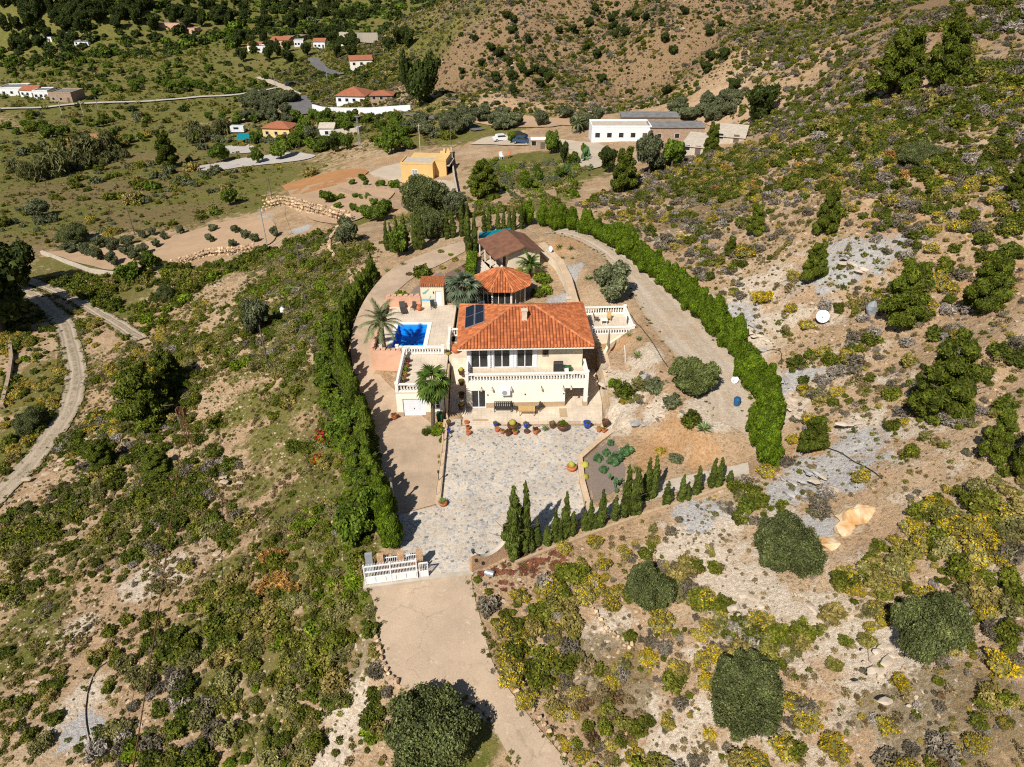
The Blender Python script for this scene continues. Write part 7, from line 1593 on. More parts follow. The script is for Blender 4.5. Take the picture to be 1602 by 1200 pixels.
# individually placed slope shrubs, grouped by kind and slope
def in_poly(p, poly): return bool(poly_sd(np.array([p[0]]), np.array([p[1]]), poly)[0] > 0)
def wpoly(pxs): return [tuple(P(*q)[:2]) for q in pxs]
KEEP = [(COURT, .3), (TERRACE, .3), (DRIVE_L + DRIVE_R[::-1], .5), (ROAD_L + ROAD_R[::-1], .25), (UPPER, .2), (POOLPAD, .5), (wl + wr[::-1], .3), (FRONTBED, 1.0), (PLATEAU, 0.0), ([(-7.2, 60), (-4.5, 60), (-4.5, 70), (-16, 80), (-16, 66), (-12, 59)], 1.0), ([(8.5, 71), (14.2, 71), (14.2, 77.2), (8.5, 77.2)], .5), ([(9.5, 55), (12, 55), (11, 70), (9.5, 70)], .3)]
SHEETS = [wpoly(a) for a in ([(735, 226), (770, 215), (830, 216), (900, 222), (945, 232), (930, 246), (880, 228), (800, 228)], [(885, 222), (935, 226), (960, 240), (940, 262), (905, 262), (890, 240)], [(578, 272), (600, 262), (632, 258), (712, 290), (716, 318), (700, 312), (640, 290), (590, 280)], [(72, 396), (150, 388), (235, 378), (290, 366), (345, 350), (400, 342), (430, 352), (420, 384), (330, 398), (255, 415), (180, 424), (120, 412)], [(450, 300), (500, 288), (570, 275), (620, 290), (600, 320), (560, 345), (510, 350), (470, 330)], [(440, 292), (480, 280), (540, 266), (575, 268), (560, 280), (500, 298), (462, 305)], [(300, 262), (370, 250), (440, 240), (490, 243), (480, 250), (400, 260), (330, 268)])]
BOULDER_SPOTS = [(P(a, b)[0], P(a, b)[1] - .6, r_) for a, b, r_ in ((1345, 806, 2.6), (1322, 826, 2.3), (1298, 854, 2.3))]
def clear_mask(x, y):
    ok = np.ones(x.shape, bool)
    for poly, m in KEEP: ok &= poly_sd(x, y, poly) < -m
    for bx_, by_, br_ in BOULDER_SPOTS: ok &= np.hypot(x - bx_, y - by_) > br_
    for poly in SHEETS: ok &= poly_sd(x, y, poly) < 0
    for k_, s_ in TRK.items(): ok &= line_d(x, y, s_[::3] + [s_[-1]]) > TRACKS[k_][1] + .3
    for l in (DRIVE_L,): ok &= line_d(x, y, l) > 1.3
    return ok
def mask_at(kind, x, y):
    i = np.clip(np.searchsorted(gx, x) - 1, 0, len(gx) - 1); j = np.clip(np.searchsorted(gy, y) - 1, 0, len(gy) - 1); return MASK[kind][j, i]
LEFT = wpoly([(598, 395), (560, 470), (540, 560), (555, 700), (575, 790), (590, 860), (570, 905), (590, 1000), (612, 1078), (610, 1200), (0, 1200), (0, 800), (60, 735), (118, 660), (122, 560), (225, 535), (320, 440), (420, 395), (520, 350)])
RIGHTLOW = wpoly([(742, 900), (800, 870), (900, 838), (1000, 805), (1100, 775), (1190, 748), (1240, 700), (1240, 640), (1602, 640), (1602, 1200), (900, 1200), (860, 1150), (790, 1050), (760, 960)])
RIGHTMID = wpoly([(1240, 660), (1215, 560), (1140, 480), (1050, 400), (960, 350), (900, 320), (1000, 270), (1120, 235), (1300, 175), (1602, 120), (1602, 660)])
LEFTFAR = wpoly([(0, 430), (0, 800), (115, 650), (110, 540), (60, 470)])
BACK = wpoly([(610, 375), (700, 345), (820, 335), (900, 310), (930, 265), (870, 250), (760, 250), (725, 300), (700, 330), (620, 345)])
HILL = [(-70, 236), (60, 200), (150, 175), (190, 200), (260, 300), (120, 420), (0, 460), (-110, 460), (-120, 330)]
RIDGE = [(40, 110), (90, 60), (180, 60), (260, 160), (250, 300), (150, 190), (90, 160)]
VALLEY = wpoly([(0, 430), (60, 395), (250, 370), (400, 325), (470, 280), (560, 250), (700, 225), (720, 200), (640, 190), (480, 165), (0, 175)])
VALLEY2 = wpoly([(0, 172), (480, 160), (640, 120), (600, 60), (300, 62), (0, 90)])
MOUNT = [(-420, 440), (-60, 430), (30, 560), (60, 760), (-300, 800), (-560, 700)]
def scatter(poly, dens, clump, seed, thr, cs=6.0, bare=()):
    xs = [p[0] for p in poly]; ys = [p[1] for p in poly]; r = np.random.default_rng(seed)
    n = int((max(xs) - min(xs)) * (max(ys) - min(ys)) * dens); x = r.uniform(min(xs), max(xs), n); y = r.uniform(min(ys), max(ys), n)
    k = poly_sd(x, y, poly) > 0; x = x[k]; y = y[k]
    k = clear_mask(x, y); x = x[k]; y = y[k]
    f = fbm(x, y, cs, seed + 3, 3); k = f + clump * (r.random(len(x)) - .5) > thr; x = x[k]; y = y[k]
    for b in bare: k = mask_at(b, x, y) < r.uniform(.25, .95, len(x)); x = x[k]; y = y[k]
    return x, y, r
CAND = []
def region(poly, dens, kinds, dmin, dmax, seed, thr=-.08, clump=.5, cs=6.0, bare=('pale', 'grey'), hs=.9, skip=None):
    x, y, r = scatter(poly, dens, clump, seed, thr, cs, bare)
    if skip is not None: k = poly_sd(x, y, skip) < 0; x = x[k]; y = y[k]
    ks = list(kinds); w = np.array([kinds[k] for k in ks], float); w /= w.sum()
    f2 = fbm(x, y, 9.0, seed + 40, 2)
    cum = np.cumsum(w); u = np.clip((f2 * .75 + .5) * .55 + r.random(len(x)) * .45, 0, .999); idx = np.searchsorted(cum, u)
    d = (dmin * .8 + (dmax * 1.25 - dmin * .8) * r.random(len(x)) ** 2.8) * np.clip(1 + 1.2 * fbm(x, y, 4.0, seed + 60, 2), .6, 1.4)
    if dmax < 2.3: d = np.minimum(d, 2.1)
    z = H(x, y)
    for i in range(len(x)): CAND.append((ks[min(idx[i], len(ks) - 1)], float(x[i]), float(y[i]), float(z[i]), float(d[i]), hs))
region(wpoly([(330, 800), (560, 800), (590, 1000), (600, 1200), (330, 1200), (400, 1000)]), 1.6, {'green': 4, 'olive': 2, 'bright': 1.2, 'grey': 1.2, 'dark': 1}, .5, 1.7, 46, -.2, .6, 7.0)
region(wpoly([(560, 600), (480, 600), (300, 560), (420, 400), (600, 380)]), 2.6, {'green': 4, 'olive': 2.5, 'bright': 1, 'grey': 2, 'brown': .7}, .5, 1.7, 47, -.12, .7, 6.0)
region(wpoly([(110, 480), (215, 535), (320, 470), (330, 560), (180, 690), (125, 670), (122, 560)]), 1.6, {'green': 4, 'yellow_thin': 2, 'olive': 2, 'dark': 1.5, 'grey': 1}, .5, 1.8, 48, -.18, .7, 6.0)
region(LEFT, 2.5, {'green': 5, 'olive': 1.4, 'dark': 2.2, 'grey': 1.6, 'bright': 1.3, 'yellow_thin': .5}, .45, 1.9, 1, .03, .42, 8.0)
region(LEFT, 6.5, {'tuft': 5, 'tuft_dry': 3, 'grey': 1.0}, .2, .6, 2, -.15, .9, bare=())
ICE = wpoly([(742, 893), (800, 873), (865, 855), (905, 872), (850, 915), (775, 945)])
region(RIGHTLOW, 3.0, {'yellow': 3.2, 'yellow_thin': 3.8, 'green': 2.4, 'grey': 2.4, 'olive': 1.6, 'dark': .8, 'brown': .9}, .5, 2.0, 4, -.06, .5, 7.0, skip=ICE)
region(wpoly([(1290, 860), (1400, 800), (1602, 720), (1602, 1150), (1480, 1060), (1330, 960)]), 2.6, {'yellow_thin': 4, 'yellow': .7, 'green': 3, 'olive': 2, 'grey': 1, 'dark': 1}, .6, 2.0, 44, -.2, .6, 7.0)
region(RIGHTLOW, 3.4, {'tuft': 3, 'tuft_dry': 3, 'grey': 3}, .18, .55, 5, -.25, .9, bare=())
region(wpoly([(1000, 300), (1150, 240), (1300, 190), (1602, 130), (1602, 420), (1450, 330), (1250, 300), (1100, 320)]), 1.1, {'green': 4, 'dark': 3, 'olive': 1.5, 'grey': 1.5}, .6, 2.2, 45, -.2, .7, 9.0)
region(RIGHTMID, 1.7, {'green': 4, 'yellow_thin': 1.1, 'grey': 2.6, 'dark': 2.2, 'olive': 1.6}, .5, 1.9, 7, -.12, .7, bare=('pale',))
region(RIGHTMID, 2.6, {'tuft': 4, 'tuft_dry': 3, 'grey': 2}, .2, .7, 8, -.25, .9, bare=())
region(LEFTFAR, 1.6, {'green': 3, 'yellow_thin': 2, 'dark': 2, 'bright': 1}, .6, 2.0, 10, -.2, .7)
region(BACK, .8, {'green': 3, 'olive': 2, 'bright': 1, 'olivebush': 2, 'dark': 1}, .6, 2.2, 11, -.15, .7)
region(wpoly([(60, 440), (130, 432), (190, 435), (250, 425), (420, 395), (560, 352), (430, 402), (320, 445), (225, 532), (150, 480)]), 1.3, {'green': 4, 'dark': 2, 'bright': 1.5, 'olive': 1}, .6, 2.4, 33, -.2, .7)
SADDLE = wpoly([(1110, 205), (1200, 198), (1330, 150), (1400, 100), (1470, 40), (1520, 2), (1330, 2), (1230, 40), (1150, 120)])
region(SADDLE, .8, {'green': 4, 'grey': 2, 'dark': 2, 'olive': 1.5}, .7, 2.2, 36, -.25, .8, 14)
region(SADDLE, .5, {'tuft': 4, 'grey': 2}, .5, 1.1, 37, -.35, .9, 14)
region(wpoly([(1150, 215), (1250, 200), (1400, 160), (1440, 120), (1340, 130), (1180, 188)]), 1.0, {'green': 4, 'grey': 2, 'dark': 2, 'olive': 1.5}, .6, 2.0, 38, -.3, .8, 14)
region(RIDGE, .8, {'green': 4, 'grey': 2, 'dark': 3}, .7, 2.6, 12, -.2, .8, 14)
region(HILL, .75, {'green': 4, 'farbush': 1.2, 'grey': 2, 'olive': 1.5}, .6, 1.7, 13, -.15, .8, 18)
region(HILL, .6, {'tuft': 4, 'grey': 3}, .6, 1.2, 14, -.35, .9, 18)
region([(120, 420), (260, 300), (250, 200), (330, 220), (380, 420), (250, 560), (60, 560)], .08, {'green': 4, 'farbush': 2, 'olive': 1}, 1.0, 3.5, 34, -.2, .8, 18)
region(VALLEY, .10, {'fargreen': 3, 'green': 3, 'olivebush': 2, 'yellow_thin': 1.5, 'grey': 1}, .8, 3.2, 15, -.02, .6, 22, bare=())
region(VALLEY, .45, {'tuft': 3, 'tuft_dry': 2, 'grass': 1}, .4, 1.0, 16, -.0, .9, 22, bare=())
region(VALLEY2, .045, {'fargreen': 3, 'farbush': 3, 'olivebush': 2}, .9, 3.0, 17, -.1, .7, 40, bare=())
region(VALLEY2, .10, {'tuft': 3, 'tuft_dry': 1}, 1.2, 2.5, 35, -.2, .7, 40, bare=())
region(MOUNT, .055, {'farbush': 5, 'fargreen': 3, 'olivebush': 1}, 2.0, 6.0, 18, -.2, .8, 60, bare=())
def verge(line, dens, off, spread, kinds, d0, d1, seed):
    r = np.random.default_rng(seed); w_ = smooth_line(line, 500)
    for a_, b_ in zip(w_[:-1], w_[1:]):
        L_ = float(np.hypot(*(b_ - a_))); n_ = (b_ - a_) / (L_ + 1e-9); n_ = np.array([-n_[1], n_[0]])
        for _ in range(r.poisson(L_ * dens)):
            p_ = a_ + (b_ - a_) * r.random() + n_ * (off + r.normal() * spread); CAND.append((str(r.choice(kinds)), float(p_[0]), float(p_[1]), float(H(*p_)), float(r.uniform(d0, d1)), .8))
W_ = ['tuft', 'tuft', 'tuft_dry', 'green', 'grey']
verge(ROAD_L, 3.0, .1, .25, W_, .15, .5, 80); verge(ROAD_R, 4.0, .05, .25, W_, .15, .55, 81)
for k_, o_ in (('dirt_road', 1.45), ('dirt_path', 1.1)):
    for sg in (-1, 1): verge(TRK[k_], 5.0, sg * o_, .3, W_, .25, .8, 82 + sg)
    verge(TRK[k_], .8, 0, .15, ['tuft', 'tuft_dry'], .15, .35, 85)
verge(wl, 2.0, 0, .3, W_, .15, .45, 86); verge(wr, 2.0, 0, .4, W_, .2, .6, 87); verge(DRIVE_L, 2.0, 0.2, .2, W_, .2, .5, 88)
GREENGATE = wpoly([(520, 850), (575, 870), (568, 905), (585, 960), (575, 1000), (530, 960), (490, 900), (450, 850), (470, 790), (540, 800)])
region(GREENGATE, 2.2, {'bright': 5, 'tuft': 3, 'green': 2}, .4, 1.1, 20, -.35, .8, bare=())
region(wpoly([(560, 600), (575, 790), (500, 800), (480, 700), (500, 600)]), 1.0, {'bright': 3, 'green': 3, 'brown': 1.3, 'ice': .8}, .5, 1.5, 21, -.25, .8, bare=())
region(wpoly([(1330, 1060), (1602, 1060), (1602, 1200), (1350, 1200)]), 2.2, {'grey': 4, 'brown': 1, 'yellow_thin': 2.5, 'yellow': 1, 'olive': 2}, .5, 1.6, 49, -.2, .7, bare=())
region(wpoly([(860, 1010), (960, 1040), (1010, 1120), (960, 1200), (900, 1150)]), 2.4, {'grass': 5, 'brown': 1, 'grey': 1}, .5, 1.1, 22, -.4, .8, bare=())
region(ICE, 7.0, {'ice': 7, 'grey': 2.0}, .5, 1.1, 23, -.35, .7, bare=(), hs=.8)
region(wpoly([(1000, 850), (1130, 800), (1190, 790), (1190, 770), (1040, 820)]), .8, {'ice': 3, 'grey': 2, 'yellow_thin': 1}, .5, 1.2, 24, -.2, .7, bare=(), hs=.7)
region(wpoly([(415, 870), (460, 865), (475, 920), (440, 965), (412, 945)]), 2.0, {'orange': 5, 'grass': 3, 'grey': 2}, .5, 1.3, 25, -.4, .7, bare=())
region(wpoly([(1080, 265), (1400, 240), (1420, 290), (1100, 300)]), .22, {'orange': 4, 'green': 1}, .6, 2.0, 26, -.05, .7, bare=())
region(wpoly([(20, 270), (180, 225), (200, 250), (60, 285)]), .3, {'cane': 1}, 2.0, 4.5, 27, -.4, .8, bare=())
region(wpoly([(280, 215), (350, 190), (360, 205), (300, 225)]), .3, {'cane': 1}, 2.0, 4.0, 28, -.4, .8, bare=())
region(wpoly([(950, 700), (990, 690), (1130, 690), (1150, 710), (1000, 740)]), .12, {'grey': 2, 'brown': 1}, .3, .7, 29, -.3)
region(wpoly([(940, 570), (1040, 570), (1090, 660), (1000, 690), (985, 680)]), .5, {'ice': 2, 'grey': 2, 'olive': 1.5, 'brown': 1.5}, .4, 1.1, 30, -.2, .7, bare=(), hs=.5)
# in the picture?
def seen(c):
    x, y, z = c[1:4]; Z = y * cP + (CAM_H - z) * sP
    if Z < 5: return 0
    px = C_X + F_PX * x / Z; py = C_Y - F_PX * (y * sP + (z - CAM_H) * cP) / Z
    return F_PX * c[4] / Z if (-40 < px < 1642 and -40 < py < 1240) else 0
SLOPE = lambda c: ('scrub slope left of the drive' if c[1] < -5 and c[2] < 110 else ('slope right of the entrance road' if c[2] < 56 and c[1] > 0 else ('hillside above the right hedge' if c[2] < 130 and c[1] > 12 else 'ground behind the property')))
order = sorted(range(len(CAND)), key=lambda i: -seen(CAND[i])); single = set(); cnt = {}
LIM = {'yellow': 55, 'yellow_thin': 65, 'green': 70, 'dark': 40, 'grey': 35, 'olive': 30, 'bright': 30, 'brown': 12, 'orange': 14, 'ice': 25, 'grass': 12, 'olivebush': 8}
for i in order:
    k = CAND[i][0]
    if k in LIM and cnt.get(k, 0) < LIM[k] and seen(CAND[i]) > 9: single.add(i); cnt[k] = cnt.get(k, 0) + 1
LBL = {'yellow': 'bright yellow flowering bush among others on the ', 'yellow_thin': 'olive-green bush flecked with yellow flowers on the ', 'green': 'green rosemary-like scrub bush on the ', 'dark': 'dark green scrub bush on the ', 'grey': 'grey dry twiggy bush on the ', 'olive': 'grey-green cushion bush on the ', 'bright': 'fresh bright green leafy bush on the ', 'brown': 'brown withered bush on the ', 'orange': 'dead orange-brown bush on the ', 'ice': 'low reddish ice plant with pink flowers on the ', 'grass': 'straw-coloured dry grass clump on the ', 'olivebush': 'silvery rounded bush on the '}
for i in single:
    k, x, y, z, d, hs = CAND[i]; s = SLOPE(CAND[i]); put(k, (x, y, z), d, hs, LBL[k] + s, k.replace('_', ' ') + ' bushes on the ' + s)
# everything else is ground cover: one object per cover, instanced on its points
hid = bpy.data.collections.new('cover_sources')
PIDX = {}
names_sorted = []
for k in SH:
    for j, me in enumerate(SH[k]): names_sorted.append((k, j, me))
for n_, (k, j, me) in enumerate(names_sorted):
    o = bpy.data.objects.new('cover_source_%03d' % n_, me); hid.objects.link(o); PIDX.setdefault(k, []).append(n_)
def rock_mesh(seed, mat): return hull_mesh('stone', (.5, .42, .34), seed + 40, mat, 12, .4)
for j in range(5):
    n_ = len(names_sorted); names_sorted.append(('rock', j, None)); o = bpy.data.objects.new('cover_source_%03d' % n_, rock_mesh(j * 3 + 1, 'pale_rock' if j != 3 else 'field_stone')); hid.objects.link(o); PIDX.setdefault('rock', []).append(n_)
def gn_scatter(name, label, cat, pts):
    """pts rows: kind, x, y, z, size, height factor"""
    n = len(pts); V = np.array([(p[1], p[2], p[3] - .03 * p[4]) for p in pts], np.float32)
    me = bpy.data.meshes.new(name); me.vertices.add(n); me.vertices.foreach_set('co', V.ravel())
    a = me.attributes.new('pick', 'INT', 'POINT'); a.data.foreach_set('value', np.array([random.choice(PIDX[p[0]]) for p in pts], np.int32))
    a = me.attributes.new('turn', 'FLOAT_VECTOR', 'POINT'); tv = np.zeros((n, 3), np.float32); tv[:, 2] = rng.uniform(0, 6.28, n); tv[:, :2] = rng.normal(size=(n, 2)) * .12; a.data.foreach_set('vector', tv.ravel())
    a = me.attributes.new('size', 'FLOAT_VECTOR', 'POINT'); sv = np.array([(p[4], p[4], p[4] * p[5]) for p in pts], np.float32) * rng.uniform(.85, 1.15, (n, 3)).astype(np.float32); a.data.foreach_set('vector', sv.ravel())
    me.update(); o = link(name, me, None, label, cat, None, 'stuff')
    ng = bpy.data.node_groups.new(name + '_scatter', 'GeometryNodeTree')
    ng.interface.new_socket('Geometry', in_out='INPUT', socket_type='NodeSocketGeometry'); ng.interface.new_socket('Geometry', in_out='OUTPUT', socket_type='NodeSocketGeometry')
    N = ng.nodes; gi = N.new('NodeGroupInput'); go = N.new('NodeGroupOutput'); ip = N.new('GeometryNodeInstanceOnPoints'); ci = N.new('GeometryNodeCollectionInfo')
    ci.inputs['Collection'].default_value = hid; ci.inputs['Separate Children'].default_value = True; ci.inputs['Reset Children'].default_value = True
    ip.inputs['Pick Instance'].default_value = True
    def na(nm, ty): x = N.new('GeometryNodeInputNamedAttribute'); x.data_type = ty; x.inputs['Name'].default_value = nm; return x.outputs[0]
    er = N.new('FunctionNodeEulerToRotation')
    Lk = ng.links.new
    Lk(gi.outputs[0], ip.inputs['Points']); Lk(ci.outputs[0], ip.inputs['Instance']); Lk(na('pick', 'INT'), ip.inputs['Instance Index']); Lk(na('turn', 'FLOAT_VECTOR'), er.inputs[0]); Lk(er.outputs[0], ip.inputs['Rotation']); Lk(na('size', 'FLOAT_VECTOR'), ip.inputs['Scale']); Lk(ip.outputs[0], go.inputs[0])
    md = o.modifiers.new('scatter', 'NODES'); md.node_group = ng
    return o
rest = [CAND[i] for i in range(len(CAND)) if i not in single]
gn_scatter('scrub', 'low scrub and tufts covering the slopes', 'scrub', rest)
rocks = []
for poly, dens, s0, s1, sd_ in ((LEFT, 8.0, .06, .5, 50), (RIGHTLOW, 9.0, .06, .5, 51), (RIGHTMID, 4.5, .08, .7, 52), (HILL, .1, .4, 1.5, 53), (RIDGE, .12, .3, 1.2, 54), (wpoly([(940, 570), (1060, 560), (1160, 700), (1000, 740), (985, 690)]), 1.2, .06, .4, 55)):
    x, y, r = scatter(poly, dens, .8, sd_, .0, 5.0); d = s0 + (s1 - s0) * r.random(len(x)) ** 3.5; z = H(x, y)
    rocks += [('rock', float(x[i]), float(y[i]), float(z[i]), float(d[i]), .8) for i in range(len(x))]
gn_scatter('loose_stones', 'loose pale stones strewn over the bare slopes', 'stones', rocks)
print('cover', len(rest), 'single', len(single), 'rocks', len(rocks))

# ---------------------------------------------------------------- orchard and valley trees as individuals
def grove(kind, label, group, pts, w, h, name):
    for q in pts:
        p = P(*q); tree(kind, label, 0, 0, 0, h * random.uniform(.8, 1.2), name=name, at_w=tuple(p), w=w * random.uniform(.8, 1.2), group=group)
grove('olive', 'small grey-green tree in the plantation rows on the pale terrace', 'plantation trees on the left terrace', [(112, 394), (135, 400), (155, 408), (178, 415), (158, 388), (180, 392), (200, 400), (212, 408), (226, 400), (200, 384)], 3.0, 2.4, 'plantation_tree')
grove('olive', 'pruned almond stump sprouting on the almond terrace', 'pruned almond trees', [(223, 372), (239, 368), (246, 388), (258, 376), (283, 366), (330, 380), (365, 388), (385, 374), (400, 380), (370, 366), (430, 370), (335, 362)], 1.8, 1.6, 'almond_tree')
grove('orchard', 'young fruit tree in the row in front of the ochre house', 'fruit trees before the ochre house', [(551, 290), (573, 293), (595, 295), (568, 283)], 1.9, 1.7, 'fruit_tree')
tree('orchard', 'largest green bush in the row in front of the ochre house', 617, 298, 26, 2.2, name='fruit_tree')
grove('orchard', 'small vine or fruit bush on the vineyard terrace', 'vineyard bushes', [(525, 315), (535, 312), (556, 310), (566, 312), (577, 313), (600, 322), (605, 330), (562, 333), (554, 330), (528, 328), (585, 322)], 1.7, 1.3, 'vine_bush')
grove('orchard', 'citrus tree at the lower edge of the vineyard terrace', 'citrus trees', [(515, 318), (578, 340), (590, 346), (602, 335)], 3.4, 2.8, 'citrus_tree')
rv = np.random.default_rng(77)
def rpx(x0, x1, y0, y1, n): return [(float(rv.uniform(x0, x1)), float(rv.uniform(y0, y1))) for _ in range(n)]
for lab, grp, pts in (('orchard tree on the green field just below the valley road', 'orchard below the valley road', rpx(10, 460, 182, 225, 34)), ('orchard tree on the terraces above the left farm and valley road', 'orchard above the left farm', rpx(0, 330, 105, 150, 44)), ('orchard tree in the rows right of the left farm along the valley road', 'orchard rows along the valley road', rpx(150, 420, 125, 148, 22)), ('orchard tree near the white sheds of the far left hillside', 'orchard by the far sheds', rpx(20, 220, 88, 108, 16))):
    grove('orchard', lab, grp, pts, 3.6, 3.0, 'orchard_tree')
grove('olive', 'silvery olive tree in the grove below the village road', 'village olive grove', rpx(385, 470, 158, 195, 26) + rpx(640, 720, 200, 225, 6), 5.0, 4.0, 'olive_tree')
grove('dark', 'dark garden tree among the far hamlet houses', 'hamlet trees', rpx(370, 560, 60, 100, 26) + rpx(600, 650, 60, 90, 4), 6.5, 6.5, 'garden_tree')
grove('orchard', 'green tree in the gardens below the white garden wall', 'gardens below the white wall', rpx(455, 640, 185, 240, 30), 4.6, 3.8, 'garden_tree')
grove('olive', 'olive tree on the bare terraces at the hill foot', 'hill foot olives', rpx(690, 900, 183, 205, 18) + rpx(900, 940, 190, 205, 4) + rpx(1040, 1160, 165, 195, 14), 4.6, 3.4, 'olive_tree')
grove('dark', 'dark bush scattered on the bare central hill', 'dark bushes on the central hill', rpx(720, 1150, 15, 150, 46), 3.4, 2.8, 'hill_bush')
grove('dark', 'dark pine in the wood at the foot of the far mountain', 'far wood pines', rpx(0, 280, 4, 50, 60), 8.0, 8.0, 'pine_tree')
grove('dark', 'dark pine on the far slope right of the long orange building', 'far slope pines', rpx(280, 560, 4, 46, 45), 7.0, 7.0, 'pine_tree')
grove('dark', 'dark tree around the white sheds at the far left edge', 'trees by the far sheds', rpx(0, 130, 40, 80, 12), 7.0, 7.0, 'pine_tree')
grove('orchard', 'green shrub tree on the grassy slope below the parked cars', 'trees below the parked cars', [(825, 300), (842, 285), (878, 282), (898, 258), (915, 246), (945, 250), (800, 225), (870, 238), (1020, 262)], 2.6, 2.6, 'slope_tree')

# ---------------------------------------------------------------- agaves, cacti, potted plants
def agave_mesh(n, L, w, seed, mat, up=55, spread=45):
    q = random.Random(seed); V = []; Fs = []
    for i in range(n):
        az = i * 2.4; el = R(up - spread * (1 - i / n) + q.uniform(-8, 8)); d = np.array([math.cos(az) * math.cos(el), math.sin(az) * math.cos(el), math.sin(el)]); s = np.array([-math.sin(az), math.cos(az), 0]); l = L * q.uniform(.8, 1.1)
        o = len(V); dn = np.array([0, 0, -.06 * L])
        V += [d * .03, d * l * .45 + s * w, d * l * .45 + np.array([0, 0, -.03]), d * l * .45 - s * w, d * l + dn]
        Fs += [(o, o + 1, o + 2), (o, o + 2, o + 3), (o + 1, o + 4, o + 2), (o + 2, o + 4, o + 3)]
    return np_mesh('blades', np.array(V), Fs, mat)
AG = [agave_mesh(26, 1.0, .07, s, 'leaf_agave') for s in range(2)]; AGB = agave_mesh(34, 1.0, .05, 5, 'leaf_palm_green', 70, 80)
def agave(label, px, py, r, mesh=None, z=None):
    p = P(px, py) if z is None else at(px, py, z); t = thing('agave', label, 'agave', p, random.uniform(0, 6), None, r)
    link('blades', mesh or AG[0], t); MB().lathe([(.12, -.1), (.1, .25), (.04, .3)], 7).obj('stem', 'leaf_dead', t); return t
agave('spiky agave right below the side terrace corner', 998, 558, 1.0); agave('small agave beside the side terrace right corner', 985, 525, .55); agave('agave on the slope edge under the side terrace', 1000, 532, .6); agave('large agave on the orange soil near the front clump hedge', 1101, 672, 1.05); agave('large agave left of the plateau olive tree', 921, 437, .95, AG[1])
agave('tall yucca on the orange ground right of the brown lodge', 875, 388, .9, AGB); agave('yucca beside the tall one near the right hedge', 893, 390, .8, AGB); agave('small agave below the two yuccas', 880, 404, .5); agave('tiny agave on the orange ground near the tan wall', 896, 405, .5); agave('small agave at the edge of the grey rock near the villa roof', 895, 462, .5); agave('orange-green aloe in the upper garden right of the villa roof', 888, 458, .7); agave('green yucca in the cactus bed by the cypresses', 995, 738, .75, AGB); agave('agave cluster at the back drive bend', 607, 425, .8); agave('yucca beside the back drive', 630, 415, .8, AGB)
def cactus_ball(label, p, r, mat='leaf_cactus'):
    m = MB(); n = 20; prof = [(.001, 0), (.75 * r, .15 * r), (r, .75 * r), (.8 * r, 1.35 * r), (.4 * r, 1.62 * r), (.02, 1.68 * r)]; m.lathe(prof, n)
    m.v = [(x * (1 if (i % n) % 2 else .95), y * (1 if (i % n) % 2 else .95), z) for i, (x, y, z) in enumerate(m.v)]
    t = thing('barrel_cactus', label, 'cactus', p, random.uniform(0, 6)); link('spiny_body', SH['cactus'][0], t, scale=2.0 * r) if mat == 'leaf_cactus' else m.obj('ribbed_body', mat, t); MB().lathe([(.22 * r, 1.5 * r), (.16 * r, 1.62 * r), (.02, 1.66 * r)], 8).obj('woolly_top', mat, t)
for l, px, py, r, mt in (('large dark green barrel cactus topmost in the cactus bed', 955, 696, .42, 'leaf_cactus'), ('dark green barrel cactus second from the top of the cactus bed', 948, 711, .45, 'leaf_cactus'), ('dark green barrel cactus at the left of the cactus bed', 935, 720, .52, 'leaf_cactus'), ('biggest dark green cactus in the middle of the bed', 962, 724, .8, 'leaf_cactus'), ('green cactus clump at the right of the bed', 980, 710, .7, 'leaf_cactus'), ('low green cactus at the front of the cactus group', 944, 738, .5, 'leaf_cactus'), ('small golden barrel cactus near the planter wall', 915, 731, .36, 'leaf_cactus_gold'), ('narrow golden cactus below the small golden one', 916, 750, .32, 'leaf_cactus_gold')): cactus_ball(l, P(px, py), r, mt)
def prickly(label, px, py, s=1.0):
    p = P(px, py); t = thing('prickly_pear', label, 'cactus', p, 0, None, s); q = random.Random(int(px))
    for i in range(9):
        a = q.uniform(0, 6.28); b = (math.cos(a) * .35 * (i % 3), math.sin(a) * .35 * (i % 3), .25 + .38 * (i // 3)); m = MB(); m.blob((0, 0, 0), (.2, .06, .28), i, .05, 8, 6); rt = Matrix.Rotation(q.uniform(0, 3.1), 3, 'Z') @ Matrix.Rotation(q.uniform(-.4, .4), 3, 'X'); m.v = [tuple(rt @ Vector(v) + Vector(b)) for v in m.v]; m.obj('pad', 'leaf_cactus', t, True)
prickly('prickly pear cactus at the right of the cactus bed', 962, 763, .95); prickly('prickly pear clump below the white farmhouse', 915, 252, 2.2); prickly('prickly pear clump left of the house yard', 880, 280, 2.0)
for i, (px, py) in enumerate(((880 / 3.335 + 560, 0),)): pass
POT = {}
def pot_mesh(mat, key):
    if (mat, key) not in POT: POT[(mat, key)] = MB().lathe({'bowl': [(.28, 0), (.42, .12), (.5, .34), (.46, .5), (.40, .46)], 'pot': [(.28, 0), (.36, .3), (.42, .62), (.45, .7), (.38, .66)], 'urn': [(.2, 0), (.4, .25), (.46, .55), (.34, .85), (.28, .95), (.34, 1.0), (.26, .98)]}[key], 12).mesh('pot_body', mat, True)
    return POT[(mat, key)]
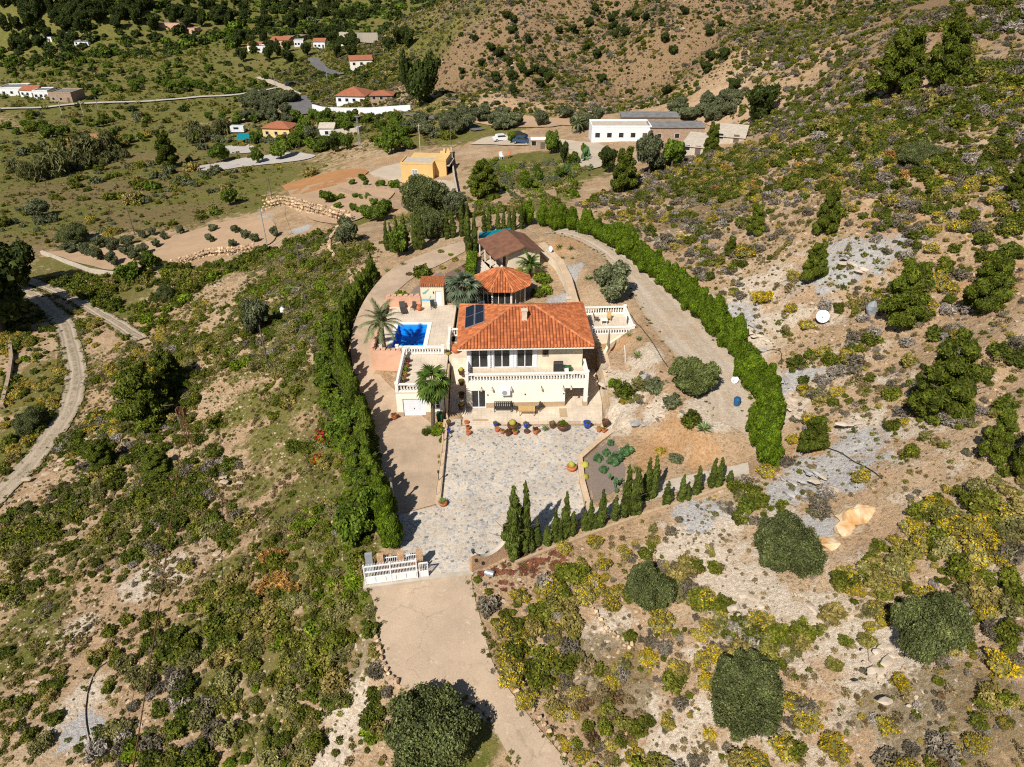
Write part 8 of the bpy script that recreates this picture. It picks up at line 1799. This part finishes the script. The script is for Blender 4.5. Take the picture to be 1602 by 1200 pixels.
def pot(label, loc, r, mat, key='pot', plant='bright', pd=1.1):
    t = thing('potted_plant', label, 'pot', loc, random.uniform(0, 6), None, r / .45); link('pot_body', pot_mesh(mat, key), t)
    h = {'bowl': .42, 'pot': .6, 'urn': .95}[key]
    if plant == 'agave': link('plant', AG[1], t, loc=(0, 0, h), scale=pd * .6)
    elif plant == 'ball': m = MB(); m.blob((0, 0, h + .18), (.32, .32, .3), 3, .06); m.obj('plant', 'leaf_cactus_gold', t, True)
    elif plant: link('plant', random.choice(SH[plant]), t, loc=(0, 0, h - .05), scale=pd * .8)
for l, px, py, z, r, mt, key, pl, pd in (
 ('small blue pot with a grey plant at the left of the terrace edge', 775, 666, .25, .26, 'blue_pot', 'pot', 'olive', .9), ('wide brown bowl with a pale round cactus on the terrace edge', 802, 670, .25, .52, 'brown_pot', 'bowl', 'ball', 1), ('dark blue pot with dry pink-grey plant behind the terrace edge', 823, 668, .25, .3, 'blue_pot', 'pot', 'grey', 1.1), ('red pot with a green plant on the court edge', 806, 679, .03, .3, 'terracotta', 'pot', 'bright', .9), ('brown pot with spiky shrub left of the red pot', 795, 681, .03, .34, 'brown_pot', 'pot', 'brown', 1.1), ('orange pot with yellow-green plant near the steps', 786, 678, .03, .26, 'terracotta', 'pot', 'yellow_thin', .9), ('terracotta pot with a reddish plant right of the terrace steps', 778, 675, .03, .28, 'terracotta', 'pot', 'ice', .9), ('small brown bowl in the middle of the terrace edge', 824, 677, .03, .28, 'brown_pot', 'bowl', 'grey', .7), ('terracotta pot with brown twiggy plant at the terrace edge', 838, 678, .03, .34, 'terracotta', 'pot', 'brown', 1.1), ('dark pot with grey plant right of the pale green agave', 864, 668, .25, .34, 'brown_pot', 'pot', 'olive', 1.0), ('largest brown pot with green succulents on the terrace edge', 880, 671, .25, .55, 'brown_pot', 'bowl', 'bright', .95), ('bright blue pot alone on the right side of the terrace', 918, 668, .25, .4, 'blue_pot', 'pot', 'olive', .8), ('left orange pot at the right end of the terrace', 937, 675, .03, .3, 'terracotta', 'pot', 'yellow_thin', .9), ('right orange pot at the right end of the terrace', 945, 676, .03, .28, 'terracotta', 'pot', 'bright', .7), ('brown pot with dry plant at the foot of the retaining wall', 947, 666, .25, .4, 'brown_pot', 'pot', 'brown', 1.0), ('red-leaved pot left of the terrace steps, upper', 730, 664, .03, .26, 'terracotta', 'pot', 'ice', .9), ('red-leaved pot left of the terrace steps, middle', 732, 672, .03, .26, 'terracotta', 'pot', 'brown', .9), ('terracotta pot left of the terrace steps, lowest', 733, 680, .03, .28, 'terracotta', 'pot', 'ice', .9), ('pot with flowers on the drive wall end near the steps', 702, 664, .4, .26, 'brown_pot', 'pot', 'olive', 1.1), ('dark blue pot at the drive wall below the ramp', 702, 676, .36, .22, 'blue_pot', 'pot', 'brown', .8),
 ('brown pot with cactus at the top of the ramp wall', 722, 586, 2.5, .36, 'brown_pot', 'pot', 'ball', 1), ('brown pot with green cactus second down the ramp', 722, 602, 1.85, .36, 'brown_pot', 'pot', 'bright', .7), ('brown pot with green cactus third down the ramp', 722, 622, 1.1, .36, 'brown_pot', 'pot', 'bright', .7), ('brown pot at the bottom of the ramp beside the villa', 722, 640, .45, .34, 'brown_pot', 'pot', 'ball', 1), ('big terracotta urn at the upper terrace left of the villa', 713, 552, 3.03, .45, 'terracotta', 'urn', None, 1), ('yellow pot beside the big terracotta urn', 701, 555, 3.03, .26, 'leaf_cactus_gold', 'pot', 'brown', 1.2),
 ('flower pot with red and yellow blooms left of the garage', 617, 655, .04, .34, 'terracotta', 'pot', 'ice', 1.4), ('round terracotta pot with agave at the end of the drive wall', 693, 790, .05, .36, 'terracotta', 'bowl', 'agave', 1.3), ('terracotta bowl with tall cactus leaning by the planter wall', 894, 735, .03, .45, 'terracotta', 'bowl', 'ball', 1.2), ('terracotta jar under the lean-to beside the pool house', 656, 486, 3.0, .34, 'terracotta', 'urn', None, 1)):
    pot(l, at(px, py, z), r, mt, key, pl, pd)
for i in range(6): pot('potted plant ' + nth(i + 1) + ' from the front along the left garage balustrade', gf(.65, .9 + i * 1.0, 3.0), .28, ('terracotta', 'brown_pot')[i % 2], 'pot', ('brown', 'olive', 'yellow_thin', 'bright', 'ice', 'brown')[i], 1.3)
agave('pale green agave clump on the terrace edge', 853, 672, .6, None, .1); agave('green yucca at the palm foot beside the garage', 671, 672, .6, None, .0)
for kind, label, px, py, w_ in (('bright', 'leafy succulent bush at the fan palm foot', 684, 678, 26), ('yellow_thin', 'yellow-green bush right of the fan palm trunk', 690, 668, 20), ('dark', 'dark agave bush left of the fan palm trunk', 667, 678, 18), ('yellow', 'small yellow tuft beside the drive wall', 688, 715, 9), ('yellow_thin', 'green tuft beside the drive wall below the yellow one', 688, 724, 8), ('bright', 'leafy plants under the fan palm by the wall', 692, 690, 14)):
    p = at(px, py, 0); put(kind, p, w_ / ppm(*p), .9, label)
for i, (px, py) in enumerate(((704, 470), (700, 440), (692, 420), (705, 400), (640, 430), (690, 395), (712, 408), (716, 425), (728, 418), (733, 405), (812, 425), (800, 412), (826, 418))):
    p = P(px, py); put(('brown', 'olive', 'yellow_thin', 'bright')[i % 4], p, random.uniform(.7, 1.4), .9, nth(i + 1) + ' low garden shrub in the beds around the sunroom', 'upper garden shrubs')
